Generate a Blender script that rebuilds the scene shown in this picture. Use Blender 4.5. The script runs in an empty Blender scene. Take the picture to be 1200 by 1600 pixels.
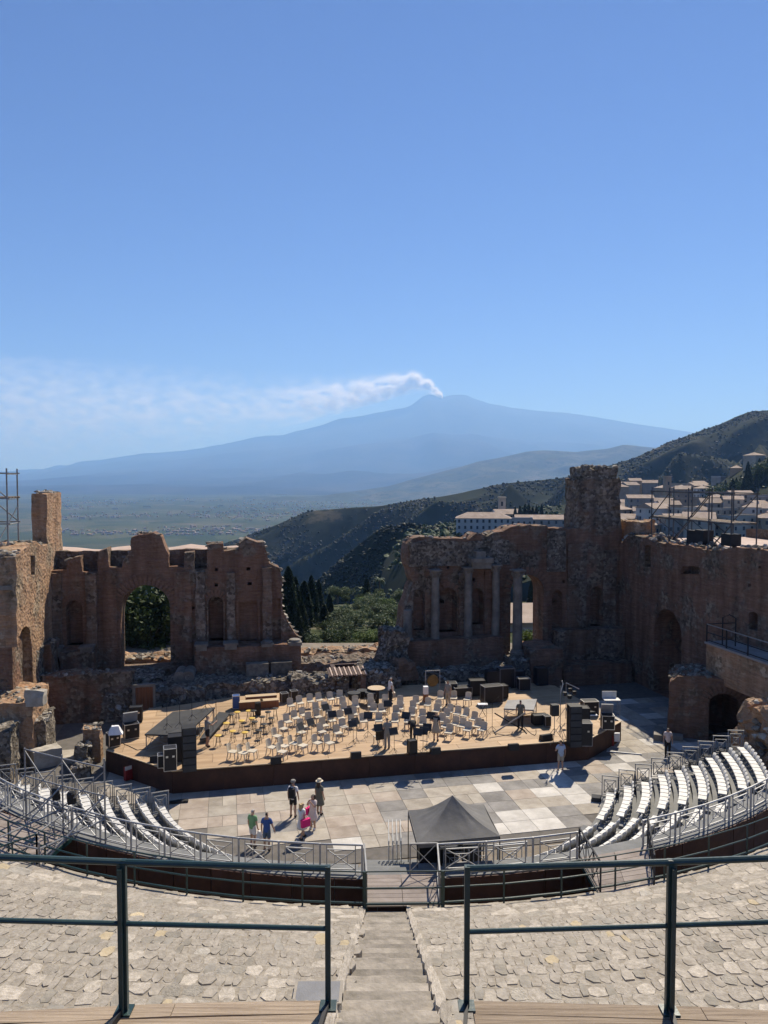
import bpy, bmesh, math, random
from math import sin, cos, pi, radians, degrees, atan2, hypot, sqrt
from mathutils import Vector, Matrix, noise
from mathutils.geometry import delaunay_2d_cdt, convex_hull_2d

random.seed(7)
SC = bpy.context.scene
COL = SC.collection

# ---------------------------------------------------------------- camera
CAM_H, FPX, PITCH = 16.0, 1190.0, radians(2.65)
cam_d = bpy.data.cameras.new('camera')
cam_d.sensor_fit = 'VERTICAL'; cam_d.sensor_height = 24.0
cam_d.lens = FPX / 1600.0 * 24.0
cam_d.clip_start = 0.1; cam_d.clip_end = 120000.0
cam = bpy.data.objects.new('camera', cam_d); COL.objects.link(cam)
cam.location = (0, 0, CAM_H); cam.rotation_euler = (radians(90) - PITCH, 0, 0)
SC.camera = cam

# ---------------------------------------------------------------- sky and sun
SUN_AZ, SUN_EL = radians(25.0), radians(49.5)          # azimuth from +Y towards +X
w = bpy.data.worlds.new('World'); SC.world = w; w.use_nodes = True
nt = w.node_tree; nt.nodes.clear()
wo = nt.nodes.new('ShaderNodeOutputWorld'); bg = nt.nodes.new('ShaderNodeBackground')
sky = nt.nodes.new('ShaderNodeTexSky'); sky.sky_type = 'NISHITA'; sky.sun_disc = False
sky.sun_elevation = SUN_EL; sky.sun_rotation = SUN_AZ
sky.altitude = 3000; sky.air_density = 1.0; sky.dust_density = 0.0; sky.ozone_density = 10.0
bg.inputs['Strength'].default_value = 0.05
tint = nt.nodes.new('ShaderNodeMix'); tint.data_type = 'RGBA'; tint.blend_type = 'MULTIPLY'; tint.inputs['Factor'].default_value = 1.0; tint.inputs['B'].default_value = (.86, .80, 1.14, 1)
nt.links.new(sky.outputs[0], tint.inputs['A']); nt.links.new(tint.outputs['Result'], bg.inputs[0]); nt.links.new(bg.outputs[0], wo.inputs[0])
sd = bpy.data.lights.new('sun', 'SUN'); sd.energy = 5.0; sd.angle = radians(0.53); sd.color = (1.0, 0.95, 0.87)
sun = bpy.data.objects.new('sun', sd); COL.objects.link(sun)
SUNV = Vector((sin(SUN_AZ) * cos(SUN_EL), cos(SUN_AZ) * cos(SUN_EL), sin(SUN_EL)))
sun.rotation_euler = SUNV.to_track_quat('Z', 'Y').to_euler(); sun.location = (0, 0, 60)
SC.view_settings.view_transform = 'Standard'; SC.view_settings.look = 'None'
SC.view_settings.exposure = 0.58; SC.view_settings.gamma = 1.0; SC.view_settings.use_curve_mapping = False
SC.cycles.use_denoising = True
SC.cycles.max_bounces = 5; SC.cycles.diffuse_bounces = 3; SC.cycles.glossy_bounces = 2
SC.cycles.transmission_bounces = 2; SC.cycles.volume_bounces = 4; SC.cycles.transparent_max_bounces = 8

# ---------------------------------------------------------------- survey helpers: picture sight lines met with real planes
PHI = radians(11.73); CX, CY = 0.0, 52.1               # theatre frame: s along the stage, t away from the audience
E1 = (cos(PHI), sin(PHI)); E2 = (-sin(PHI), cos(PHI))
def ray(u, v):
    x = (u - 600) / FPX; y = (800 - v) / FPX
    return x, y * sin(PITCH) + cos(PITCH), y * cos(PITCH) - sin(PITCH)
def G(u, v, z):                                        # on the level z
    d = ray(u, v); k = (z - CAM_H) / d[2]; return Vector((d[0] * k, d[1] * k, z))
def D(u, v, dist):                                     # at forward distance dist
    d = ray(u, v); k = dist / d[1]; return Vector((d[0] * k, dist, CAM_H + d[2] * k))
def toT(x, y):
    x -= CX; y -= CY; return x * E1[0] + y * E1[1], x * E2[0] + y * E2[1]
def fromT(s, t, z=0.0): return Vector((CX + s * E1[0] + t * E2[0], CY + s * E1[1] + t * E2[1], z))
def GT(u, v, z): p = G(u, v, z); return toT(p.x, p.y)
def W(u, v, t):                                        # on the wall plane t -> (s, z)
    d = ray(u, v); k = (t + CX * E2[0] + CY * E2[1]) / (d[0] * E2[0] + d[1] * E2[1])
    return toT(d[0] * k, d[1] * k)[0], CAM_H + d[2] * k
def WS(u, v, s):                                       # on the wing plane s -> (t, z)
    d = ray(u, v); k = (s + CX * E1[0] + CY * E1[1]) / (d[0] * E1[0] + d[1] * E1[1])
    return toT(d[0] * k, d[1] * k)[1], CAM_H + d[2] * k
def U(u, dist): return (u - 600) / FPX * dist

# ---------------------------------------------------------------- materials
MATS = {}
def _new(name):
    m = bpy.data.materials.new(name); m.use_nodes = True; MATS[name] = m
    n = m.node_tree.nodes; return m, n, m.node_tree.links, n['Principled BSDF']
def pm(name, c1, c2=None, scale=1.0, rough=0.8, bump=0.0, bscale=None, metal=0.0, rnd=0.0, c3=None, spec=0.3, stretch=None, lo=.35, hi=.65):
    """noise-mixed colours, optional object-random value shift, fine relief"""
    m, n, l, b = _new(name)
    b.inputs['Roughness'].default_value = rough; b.inputs['Metallic'].default_value = metal
    b.inputs['Specular IOR Level'].default_value = spec
    if c2 is None: c2 = tuple(x * .8 for x in c1)
    tc = n.new('ShaderNodeTexCoord'); vec = tc.outputs['Object']
    if stretch:
        mp = n.new('ShaderNodeMapping'); mp.inputs['Scale'].default_value = stretch
        l.new(vec, mp.inputs['Vector']); vec = mp.outputs[0]
    if rnd:
        oi = n.new('ShaderNodeObjectInfo'); sh = n.new('ShaderNodeVectorMath'); sh.operation = 'MULTIPLY_ADD'
        cb = n.new('ShaderNodeCombineXYZ')
        for i in range(3): l.new(oi.outputs['Random'], cb.inputs[i])
        l.new(cb.outputs[0], sh.inputs[0]); sh.inputs[1].default_value = (37, 53, 71); l.new(vec, sh.inputs[2]); vec = sh.outputs[0]
    nz = n.new('ShaderNodeTexNoise'); nz.inputs['Scale'].default_value = scale; nz.inputs['Detail'].default_value = 8; nz.inputs['Roughness'].default_value = .65
    l.new(vec, nz.inputs['Vector'])
    r = n.new('ShaderNodeValToRGB'); r.color_ramp.elements[0].position = lo; r.color_ramp.elements[1].position = hi
    r.color_ramp.elements[0].color = (*c1, 1); r.color_ramp.elements[1].color = (*c2, 1)
    if c3: e = r.color_ramp.elements.new((lo + hi) / 2); e.color = (*c3, 1)
    l.new(nz.outputs['Fac'], r.inputs['Fac']); out = r.outputs[0]
    if rnd:
        mr = n.new('ShaderNodeMapRange'); mr.inputs['To Min'].default_value = 1 - rnd; mr.inputs['To Max'].default_value = 1 + rnd
        l.new(oi.outputs['Random'], mr.inputs['Value'])
        hs = n.new('ShaderNodeHueSaturation'); l.new(mr.outputs[0], hs.inputs['Value']); l.new(out, hs.inputs['Color']); out = hs.outputs[0]
    l.new(out, b.inputs['Base Color'])
    if bump:
        n2 = n.new('ShaderNodeTexNoise'); n2.inputs['Scale'].default_value = bscale or scale * 4; n2.inputs['Detail'].default_value = 6
        l.new(vec, n2.inputs['Vector'])
        bp = n.new('ShaderNodeBump'); bp.inputs['Strength'].default_value = min(1, bump); bp.inputs['Distance'].default_value = .05
        l.new(n2.outputs['Fac'], bp.inputs['Height']); l.new(bp.outputs[0], b.inputs['Normal'])
    return m

def masonry_mat(name, brick1, brick2, rub1, rub2, bias=.5, rubscale=5.0, course=.085):
    """old Roman wall: brick courses where the facing survives, rubble core where it fell away, streaks and pits"""
    m, n, l, b = _new(name); b.inputs['Roughness'].default_value = .95; b.inputs['Specular IOR Level'].default_value = .1
    tc = n.new('ShaderNodeTexCoord'); ob = tc.outputs['Object']
    sx = n.new('ShaderNodeSeparateXYZ'); l.new(ob, sx.inputs[0])
    ad = n.new('ShaderNodeMath'); ad.operation = 'ADD'; l.new(sx.outputs[0], ad.inputs[0]); l.new(sx.outputs[1], ad.inputs[1])
    cb = n.new('ShaderNodeCombineXYZ'); l.new(ad.outputs[0], cb.inputs[0]); l.new(sx.outputs[2], cb.inputs[1])
    br = n.new('ShaderNodeTexBrick'); l.new(cb.outputs[0], br.inputs['Vector']); br.inputs['Scale'].default_value = 1.0
    br.inputs['Brick Width'].default_value = .34; br.inputs['Row Height'].default_value = course; br.inputs['Mortar Size'].default_value = .012
    br.inputs['Color1'].default_value = (*brick1, 1); br.inputs['Color2'].default_value = (*brick2, 1)
    br.inputs['Mortar'].default_value = (*[min(1, (x + y) * .42) for x, y in zip(brick1, rub2)], 1); br.inputs['Bias'].default_value = -.1
    vo = n.new('ShaderNodeTexVoronoi'); vo.inputs['Scale'].default_value = rubscale; l.new(ob, vo.inputs['Vector'])
    rr = n.new('ShaderNodeValToRGB'); rr.color_ramp.elements[0].color = (*[x * .55 for x in rub1], 1); rr.color_ramp.elements[1].color = (*rub2, 1)
    e = rr.color_ramp.elements.new(.45); e.color = (*rub1, 1)
    sc = n.new('ShaderNodeSeparateColor'); l.new(vo.outputs['Color'], sc.inputs[0]); l.new(sc.outputs[0], rr.inputs['Fac'])
    nz = n.new('ShaderNodeTexNoise'); nz.inputs['Scale'].default_value = .45; nz.inputs['Detail'].default_value = 9; nz.inputs['Roughness'].default_value = .7; l.new(ob, nz.inputs['Vector'])
    mr = n.new('ShaderNodeMapRange'); mr.inputs['From Min'].default_value = bias - .05; mr.inputs['From Max'].default_value = bias + .05; l.new(nz.outputs['Fac'], mr.inputs['Value'])
    mx = n.new('ShaderNodeMix'); mx.data_type = 'RGBA'; l.new(mr.outputs[0], mx.inputs['Factor']); l.new(br.outputs['Color'], mx.inputs['A']); l.new(rr.outputs[0], mx.inputs['B'])
    # weather streaks: stretched noise
    mp = n.new('ShaderNodeMapping'); mp.inputs['Scale'].default_value = (1.6, 1.6, .22); l.new(ob, mp.inputs['Vector'])
    n3 = n.new('ShaderNodeTexNoise'); n3.inputs['Scale'].default_value = 1.0; n3.inputs['Detail'].default_value = 7; l.new(mp.outputs[0], n3.inputs['Vector'])
    m3 = n.new('ShaderNodeMapRange'); m3.inputs['From Min'].default_value = .3; m3.inputs['From Max'].default_value = .7; m3.inputs['To Min'].default_value = .7; m3.inputs['To Max'].default_value = 1.3; l.new(n3.outputs['Fac'], m3.inputs['Value'])
    mp5 = n.new('ShaderNodeMapping'); mp5.inputs['Scale'].default_value = (.5, .5, 7.5); l.new(ob, mp5.inputs['Vector'])
    n5 = n.new('ShaderNodeTexNoise'); n5.inputs['Scale'].default_value = 1.0; n5.inputs['Detail'].default_value = 5; n5.inputs['Roughness'].default_value = .7; l.new(mp5.outputs[0], n5.inputs['Vector'])
    m5 = n.new('ShaderNodeMapRange'); m5.inputs['From Min'].default_value = .3; m5.inputs['From Max'].default_value = .7; m5.inputs['To Min'].default_value = .78; m5.inputs['To Max'].default_value = 1.18; l.new(n5.outputs['Fac'], m5.inputs['Value'])
    mm = n.new('ShaderNodeMath'); mm.operation = 'MULTIPLY'; l.new(m3.outputs[0], mm.inputs[0]); l.new(m5.outputs[0], mm.inputs[1])
    hs = n.new('ShaderNodeHueSaturation'); l.new(mm.outputs[0], hs.inputs['Value']); l.new(mx.outputs['Result'], hs.inputs['Color'])
    l.new(hs.outputs[0], b.inputs['Base Color'])
    n4 = n.new('ShaderNodeTexNoise'); n4.inputs['Scale'].default_value = 3.5; n4.inputs['Detail'].default_value = 8; l.new(ob, n4.inputs['Vector'])
    a2 = n.new('ShaderNodeMath'); a2.operation = 'MULTIPLY_ADD'; l.new(vo.outputs['Distance'], a2.inputs[0]); a2.inputs[1].default_value = .6; l.new(n4.outputs['Fac'], a2.inputs[2])
    bp = n.new('ShaderNodeBump'); bp.inputs['Strength'].default_value = .8; bp.inputs['Distance'].default_value = .12; l.new(a2.outputs[0], bp.inputs['Height']); l.new(bp.outputs[0], b.inputs['Normal'])
    return m

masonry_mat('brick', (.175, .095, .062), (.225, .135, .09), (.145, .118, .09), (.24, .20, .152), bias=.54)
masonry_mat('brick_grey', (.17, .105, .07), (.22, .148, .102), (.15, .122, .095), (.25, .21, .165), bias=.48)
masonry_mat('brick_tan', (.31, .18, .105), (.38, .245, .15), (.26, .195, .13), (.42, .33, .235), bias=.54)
masonry_mat('rubble', (.17, .118, .082), (.21, .155, .115), (.14, .118, .094), (.28, .245, .195), bias=.36, rubscale=6)
pm('rock', (.10, .09, .075), (.25, .225, .185), 2.2, .95, .6, 7, rnd=.35)
pm('rock_pale', (.27, .245, .205), (.42, .385, .33), 2.0, .95, .5, 7, rnd=.2)
pm('marble', (.135, .12, .098), (.24, .215, .18), 1.6, .75, .3, 9)
pm('slab_beige', (.255, .222, .18), (.40, .36, .30), 1.0, .85, .15, 12, rnd=.10)
pm('slab_grey', (.165, .155, .142), (.275, .26, .24), 1.1, .85, .15, 12, rnd=.12)
pm('slab_pale', (.40, .375, .335), (.58, .55, .50), 1.1, .85, .15, 12, rnd=.08)
pm('slab_pink', (.275, .225, .18), (.41, .35, .29), 1.0, .85, .15, 12, rnd=.10)
pm('joint', (.10, .092, .08), (.15, .135, .12), 2, .95)
pm('earth', (.16, .135, .10), (.24, .20, .155), .8, .95, .4, 5)
pm('dirt_pale', (.30, .26, .21), (.40, .355, .29), .9, .95, .4, 5)
pm('deck_wood', (.31, .20, .108), (.46, .32, .19), 1.0, .65, .05, 20, rnd=.15, stretch=(.4, 2.6, 1), spec=.4)
pm('corten', (.036, .016, .011), (.07, .032, .021), 1.3, .7, .1, 10, rnd=.12)
pm('steel', (.20, .20, .20), (.30, .30, .295), 3, .6, .0, metal=.25, spec=.4)
pm('scaffold_tube', (.06, .065, .07), (.10, .105, .11), 3, .5, metal=.5)
pm('steel_pale', (.36, .36, .35), (.47, .47, .46), 3, .55, metal=.25, spec=.4)
pm('green_paint', (.008, .03, .031), (.014, .045, .044), 4, .38, .05, 30, spec=.5)
pm('white_plastic', (.50, .49, .465), (.60, .59, .56), 3, .5, rnd=.05, spec=.4)
pm('chair_plastic', (.47, .415, .325), (.56, .50, .40), 3, .5, rnd=.07, spec=.35)
pm('seat_step', (.13, .135, .135), (.20, .20, .195), 1.2, .8, .1, 10, rnd=.08)
pm('black', (.012, .012, .013), (.022, .022, .024), 3, .55, rnd=.2)
pm('black_felt', (.035, .036, .038), (.055, .056, .058), 1.5, .85, .1, 20)
pm('case_black', (.014, .014, .016), (.022, .022, .025), 2, .45)
pm('alu', (.55, .55, .55), (.68, .68, .68), 3, .35, metal=.8)
pm('riser_grey', (.22, .215, .21), (.30, .295, .285), 1.2, .7)
pm('plank', (.17, .125, .085), (.37, .29, .21), 1.6, .85, .35, 10, rnd=.16, stretch=(.7, 26, 26), lo=.3, hi=.6)
pm('bridge_plank', (.20, .165, .145), (.30, .255, .225), 1.0, .8, .1, 14, rnd=.12)
pm('terracotta', (.42, .315, .255), (.52, .405, .335), .7, .9, .1, 6)
pm('tile_roof', (.25, .185, .14), (.36, .285, .225), .35, .9, .3, 5, rnd=.2)
pm('plaster_cream', (.36, .305, .235), (.46, .405, .32), .25, .9, rnd=.15)
pm('plaster_white', (.44, .425, .39), (.55, .53, .49), .25, .9, rnd=.10)
pm('plaster_ochre', (.33, .24, .16), (.42, .315, .22), .25, .9, rnd=.18)
pm('plaster_grey', (.24, .225, .20), (.33, .31, .28), .25, .9, rnd=.18)
pm('window_dark', (.03, .035, .045), (.05, .055, .065), .5, .25, spec=.5)
pm('door_brown', (.16, .06, .025), (.24, .10, .045), 2, .55, stretch=(6, 6, .5))
pm('yellow_pad', (.55, .36, .06), (.65, .45, .10), 3, .5)
pm('tan_wood', (.42, .31, .19), (.52, .40, .26), 2, .55, stretch=(1, 8, 8))
pm('red_kit', (.16, .012, .014), (.24, .02, .02), 3, .45)
pm('blue_case', (.04, .09, .24), (.06, .12, .30), 2, .45)
pm('brass', (.10, .065, .028), (.18, .12, .05), 3, .5, metal=.5)
pm('canopy', (.115, .112, .107), (.16, .155, .148), 1.2, .75, .2, 6)
pm('hatch', (.16, .16, .165), (.20, .20, .205), 3, .6, .1, 40)
pm('white_cloth', (.70, .70, .70), (.80, .80, .80), 4, .8)
pm('lava', (.05, .055, .06), (.09, .085, .08), .0006, .95, c3=(.07, .075, .06))
def mt(n): return MATS[n]

def foliage(name, c1, c2, c3):
    m, n, l, b = _new(name); b.inputs['Roughness'].default_value = .65; b.inputs['Specular IOR Level'].default_value = .25
    g = n.new('ShaderNodeNewGeometry'); r = n.new('ShaderNodeValToRGB')
    r.color_ramp.elements[0].color = (*c1, 1); r.color_ramp.elements[1].color = (*c3, 1); e = r.color_ramp.elements.new(.5); e.color = (*c2, 1)
    l.new(g.outputs['Random Per Island'], r.inputs['Fac']); l.new(r.outputs[0], b.inputs['Base Color'])
    tr = n.new('ShaderNodeBsdfTranslucent'); l.new(r.outputs[0], tr.inputs['Color'])
    mx = n.new('ShaderNodeMixShader'); mx.inputs[0].default_value = .22
    l.new(b.outputs[0], mx.inputs[1]); l.new(tr.outputs[0], mx.inputs[2]); l.new(mx.outputs[0], n['Material Output'].inputs[0])
    return m
foliage('leaf_cypress', (.012, .022, .014), (.02, .036, .02), (.035, .055, .028))
foliage('leaf_olive', (.055, .08, .035), (.095, .125, .06), (.15, .18, .09))
foliage('leaf_green', (.06, .095, .02), (.10, .15, .035), (.16, .21, .06))
foliage('leaf_dark', (.02, .038, .012), (.04, .065, .02), (.08, .11, .035))
foliage('leaf_wood', (.011, .017, .009), (.018, .026, .012), (.032, .04, .02))
pm('bark', (.10, .075, .055), (.18, .14, .10), 5, .95, .5, 18, stretch=(1, 1, .3))

# ---------------------------------------------------------------- mesh builder
class MB:
    def __init__(self): self.v = []; self.f = []; self.m = []; self.mi = 0; self.smooth = False
    def add(self, vs, fs):
        o = len(self.v); self.v += [tuple(p) for p in vs]
        for f in fs: self.f.append([o + i for i in f]); self.m.append(self.mi)
    def box(self, c, s, rz=0.0, top=1.0):
        x, y, z = s[0] / 2, s[1] / 2, s[2] / 2; vs = []
        for dz in (-1, 1):
            k = top if dz > 0 else 1
            for dx, dy in ((-1, -1), (1, -1), (1, 1), (-1, 1)):
                px, py = dx * x * k, dy * y * k
                vs.append((c[0] + px * cos(rz) - py * sin(rz), c[1] + px * sin(rz) + py * cos(rz), c[2] + dz * z))
        self.add(vs, [(3, 2, 1, 0), (4, 5, 6, 7), (0, 1, 5, 4), (1, 2, 6, 5), (2, 3, 7, 6), (3, 0, 4, 7)]); return self
    def bar(self, p, q, w=.04, h=None, up=(0, 0, 1)):
        h = h or w; p = Vector(p); q = Vector(q); d = (q - p).normalized(); up = Vector(up)
        if abs(d.dot(up)) > .98: up = Vector((0, 1, 0))
        a = d.cross(up).normalized() * (w / 2); b = a.cross(d).normalized() * (h / 2)
        vs = [p - a - b, p + a - b, p + a + b, p - a + b, q - a - b, q + a - b, q + a + b, q - a + b]
        self.add(vs, [(3, 2, 1, 0), (4, 5, 6, 7), (0, 1, 5, 4), (1, 2, 6, 5), (2, 3, 7, 6), (3, 0, 4, 7)]); return self
    def tube(self, pts, r, n=6, cap=True):
        pts = [Vector(p) for p in pts]; rs = r if isinstance(r, (list, tuple)) else [r] * len(pts); rings = []
        for i, p in enumerate(pts):
            d = (pts[min(i + 1, len(pts) - 1)] - pts[max(i - 1, 0)]).normalized()
            up = Vector((0, 0, 1)) if abs(d.z) < .9 else Vector((1, 0, 0))
            a = d.cross(up).normalized(); b = a.cross(d)
            rings.append([p + (a * cos(2 * pi * k / n) + b * sin(2 * pi * k / n)) * rs[i] for k in range(n)])
        vs = [x for r_ in rings for x in r_]; fs = []
        for i in range(len(pts) - 1):
            for k in range(n): fs.append((i * n + k, i * n + (k + 1) % n, (i + 1) * n + (k + 1) % n, (i + 1) * n + k))
        if cap: fs.append(tuple(range(n))[::-1]); fs.append(tuple((len(pts) - 1) * n + k for k in range(n)))
        self.add(vs, fs); return self
    def lathe(self, prof, n=16, c=(0, 0, 0)):
        vs = []; fs = []
        for r, z in prof:
            for k in range(n): a = 2 * pi * k / n; vs.append((c[0] + r * cos(a), c[1] + r * sin(a), c[2] + z))
        for i in range(len(prof) - 1):
            for k in range(n): fs.append((i * n + k, i * n + (k + 1) % n, (i + 1) * n + (k + 1) % n, (i + 1) * n + k))
        fs.append(tuple(range(n))[::-1]); fs.append(tuple((len(prof) - 1) * n + k for k in range(n)))
        self.add(vs, fs); return self
    def prism(self, poly, z0, z1):
        n = len(poly)
        ar = sum(poly[i][0] * poly[(i + 1) % n][1] - poly[(i + 1) % n][0] * poly[i][1] for i in range(n))
        if ar < 0: poly = poly[::-1]
        vs = [(p[0], p[1], z0) for p in poly] + [(p[0], p[1], z1) for p in poly]
        self.add(vs, [tuple(range(n))[::-1], tuple(range(n, 2 * n))] + [(i, (i + 1) % n, n + (i + 1) % n, n + i) for i in range(n)]); return self
    def mesh(self, name, mats):
        me = bpy.data.meshes.new(name); me.from_pydata(self.v, [], self.f)
        for m_ in (mats if isinstance(mats, (list, tuple)) else [mats]): me.materials.append(MATS[m_] if isinstance(m_, str) else m_)
        if any(self.m): me.polygons.foreach_set('material_index', self.m)
        if self.smooth: me.polygons.foreach_set('use_smooth', [True] * len(me.polygons))
        me.update(); return me
    def build(self, name, mats, parent=None, loc=None, rz=0.0):
        return put(name, self.mesh(name, mats), parent, loc, rz)
def put(name, me, parent=None, loc=None, rz=0.0):
    o = bpy.data.objects.new(name, me); COL.objects.link(o)
    if parent: o.parent = parent
    if loc is not None: o.location = loc
    if rz: o.rotation_euler = (0, 0, rz)
    return o
def tag(o, label=None, cat=None, group=None, kind=None):
    if label: o['label'] = label
    if cat: o['category'] = cat
    if group: o['group'] = group
    if kind: o['kind'] = kind
    return o
def thing(name, label, cat, loc=(0, 0, 0), rz=0.0, group=None):
    o = bpy.data.objects.new(name, None); COL.objects.link(o); o.empty_display_size = .2
    o.location = loc; o.rotation_euler = (0, 0, rz); return tag(o, label, cat, group, 'thing' if cat else None)
def ttheatre(name, label, cat, group=None): return thing(name, label, cat, (CX, CY, 0), PHI, group)
def copy_tree(o, parent=None):
    c = o.copy(); COL.objects.link(c); c.parent = parent
    for ch in list(o.children): copy_tree(ch, c)
    return c
def N(x, y, z=0.0, s=1.0): return noise.noise(Vector((x * s, y * s, z * s)))
def fbm(x, y, z, s=1.0, o=4): return noise.fractal(Vector((x * s, y * s, z * s)), 1.0, 2.0, o)

# ---------------------------------------------------------------- old masonry
def ragged(poly, step, amp, seed=0):
    """subdivide an outline and shake it, so broken edges look broken"""
    out = []; n = len(poly)
    for i in range(n):
        a = Vector(poly[i]); b = Vector(poly[(i + 1) % n]); L = (b - a).length; k = max(1, int(L / step))
        for j in range(k):
            p = a.lerp(b, j / k)
            out.append((p.x + amp * N(p.x * 2.3, p.y * 2.3, seed + 5), p.y + amp * N(p.x * 2.3, p.y * 2.3, seed + 31) + amp * .7 * N(p.x * 6, p.y * 6, seed)))
    return out
def arch(x0, x1, z0, z1, n=8, k=1.0):
    """doorway outline with a round head; z1 is the crown"""
    r = (x1 - x0) / 2; h = min(r * k, z1 - z0); c = (x0 + x1) / 2
    return [(x0, z0), (x1, z0)] + [(c + r * cos(pi * i / n), z1 - h + h * sin(pi * i / n)) for i in range(n + 1)]
def sheet(outline, holes, y0, thick, res=.45, amp=.06, seed=0, axis='s', closed_back=True):
    """a wall slab: outline with holes in the plane, uneven front face, real thickness and reveals"""
    pts = [Vector(p) for p in outline]; edges = []; faces = []
    n = len(pts); faces.append(list(range(n)))
    hs = []
    for h in holes:
        o = len(pts); pts += [Vector(p) for p in h]; edges += [(o + i, o + (i + 1) % len(h)) for i in range(len(h))]; hs.append(h)
    xs = [p[0] for p in outline]; zs = [p[1] for p in outline]
    def inside(x, y, poly):
        r = False; j = len(poly) - 1
        for i in range(len(poly)):
            xi, yi = poly[i][0], poly[i][1]; xj, yj = poly[j][0], poly[j][1]
            if (yi > y) != (yj > y) and x < (xj - xi) * (y - yi) / (yj - yi) + xi: r = not r
            j = i
        return r
    x = min(xs) + res / 2
    rnd = random.Random(seed)
    while x < max(xs):
        z = min(zs) + res / 2
        while z < max(zs):
            px, pz = x + rnd.uniform(-.3, .3) * res, z + rnd.uniform(-.3, .3) * res
            if inside(px, pz, outline) and not any(inside(px, pz, h) for h in hs): pts.append(Vector((px, pz)))
            z += res
        x += res
    edges += [(i, (i + 1) % n) for i in range(n)]
    V, E, F, _, _, _ = delaunay_2d_cdt(pts, edges, [], 0, 1e-5)
    keep = []
    for f in F:
        cx = sum(V[i].x for i in f) / len(f); cz = sum(V[i].y for i in f) / len(f)
        if inside(cx, cz, outline) and not any(inside(cx, cz, h) for h in hs):
            a, b, c = V[f[0]], V[f[1]], V[f[2]]
            keep.append(tuple(f) if (b - a).cross(c - a) > 0 else tuple(f)[::-1])
    mb = MB(); nv = len(V)
    fr = [(p.x, y0 + amp * (N(p.x * 1.1, p.y * 1.1, seed) + .7 * N(p.x * 3.1, p.y * 3.1, seed + 9)), p.y) for p in V]
    bk = [(p.x, y0 + thick, p.y) for p in V]
    vs = fr + bk
    fs = list(keep) + ([tuple(nv + i for i in f)[::-1] for f in keep] if closed_back else [])
    cnt = {}
    for f in keep:
        for i in range(len(f)):
            a, b = f[i], f[(i + 1) % len(f)]; cnt[(a, b)] = 1
    for (a, b) in list(cnt):
        if (b, a) not in cnt: fs.append((b, a, nv + a, nv + b))
    if axis == 't': vs = [(y, x_, z) for x_, y, z in vs]; fs = [f[::-1] for f in fs]
    mb.add(vs, fs); return mb
def rough_block(c, size, res=.35, amp=.12, seed=0, rz=0.0, taper=1.0, top_amp=None, skew=(0, 0)):
    """a weathered masonry lump: box faces cut fine and eroded"""
    sx, sy, sz = size; mb = MB(); top_amp = top_amp if top_amp is not None else amp * 1.6
    nx, ny, nz = max(2, int(sx / res)), max(2, int(sy / res)), max(2, int(sz / res)); idx = {}
    def vert(i, j, k):
        if (i, j, k) in idx: return idx[(i, j, k)]
        x, y, z = (i / nx - .5) * sx, (j / ny - .5) * sy, k / nz * sz; f = 1 + (taper - 1) * (z / sz)
        x = x * f + skew[0] * z / sz; y = y * f + skew[1] * z / sz
        d = Vector((x, y, z)); q = noise.noise_vector(Vector((x * .9 + seed * 7.3, y * .9, z * .9))) * amp + noise.noise_vector(Vector((x * 2.6, y * 2.6 + seed * 3.1, z * 2.6))) * amp * .7
        if k == 0: q = q * .2
        if k == nz: q.z = top_amp * (N(x * .8, y * .8, seed) + .7 * N(x * 2.4, y * 2.4, seed + 3))
        d += q; x, y = d.x * cos(rz) - d.y * sin(rz), d.x * sin(rz) + d.y * cos(rz)
        mb.v.append((c[0] + x, c[1] + y, c[2] + d.z)); idx[(i, j, k)] = len(mb.v) - 1; return idx[(i, j, k)]
    def quad(a, b, c_, d): mb.f.append([a, b, c_, d]); mb.m.append(0)
    for i in range(nx):
        for j in range(ny): quad(vert(i, j, nz), vert(i + 1, j, nz), vert(i + 1, j + 1, nz), vert(i, j + 1, nz))
        for k in range(nz):
            quad(vert(i, 0, k), vert(i + 1, 0, k), vert(i + 1, 0, k + 1), vert(i, 0, k + 1)); quad(vert(i + 1, ny, k), vert(i, ny, k), vert(i, ny, k + 1), vert(i + 1, ny, k + 1))
    for j in range(ny):
        for k in range(nz):
            quad(vert(nx, j, k), vert(nx, j + 1, k), vert(nx, j + 1, k + 1), vert(nx, j, k + 1)); quad(vert(0, j + 1, k), vert(0, j, k), vert(0, j, k + 1), vert(0, j + 1, k + 1))
    return mb
ROCKS = []
for i in range(10):
    rr = random.Random(100 + i); bm = bmesh.new()
    for k in range(13):
        p = Vector((rr.gauss(0, 1), rr.gauss(0, 1), rr.gauss(0, 1))).normalized(); bm.verts.new((p.x * .5 * rr.uniform(.8, 1.1), p.y * .5 * rr.uniform(.7, 1), p.z * .36 * rr.uniform(.8, 1.1)))
    r_ = bmesh.ops.convex_hull(bm, input=bm.verts[:]); bmesh.ops.delete(bm, geom=[g for g in r_['geom_interior'] if isinstance(g, bmesh.types.BMVert)], context='VERTS')
    me = bpy.data.meshes.new('stone'); bm.to_mesh(me); bm.free(); me.materials.append(mt('rock')); ROCKS.append(me)
ROCKS_P = []
for r_ in ROCKS:
    c_ = r_.copy(); c_.materials[0] = mt('rock_pale'); ROCKS_P.append(c_)
def stone(parent, p, size, rnd, pale=.15, flat=1.0):
    o = put('stone', rnd.choice(ROCKS_P if rnd.random() < pale else ROCKS), parent, p)
    o.rotation_euler = (rnd.uniform(-.35, .35), rnd.uniform(-.35, .35), rnd.uniform(0, 6.28)); k = size
    o.scale = (k * rnd.uniform(.8, 1.3), k * rnd.uniform(.8, 1.2), k * rnd.uniform(.7, 1.1) * flat); return o

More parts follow.
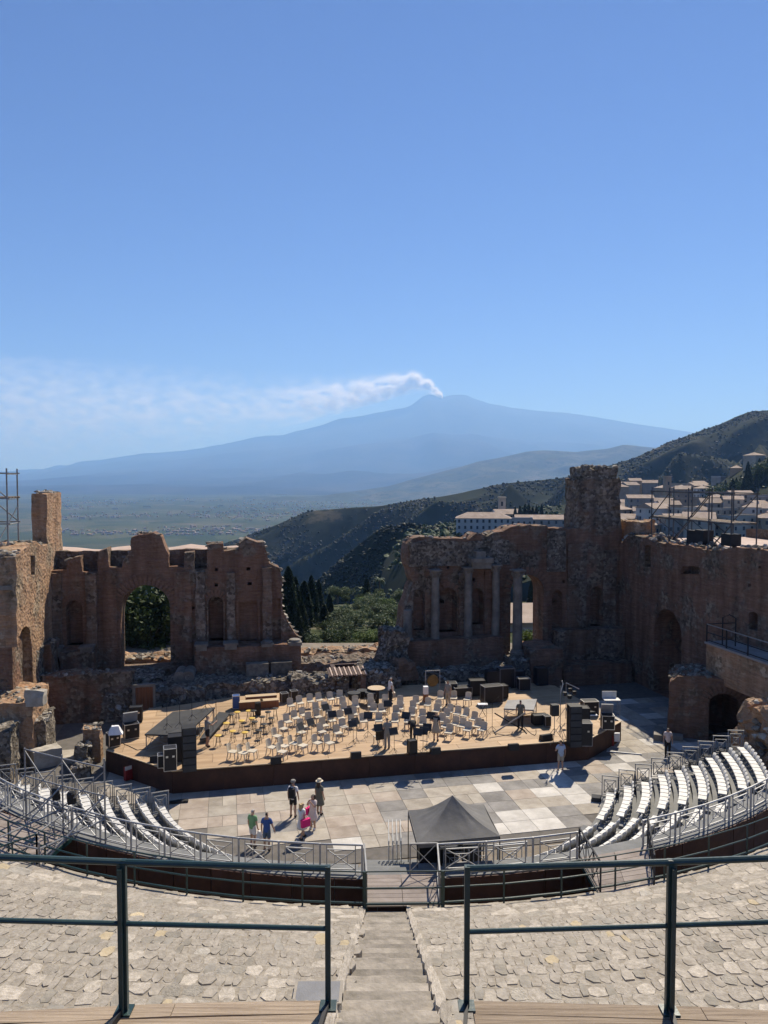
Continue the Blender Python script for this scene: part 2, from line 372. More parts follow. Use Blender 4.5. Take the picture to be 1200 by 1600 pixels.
# ================================================================ LAND
def lerp_line(line, u):
    if u <= line[0][0]: return line[0][1:]
    for a, b in zip(line, line[1:]):
        if u <= b[0]:
            k = (u - a[0]) / (b[0] - a[0]); return tuple(a[i] + (b[i] - a[i]) * k for i in range(1, len(a)))
    return line[-1][1:]
def terrain(name, lines, u0, u1, nu, rows, amp, nscale, mat, seed=0, ridged=0.0):
    """land surveyed as lines (u, v, distance), nearest first; relief is added between them"""
    pts = []; nl = len(lines)
    for j in range(nl - 1):
        nr = rows[j]
        for r in range(nr + (1 if j == nl - 2 else 0)):
            k = r / nr; row = []
            for i in range(nu + 1):
                u = u0 + (u1 - u0) * i / nu; a = lerp_line(lines[j], u); b = lerp_line(lines[j + 1], u)
                p = D(u, a[0], a[1]).lerp(D(u, b[0], b[1]), k)
                A = amp[j] + (amp[j + 1] - amp[j]) * k
                q = fbm(p.x + seed * 913, p.y, 0, nscale, 5)
                if ridged:                              # spurs running down from the right, with folds between
                    wx = 60 * N(p.x * nscale * .5, p.y * nscale * .5, seed); al_ = (p.x * .75 + p.y * .66 + wx) * nscale; ac_ = (p.x * .66 - p.y * .75 + wx * 1.4) * nscale
                    q = q * (1 - ridged) + ridged * (.55 - 2.0 * abs(N(al_ * .3, ac_ * 1.15, seed + .5)) - .8 * abs(N(al_ * .8, ac_ * 2.6, seed + 4.5)))
                p.z += A * q; row.append(p)
            pts.append(row)
    mb = MB(); w_ = nu + 1
    mb.v = [tuple(p) for r in pts for p in r]
    for r in range(len(pts) - 1):
        for i in range(nu): mb.f.append([r * w_ + i, r * w_ + i + 1, (r + 1) * w_ + i + 1, (r + 1) * w_ + i]); mb.m.append(0)
    mb.smooth = True
    o = mb.build(name, mat); tag(o, kind='structure'); o['grid'] = 0; del o['grid']
    return pts
def land_mat(name, cols, scales, rough=.95):
    m, n, l, b = _new(name); b.inputs['Roughness'].default_value = rough; b.inputs['Specular IOR Level'].default_value = .05
    tc = n.new('ShaderNodeTexCoord'); prev = None
    for (c, s, lo, hi) in scales:
        nz = n.new('ShaderNodeTexNoise'); nz.inputs['Scale'].default_value = s; nz.inputs['Detail'].default_value = 9; nz.inputs['Roughness'].default_value = .65; l.new(tc.outputs['Object'], nz.inputs['Vector'])
        mr = n.new('ShaderNodeMapRange'); mr.inputs['From Min'].default_value = lo; mr.inputs['From Max'].default_value = hi; l.new(nz.outputs['Fac'], mr.inputs['Value'])
        mx = n.new('ShaderNodeMix'); mx.data_type = 'RGBA'; l.new(mr.outputs[0], mx.inputs['Factor'])
        if prev is None: mx.inputs['A'].default_value = (*cols, 1)
        else: l.new(prev, mx.inputs['A'])
        mx.inputs['B'].default_value = (*c, 1); prev = mx.outputs['Result']
    l.new(prev, b.inputs['Base Color']); return m
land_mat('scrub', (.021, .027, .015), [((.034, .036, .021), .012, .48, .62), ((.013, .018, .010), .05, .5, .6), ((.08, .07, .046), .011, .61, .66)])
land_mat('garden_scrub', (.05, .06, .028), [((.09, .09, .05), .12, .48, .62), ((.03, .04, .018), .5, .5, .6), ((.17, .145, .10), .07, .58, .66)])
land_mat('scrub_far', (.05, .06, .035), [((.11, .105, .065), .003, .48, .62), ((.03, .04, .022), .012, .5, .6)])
land_mat('flank', (.022, .026, .024), [((.045, .044, .038), .0006, .45, .6), ((.014, .018, .013), .002, .5, .62)])
m, n, l, b = _new('plain'); b.inputs['Roughness'].default_value = .95; b.inputs['Specular IOR Level'].default_value = .05
tc = n.new('ShaderNodeTexCoord'); vo = n.new('ShaderNodeTexVoronoi'); vo.inputs['Scale'].default_value = .007; l.new(tc.outputs['Object'], vo.inputs['Vector'])
r = n.new('ShaderNodeValToRGB'); sc_ = n.new('ShaderNodeSeparateColor'); l.new(vo.outputs['Color'], sc_.inputs[0]); l.new(sc_.outputs[1], r.inputs['Fac'])
r.color_ramp.elements[1].color = (.13, .11, .07, 1)
for p_, c_ in ((0, (.03, .045, .02)), (.35, (.05, .065, .028)), (.6, (.085, .085, .045)), (.8, (.04, .055, .025))):
    if p_ in (0, 1): r.color_ramp.elements[p_].color = (*c_, 1)
    else: e = r.color_ramp.elements.new(p_); e.color = (*c_, 1)
nz = n.new('ShaderNodeTexNoise'); nz.inputs['Scale'].default_value = .0016; nz.inputs['Detail'].default_value = 8; l.new(tc.outputs['Object'], nz.inputs['Vector'])
mr = n.new('ShaderNodeMapRange'); mr.inputs['From Min'].default_value = .45; mr.inputs['From Max'].default_value = .6; l.new(nz.outputs['Fac'], mr.inputs['Value'])
mx = n.new('ShaderNodeMix'); mx.data_type = 'RGBA'; l.new(mr.outputs[0], mx.inputs['Factor']); l.new(r.outputs[0], mx.inputs['A']); mx.inputs['B'].default_value = (.04, .052, .026, 1); l.new(mx.outputs['Result'], b.inputs['Base Color'])

SEA = -215.0
mb = MB(); S_ = 60000
nx_ = 24
for i in range(nx_ + 1):
    for j in range(nx_ + 1): mb.v.append((-S_ + 2 * S_ * i / nx_, -3000 + (S_ + 3000) * j / nx_, SEA))
for i in range(nx_):
    for j in range(nx_): a = i * (nx_ + 1) + j; mb.f.append([a, a + nx_ + 1, a + nx_ + 2, a + 1]); mb.m.append(0)
tag(mb.build('ground_plain', 'plain'), 'wide hazy farm plain below the volcano', kind='structure')

# ---- the volcano
crest = [(-900, 742), (-400, 741), (-100, 739), (0, 737), (50, 733), (75, 733), (90, 726), (105, 728), (125, 721), (160, 718), (220, 709), (290, 704), (350, 694), (398, 683), (415, 681), (440, 680), (500, 665), (535, 653), (545, 653), (600, 643), (640, 635), (658, 621), (668, 616), (680, 618), (690, 621), (705, 617), (725, 616), (738, 622), (765, 631), (800, 637), (840, 642), (885, 645), (925, 651), (990, 662), (1077, 675), (1200, 696), (1400, 725), (1700, 741)]
pts = []; nu = 300
for r_ in range(46):
    k = r_ / 40; row = []
    for i in range(nu + 1):
        u = -900 + 2600 * i / nu; zc = D(u, lerp_line([(a, b_) for a, b_ in crest], u)[0], 28000).z; x = U(u, 28000)
        y = 9500 + 18500 * k; xx = x * (1 - .45 * (1 - k)) if k < 1 else x
        if k <= 1: z = SEA - 12 + (zc - SEA + 12) * (.22 * k + .78 * k ** 2.3)
        else: z = SEA + (zc - SEA) * (1 - (k - 1) * 3.0)
        g = fbm(xx, y, 0, .00028, 6) * .6 + (.25 - .5 * abs(N(xx * .0007, y * .00012, 4)))
        z += (zc - SEA) * .17 * g * sin(pi * min(k, 1)) ** .8 + (22 * N(xx * .002, y * .002, 1) if k == 1 else 0)
        row.append((xx, y, z))
    pts.append(row)
mb = MB(); mb.v = [p for r_ in pts for p in r_]
for r_ in range(45):
    for i in range(nu): mb.f.append([r_ * (nu + 1) + i, r_ * (nu + 1) + i + 1, (r_ + 1) * (nu + 1) + i + 1, (r_ + 1) * (nu + 1) + i]); mb.m.append(0)
mb.smooth = True
tag(mb.build('volcano_mountain', 'flank'), 'broad blue volcano with twin summit trailing smoke', kind='structure')

# ---- blue ridge behind the town, valley hill, spur, town hill, garden
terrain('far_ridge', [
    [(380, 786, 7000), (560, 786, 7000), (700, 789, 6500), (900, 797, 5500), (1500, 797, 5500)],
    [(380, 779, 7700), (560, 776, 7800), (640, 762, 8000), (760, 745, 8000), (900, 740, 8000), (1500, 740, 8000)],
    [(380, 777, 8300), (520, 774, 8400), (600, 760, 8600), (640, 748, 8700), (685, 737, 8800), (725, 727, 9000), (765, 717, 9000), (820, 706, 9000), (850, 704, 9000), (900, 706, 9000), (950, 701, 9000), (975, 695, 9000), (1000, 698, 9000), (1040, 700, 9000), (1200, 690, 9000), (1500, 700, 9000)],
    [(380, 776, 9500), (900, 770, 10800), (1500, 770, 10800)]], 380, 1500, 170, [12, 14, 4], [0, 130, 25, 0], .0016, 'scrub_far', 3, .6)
VR = terrain('valley_hill', [
    [(100, 1060, 1000), (400, 1030, 900), (500, 1020, 850), (640, 980, 840), (760, 900, 860), (900, 830, 880), (1050, 800, 880), (1200, 790, 860), (1500, 790, 860)],
    [(100, 985, 1200), (300, 950, 1120), (400, 925, 1060), (500, 900, 1010), (640, 872, 1000), (800, 815, 1050), (900, 785, 1100), (1000, 760, 1120), (1200, 722, 1150), (1500, 722, 1150)],
    [(100, 905, 1500), (250, 878, 1450), (300, 862, 1400), (350, 849, 1350), (400, 833, 1300), (450, 812, 1260), (480, 801, 1240), (550, 791, 1220), (600, 787, 1220), (665, 781, 1220), (725, 770, 1240), (775, 757, 1260), (800, 753, 1270), (830, 750, 1280), (880, 745, 1300), (950, 727, 1350), (990, 716, 1380), (1025, 702, 1420), (1075, 680, 1470), (1125, 661, 1500), (1150, 649, 1500), (1172, 641, 1500), (1200, 640, 1500), (1300, 655, 1500), (1500, 640, 1500)],
    [(100, 960, 1900), (600, 880, 1750), (900, 800, 1900), (1200, 740, 2200), (1500, 740, 2200)]], 100, 1500, 280, [36, 60, 6], [40, 120, 4, 0], .0062, 'scrub', 8, .95)
SP = terrain('near_spur', [
    [(300, 1080, 420), (440, 1070, 400), (500, 1040, 400), (560, 1010, 380), (640, 990, 350), (720, 930, 340), (800, 890, 330)],
    [(300, 1010, 470), (440, 1000, 450), (500, 965, 440), (560, 920, 425), (640, 885, 400), (720, 868, 380), (800, 855, 370)],
    [(300, 980, 520), (440, 950, 500), (500, 904, 480), (525, 882, 470), (550, 860, 462), (575, 838, 455), (600, 824, 448), (640, 819, 440), (720, 832, 425), (800, 838, 405)],
    [(300, 1050, 640), (500, 1000, 640), (640, 930, 640), (800, 870, 600)]], 300, 800, 140, [24, 34, 8], [8, 26, 1.0, 0], .018, 'scrub', 21, .95)
TH = terrain('town_hill', [
    [(545, 1180, 260), (640, 1040, 240), (700, 950, 225), (850, 900, 215), (1000, 900, 200), (1500, 900, 190)],
    [(545, 1090, 360), (600, 905, 350), (640, 848, 350), (720, 838, 372), (850, 836, 372), (960, 848, 330), (1100, 850, 320), (1500, 850, 300)],
    [(545, 1040, 450), (600, 870, 445), (640, 828, 440), (720, 822, 450), (850, 816, 450), (960, 812, 450), (1100, 805, 440), (1200, 800, 420), (1500, 800, 400)],
    [(545, 1000, 600), (600, 880, 600), (640, 832, 600), (720, 815, 640), (850, 792, 680), (960, 776, 700), (1060, 766, 690), (1110, 758, 640), (1150, 736, 590), (1200, 712, 560), (1300, 690, 560), (1500, 680, 560)],
    [(545, 980, 760), (640, 855, 760), (850, 820, 840), (1060, 790, 860), (1200, 760, 820), (1500, 740, 800)]], 545, 1500, 136, [8, 14, 18, 6], [0, 0, 1, 2.5, 2], .03, 'scrub', 5)
gl = lambda d, z: 745 + FPX * (CAM_H - z) / d
terrain('garden_ground', [[(u, gl(72, -.9), 72) for u in (-1200, 2400)], [(u, gl(115, -4.6), 115) for u in (-1200, 2400)], [(u, gl(165, -12), 165) for u in (-1200, 2400)], [(u, gl(330, -75), 330) for u in (-1200, 2400)]],
        -1200, 2400, 100, [10, 8, 8], [.3, .5, 2, 3], .05, 'garden_scrub', 2)
mb = MB(); mb.add([(-160, -40, -.06), (160, -40, -.06), (160, 73, -.06), (-160, 73, -.06), (-160, 73, -6), (160, 73, -6)], [(0, 1, 2, 3), (3, 2, 5, 4)])
tag(mb.build('theatre_ground', 'earth'), 'bare beige ground under the ruined theatre', kind='structure')

# ---------------------------------------------------------------- woods and distant roofs, too many and too small to count
def hull_pts(rnd, k=10):
    return [Vector((rnd.gauss(0, 1), rnd.gauss(0, 1), rnd.gauss(0, 1))).normalized() for _ in range(k)]
def icos():
    t = (1 + 5 ** .5) / 2
    v = [Vector(p).normalized() for p in ((-1, t, 0), (1, t, 0), (-1, -t, 0), (1, -t, 0), (0, -1, t), (0, 1, t), (0, -1, -t), (0, 1, -t), (t, 0, -1), (t, 0, 1), (-t, 0, -1), (-t, 0, 1))]
    f = [(0, 11, 5), (0, 5, 1), (0, 1, 7), (0, 7, 10), (0, 10, 11), (1, 5, 9), (5, 11, 4), (11, 10, 2), (10, 7, 6), (7, 1, 8), (3, 9, 4), (3, 4, 2), (3, 2, 6), (3, 6, 8), (3, 8, 9), (4, 9, 5), (2, 4, 11), (6, 2, 10), (8, 6, 7), (9, 8, 1)]
    return v, f
IV, IF = icos()
def clump(mb, p, r, rnd, h=1.0):
    mb.add([(p.x + q.x * r * rnd.uniform(.65, 1.2), p.y + q.y * r * rnd.uniform(.65, 1.2), p.z + (q.z * .8 + .55) * r * h * rnd.uniform(.7, 1.15)) for q in IV], IF)
def wood(name, label, grid, count, r0, r1, seed, keep=None, dens=None, mat='leaf_wood', r_lo=0, r_hi=1):
    rnd = random.Random(seed); mb = MB(); nr = len(grid); tries = 0; k = 0
    while k < count and tries < count * 12:
        tries += 1; a = rnd.uniform(r_lo, r_hi) * (nr - 2); i = int(a); fr = a - i; j = rnd.randrange(len(grid[0]) - 1); g = rnd.random()
        p = grid[i][j].lerp(grid[i + 1][j], fr).lerp(grid[i][j + 1].lerp(grid[i + 1][j + 1], fr), g)
        if dens and N(p.x * dens, p.y * dens, seed) < rnd.uniform(-.25, .25): continue
        if keep and not keep(p): continue
        clump(mb, p, r0 + (r1 - r0) * rnd.random() ** 2, rnd, rnd.uniform(.5, 1.2)); k += 1
    o = mb.build(name, mat); tag(o, label, 'woodland', kind='stuff'); return o
wood('hillside_wood', 'dark scrub and trees covering the valley hillside', VR, 24000, .9, 2.6, 1, dens=.012)
wood('spur_wood', 'dense dark trees on the near spur behind the gap', SP, 7000, .5, 1.6, 2, dens=.04)
wood('town_wood', 'green trees scattered between the town houses', TH, 1500, 1.0, 2.8, 3, dens=.02, mat='leaf_dark')
rnd = random.Random(4); mb = MB()
for k in range(2600):
    u = rnd.uniform(60, 640); d = 3000 + 5500 * rnd.random() ** 1.3; p = D(u, 800, d); x = U(u, d)
    if N(x * .0009, d * .0009, 6) < -.05 + rnd.uniform(-.15, .15): continue
    s = rnd.uniform(5, 12); hh = rnd.uniform(4, 8); mb.mi = rnd.choice((1, 2, 1, 2, 2)); mb.box((x, d, SEA + hh / 2), (s * rnd.uniform(1, 2), s, hh), rnd.uniform(0, 3))
mb.mi = 0
for (u, v, wpx) in ((428, 771, 26), (392, 769, 30), (440, 772, 18), (228, 770, 24), (275, 769, 14), (107, 790, 12), (230, 791, 12), (175, 780, 8), (300, 783, 10), (395, 796, 8), (515, 770, 8), (180, 794, 10), (345, 789, 9), (128, 808, 10)):
    p = G(u, v, SEA + 8); L = wpx / FPX * p.y; mb.box((p.x, p.y, SEA + 4), (L, L * .12, 8), rnd.uniform(-.1, .1))
tag(mb.build('plain_settlement', ['plaster_grey', 'plaster_ochre', 'tile_roof']), 'pale far-off roofs and greenhouses scattered over the plain', 'far buildings', kind='stuff')

# ================================================================ TOWN
WIN = MB().box((0, 0, 0), (1, .12, 1)).mesh('window', 'window_dark')
FRM = MB().box((0, .03, 0), (1, .10, 1)).mesh('window_frame', 'plaster_white')
def house(p, wd, dp, h, rz, wall, roof, name='town_house', label='', group='houses of the hill town', win=True, cat='house', cols=None, rnd=random):
    t = thing(name, label, cat, p, rz, group)
    MB().box((0, 0, h / 2 - 2), (wd, dp, h + 4)).build('wall', wall, t)
    if roof == 'flat':
        mb = MB().box((0, 0, h + .15), (wd + .3, dp + .3, .3)); mb.build('roof', 'terracotta' if rnd.random() < .5 else 'plaster_white', t)
        mb = MB()
        for sx in (-1, 1): mb.box((sx * (wd / 2 - .1), 0, h + .6), (.2, dp, .6))
        mb.box((0, -dp / 2 + .1, h + .6), (wd - .4, .2, .6)); mb.build('parapet', wall, t)
    else:
        mb = MB(); e = .5; rh = dp * .22 if roof == 'gable' else dp * .2; x, y = wd / 2 + e, dp / 2 + e
        rx = x if roof == 'gable' else x - y * .8
        mb.add([(-x, -y, h), (x, -y, h), (x, y, h), (-x, y, h), (-rx, 0, h + rh), (rx, 0, h + rh)], [(0, 1, 5, 4), (2, 3, 4, 5), (1, 2, 5), (3, 0, 4), (3, 2, 1, 0)]); rf = mb.build('roof', 'tile_roof', t)
        if rnd.random() < .5: MB().box((wd * .2, dp * .12, h + rh), (.7, .7, 1.5)).build('chimney', wall, rf)
    if win:
        nf = max(1, int(h / 3.1)); nc = cols or max(2, int(wd / 3.2))
        for fl in range(nf):
            for c in range(nc):
                if rnd.random() < .12 and not cols: continue
                x = (c + .5) / nc * wd - wd / 2; z = (fl + .55) * h / nf
                o = put('window', WIN, t, (x, -dp / 2 - .02, z)); o.scale = (1.05, 1, 1.6)
        nd = max(1, int(dp / 4))
        for fl in range(nf):
            for c in range(nd):
                for sx in (-1, 1):
                    o = put('window', WIN, t, (sx * (wd / 2 + .02), (c + .5) / nd * dp - dp / 2, (fl + .55) * h / nf), pi / 2); o.scale = (1, 1, 1.6)
    return t
rnd = random.Random(12)
WALLN = {'plaster_cream': 'cream', 'plaster_white': 'white', 'plaster_ochre': 'ochre', 'plaster_grey': 'grey'}
def town_dist(u, v):                                   # distance of the town slope along a sight line
    best = None
    for j in range(1, 3):
        pass
    L0 = [(620, 848, 350), (850, 836, 372), (960, 848, 330), (1100, 850, 320), (1500, 850, 300)]
    L1 = [(620, 826, 440), (850, 816, 450), (960, 812, 450), (1100, 805, 440), (1200, 800, 420), (1500, 800, 400)]
    L2 = [(620, 830, 600), (850, 792, 680), (960, 776, 700), (1060, 766, 690), (1110, 758, 640), (1150, 736, 590), (1200, 712, 560), (1500, 680, 560)]
    a, b_, c = lerp_line(L0, u), lerp_line(L1, u), lerp_line(L2, u)
    if v >= b_[0]: k = (v - b_[0]) / max(1, a[0] - b_[0]); return b_[1] + (a[1] - b_[1]) * min(1, k)
    k = (v - b_[0]) / (c[0] - b_[0]); return b_[1] + (c[1] - b_[1]) * min(1, k)
hs = []
for v in (770, 776, 782, 789, 797, 806, 816, 827, 840):
    u = 962 + rnd.uniform(0, 14)
    while u < 1235:
        d = town_dist(u, v + 4); wd = rnd.uniform(8, 15); vv = v + rnd.uniform(-3, 4)
        if not (v < 790 and 1105 < u < 1235) and rnd.random() < .86: hs.append((u, vv, d, wd, v))
        u += (wd + rnd.uniform(.5, 5)) * FPX / d
for (u, v, d, wd) in [(1128, 765, 600, 11), (1178, 733, 560, 9), (1150, 752, 585, 8), (1196, 772, 500, 12), (1165, 792, 470, 14)]: hs.append((u, v, d, wd, 0))
rowc = {}
ON = ['first', 'second', 'third', 'fourth', 'fifth', 'sixth', 'seventh', 'eighth', 'ninth', 'tenth', 'eleventh', 'twelfth', 'thirteenth', 'fourteenth', 'fifteenth', 'sixteenth', 'seventeenth', 'eighteenth']
RN = {770: 'topmost', 776: 'second', 782: 'third', 789: 'fourth', 797: 'fifth', 806: 'sixth', 816: 'seventh', 827: 'eighth', 840: 'lowest', 0: 'wooded upper'}
for k, (u, v, d, wd, rv) in enumerate(hs):
    rowc[rv] = rowc.get(rv, -1) + 1
    wall = rnd.choice(['plaster_cream', 'plaster_cream', 'plaster_ochre', 'plaster_white', 'plaster_grey', 'plaster_ochre']); roof = rnd.choice(['gable', 'hip', 'gable', 'flat'])
    h = rnd.uniform(5.5, 10.5); row = 'highest terraces of the town' if v < 785 else 'middle of the town slope' if v < 812 else 'lower edge of the town behind the scaffold'
    side = 'near the wall tower' if u < 1020 else 'behind the scaffold' if u < 1110 else 'by the right edge'
    house(D(u, v, d), wd, rnd.uniform(8, 12), h, rnd.uniform(-.5, .5), wall, roof, 'town_house', '%s house with %s roof, %s from the tower in the %s town terrace' % (WALLN[wall], {'gable': 'gabled tile', 'hip': 'hipped tile', 'flat': 'flat'}[roof], ON[rowc[rv]], RN[rv]),
          win=d < 560, rnd=rnd)
# the long pale hotel left of the tower, with its bell tower behind
p = D(768, 838, 385)
ho = house(D(755, 838, 385), 27, 14, 9.5, -.12, 'plaster_white', 'hip', 'hotel_building', 'long white three storey hotel with hipped roof left of the tower', 'hotel buildings', cat='hotel', cols=9, rnd=rnd)
house(D(800, 836, 395), 20, 12, 8.6, -.10, 'plaster_white', 'flat', 'hotel_wing', 'white hotel wing with dark windows stepping right of the main block', 'hotel buildings', cat='hotel', cols=7, rnd=rnd)
house(D(850, 832, 400), 30, 10, 7.2, -.10, 'plaster_grey', 'gable', 'hotel_range', 'low grey range with tiled roof just left of the tower', 'hotel buildings', cat='hotel', cols=8, rnd=rnd)
house(D(790, 824, 440), 14, 12, 8.0, .1, 'plaster_cream', 'gable', 'convent_hall', 'cream hall with bright gabled roof behind the white hotel', cat='hall', cols=4, rnd=rnd)
t = thing('bell_tower', 'small square bell tower behind the white hotel', 'bell tower', D(784, 815, 450), -.1)
MB().box((0, 0, 5), (4.2, 4.2, 18)).build('shaft', 'plaster_cream', t); MB().box((0, 0, 14.3), (4.8, 4.8, .6)).build('cornice', 'plaster_cream', t)
for sx in (-1, 1): o = put('window', WIN, t, (sx * .0, sx * 2.12, 10.6)); o.scale = (1.3, 1, 2.6)
t = thing('clock_tower', 'slim ochre tower rising from the town roofs behind the scaffold', 'tower', D(1042, 785, 560), .1)
MB().box((0, 0, 7), (4.4, 4.4, 24)).build('shaft', 'plaster_ochre', t); MB().box((0, 0, 19.2), (5, 5, .6)).build('cornice', 'plaster_ochre', t)
o = put('window', WIN, t, (0, -2.22, 14)); o.scale = (1.2, 1, 2.4)

# ================================================================ TREES
def leaf_cloud(mb, pts, s, rnd, up=.0):
    for p in pts:
        a = Vector((rnd.gauss(0, 1), rnd.gauss(0, 1), rnd.gauss(0, 1) + up)).normalized(); b_ = a.orthogonal().normalized(); b_.rotate(Matrix.Rotation(rnd.uniform(0, 6.28), 3, a)); c = a.cross(b_)
        k = s * rnd.uniform(.6, 1.3); o = len(mb.v)
        mb.v += [tuple(p - b_ * k * .5), tuple(p + c * k * .32), tuple(p + b_ * k * .5), tuple(p - c * k * .32)]; mb.f.append([o, o + 1, o + 2, o + 3]); mb.m.append(0)
def cypress_mesh(seed, h=8.0, r=1.0, n=4200):
    rnd = random.Random(seed); mb = MB(); pts = []
    for k in range(n):
        z = rnd.random() ** 1.15; a = rnd.uniform(0, 2 * pi); env = (min(1, z * 7 + .35)) * (1 - z) ** .62 * r
        env *= 1 + .35 * N(cos(a) * 1.6, sin(a) * 1.6, z * h * .9 + seed); q = env * (.45 + .55 * rnd.random() ** .5)
        pts.append(Vector((cos(a) * q, sin(a) * q, .3 + z * h)))
    leaf_cloud(mb, pts, .34, rnd, .5); return mb.mesh('crown', 'leaf_cypress')
def crown_mesh(seed, r, h, n, mat, lumps=14, leaf=.3):
    rnd = random.Random(seed); mb = MB(); cs = []
    for k in range(lumps):
        a = rnd.uniform(0, 6.28); q = r * rnd.uniform(.1, .75); cs.append((Vector((cos(a) * q, sin(a) * q, h * rnd.uniform(.3, .85))), r * rnd.uniform(.28, .5)))
    pts = []
    for k in range(n):
        c, cr = rnd.choice(cs); d = Vector((rnd.gauss(0, 1), rnd.gauss(0, 1), rnd.gauss(0, 1))).normalized(); pts.append(c + d * cr * (.55 + .45 * rnd.random()))
    leaf_cloud(mb, pts, leaf, rnd, .4); return mb.mesh('crown', mat)
def trunk_mesh(seed, h, r, mat='bark', limbs=4):
    rnd = random.Random(seed); mb = MB(); mb.tube([(0, 0, -1.0), (.04, .02, h * .3), (-.05, .05, h * .65)], [r * 1.2, r, r * .6], 7)
    for k in range(limbs):
        a = rnd.uniform(0, 6.28); mb.tube([(-.0, .03, h * rnd.uniform(.3, .55)), (cos(a) * h * .15, sin(a) * h * .15, h * .7), (cos(a) * h * .28, sin(a) * h * .28, h * .9)], [r * .5, r * .35, r * .15], 5)
    return mb.mesh('trunk', mat)
CYP = [cypress_mesh(50 + i, 8, 1.75 + .35 * (i % 2), 5600) for i in range(3)]; CTR = trunk_mesh(1, 8, .16, limbs=0)
OLV = [crown_mesh(60 + i, 2.4, 3.4, 2000, 'leaf_olive') for i in range(3)]; OTR = trunk_mesh(2, 3.2, .22)
GRN = [crown_mesh(70 + i, 2.4, 3.4, 2000, 'leaf_green') for i in range(2)]; DRK = [crown_mesh(80 + i, 2.6, 4.0, 2600, 'leaf_dark') for i in range(2)]
def tree(kind, label, u, vbase, d, h, wk=1.0, group=None, rnd=random.Random(9), vtop=None):
    p = D(u, vbase, d)
    if vtop is not None: h = D(u, vtop, d).z - p.z
    nm = {'c': 'cypress_tree', 'o': 'olive_tree', 'g': 'green_shrub', 'd': 'dark_tree'}[kind]
    t = thing(nm, label, {'c': 'cypress', 'o': 'tree', 'g': 'shrub', 'd': 'tree'}[kind], p, rnd.uniform(0, 6.28), group)
    H0 = {'c': 8.3, 'o': 3.6, 'g': 3.6, 'd': 4.2}[kind]
    me = rnd.choice({'c': CYP, 'o': OLV, 'g': GRN, 'd': DRK}[kind]); k = h / H0
    o = put('crown', me, t); o.scale = (k * wk, k * wk, k)
    o = put('trunk', CTR if kind == 'c' else OTR, t); o.scale = (k, k, k); return t
g = 'cypresses behind the broken wall'
for (u, v0, v1, d, wk, lb) in [(451, 1000, 886, 88, .85, 'tallest dark cypress right against the broken wall edge'), (462, 1010, 902, 90, .8, 'dark cypress second from the broken wall edge'), (476, 1000, 908, 96, 1.1, 'broad dark cypress in the middle of the garden row'), (487, 998, 900, 100, .75, 'slim dark cypress behind the broad one in the row'),
                             (498, 995, 906, 104, .75, 'slim pointed dark cypress in the right half of the row'), (507, 995, 945, 98, 1.3, 'short bushy cypress at the row foot'), (515, 990, 928, 108, .9, 'rightmost dark cypress of the garden row'), (471, 1005, 940, 84, 1.2, 'low dense cypress in front of the row'), (466, 1012, 950, 76, 1.0, 'small cypress touching the broken wall slope'),
                             (573, 972, 903, 150, .8, 'lone dark cypress above the olive trees'), (585, 970, 922, 152, .8, 'shorter dark cypress beside the lone one above the olives'), (577, 985, 958, 112, 1.6, 'stout dark cypress among the olive trees')]:
    tree('c', lb, u, v0, d, 8, wk, g, vtop=v1)
ol = [(535, 985, 952, 118), (552, 990, 955, 112), (548, 978, 945, 135), (565, 975, 948, 138), (592, 985, 955, 118), (605, 980, 945, 130), (618, 985, 950, 120), (628, 990, 955, 112), (600, 968, 938, 150), (622, 968, 940, 150), (530, 1000, 968, 98), (604, 995, 965, 104), (635, 978, 944, 135)]
for i, (u, v0, v1, d) in enumerate(ol):
    tree('o', ('silvery olive tree %s in the garden gap' % ['just right of the cypresses', 'second right of the cypresses', 'far back right of the cypresses', 'behind the stout cypress', 'right of the stout cypress', 'under the lone cypress', 'left of the right wall', 'closest to the right wall', 'highest at the back', 'high at the back by the right wall', 'nearest below the cypresses', 'low in front of the right wall', 'half hidden by the right wall edge'][i]), u, v0, d, 3.6, 1.25, 'olive trees in the garden gap', vtop=v1)
for i, (u, v0, v1, d, kd) in enumerate([(515, 1012, 985, 80, 'd'), (533, 1010, 986, 82, 'd'), (549, 1010, 984, 84, 'd'), (571, 1008, 988, 80, 'g'), (583, 1006, 985, 82, 'g'), (597, 1005, 986, 84, 'g'), (488, 1015, 992, 76, 'd'), (610, 1003, 984, 86, 'd')]):
    tree(kd, ['dark leafy shrub under the cypress row', 'dark leafy shrub right of the concrete post', 'dark leafy shrub left of the bright bushes', 'bright green bush left of two others', 'bright green bush in the middle of three', 'bright green bush by the rubble tower foot', 'dark shrub at the broken wall foot', 'dark shrub behind the leaning rubble block'][i], u, v0, d, 2, 1.5, 'garden shrubs behind the ruins', vtop=v1)
for i, (u, v0, v1, d) in enumerate([(214, 1035, 915, 74), (247, 1035, 908, 76), (232, 1036, 955, 72), (262, 1036, 940, 74), (200, 1036, 965, 73)]):
    tree('d', ['large dark leafy tree filling the left of the arch', 'large dark leafy tree filling the right of the arch', 'lower leafy bush centred in the left arch', 'lower leafy bush at the right of the arch', 'lower leafy bush at the left of the arch'][i], u, v0, d, 6, 1.15, 'leafy trees seen through the left arch', vtop=v1)
for i, (u, v0, v1, d) in enumerate([(838, 955, 892, 120), (831, 956, 905, 122)]): tree('c', ['dark cypress seen through the right doorway', 'second cypress seen through the right doorway'][i], u, v0, d, 8, .9, 'cypresses seen through the right doorway', vtop=v1)
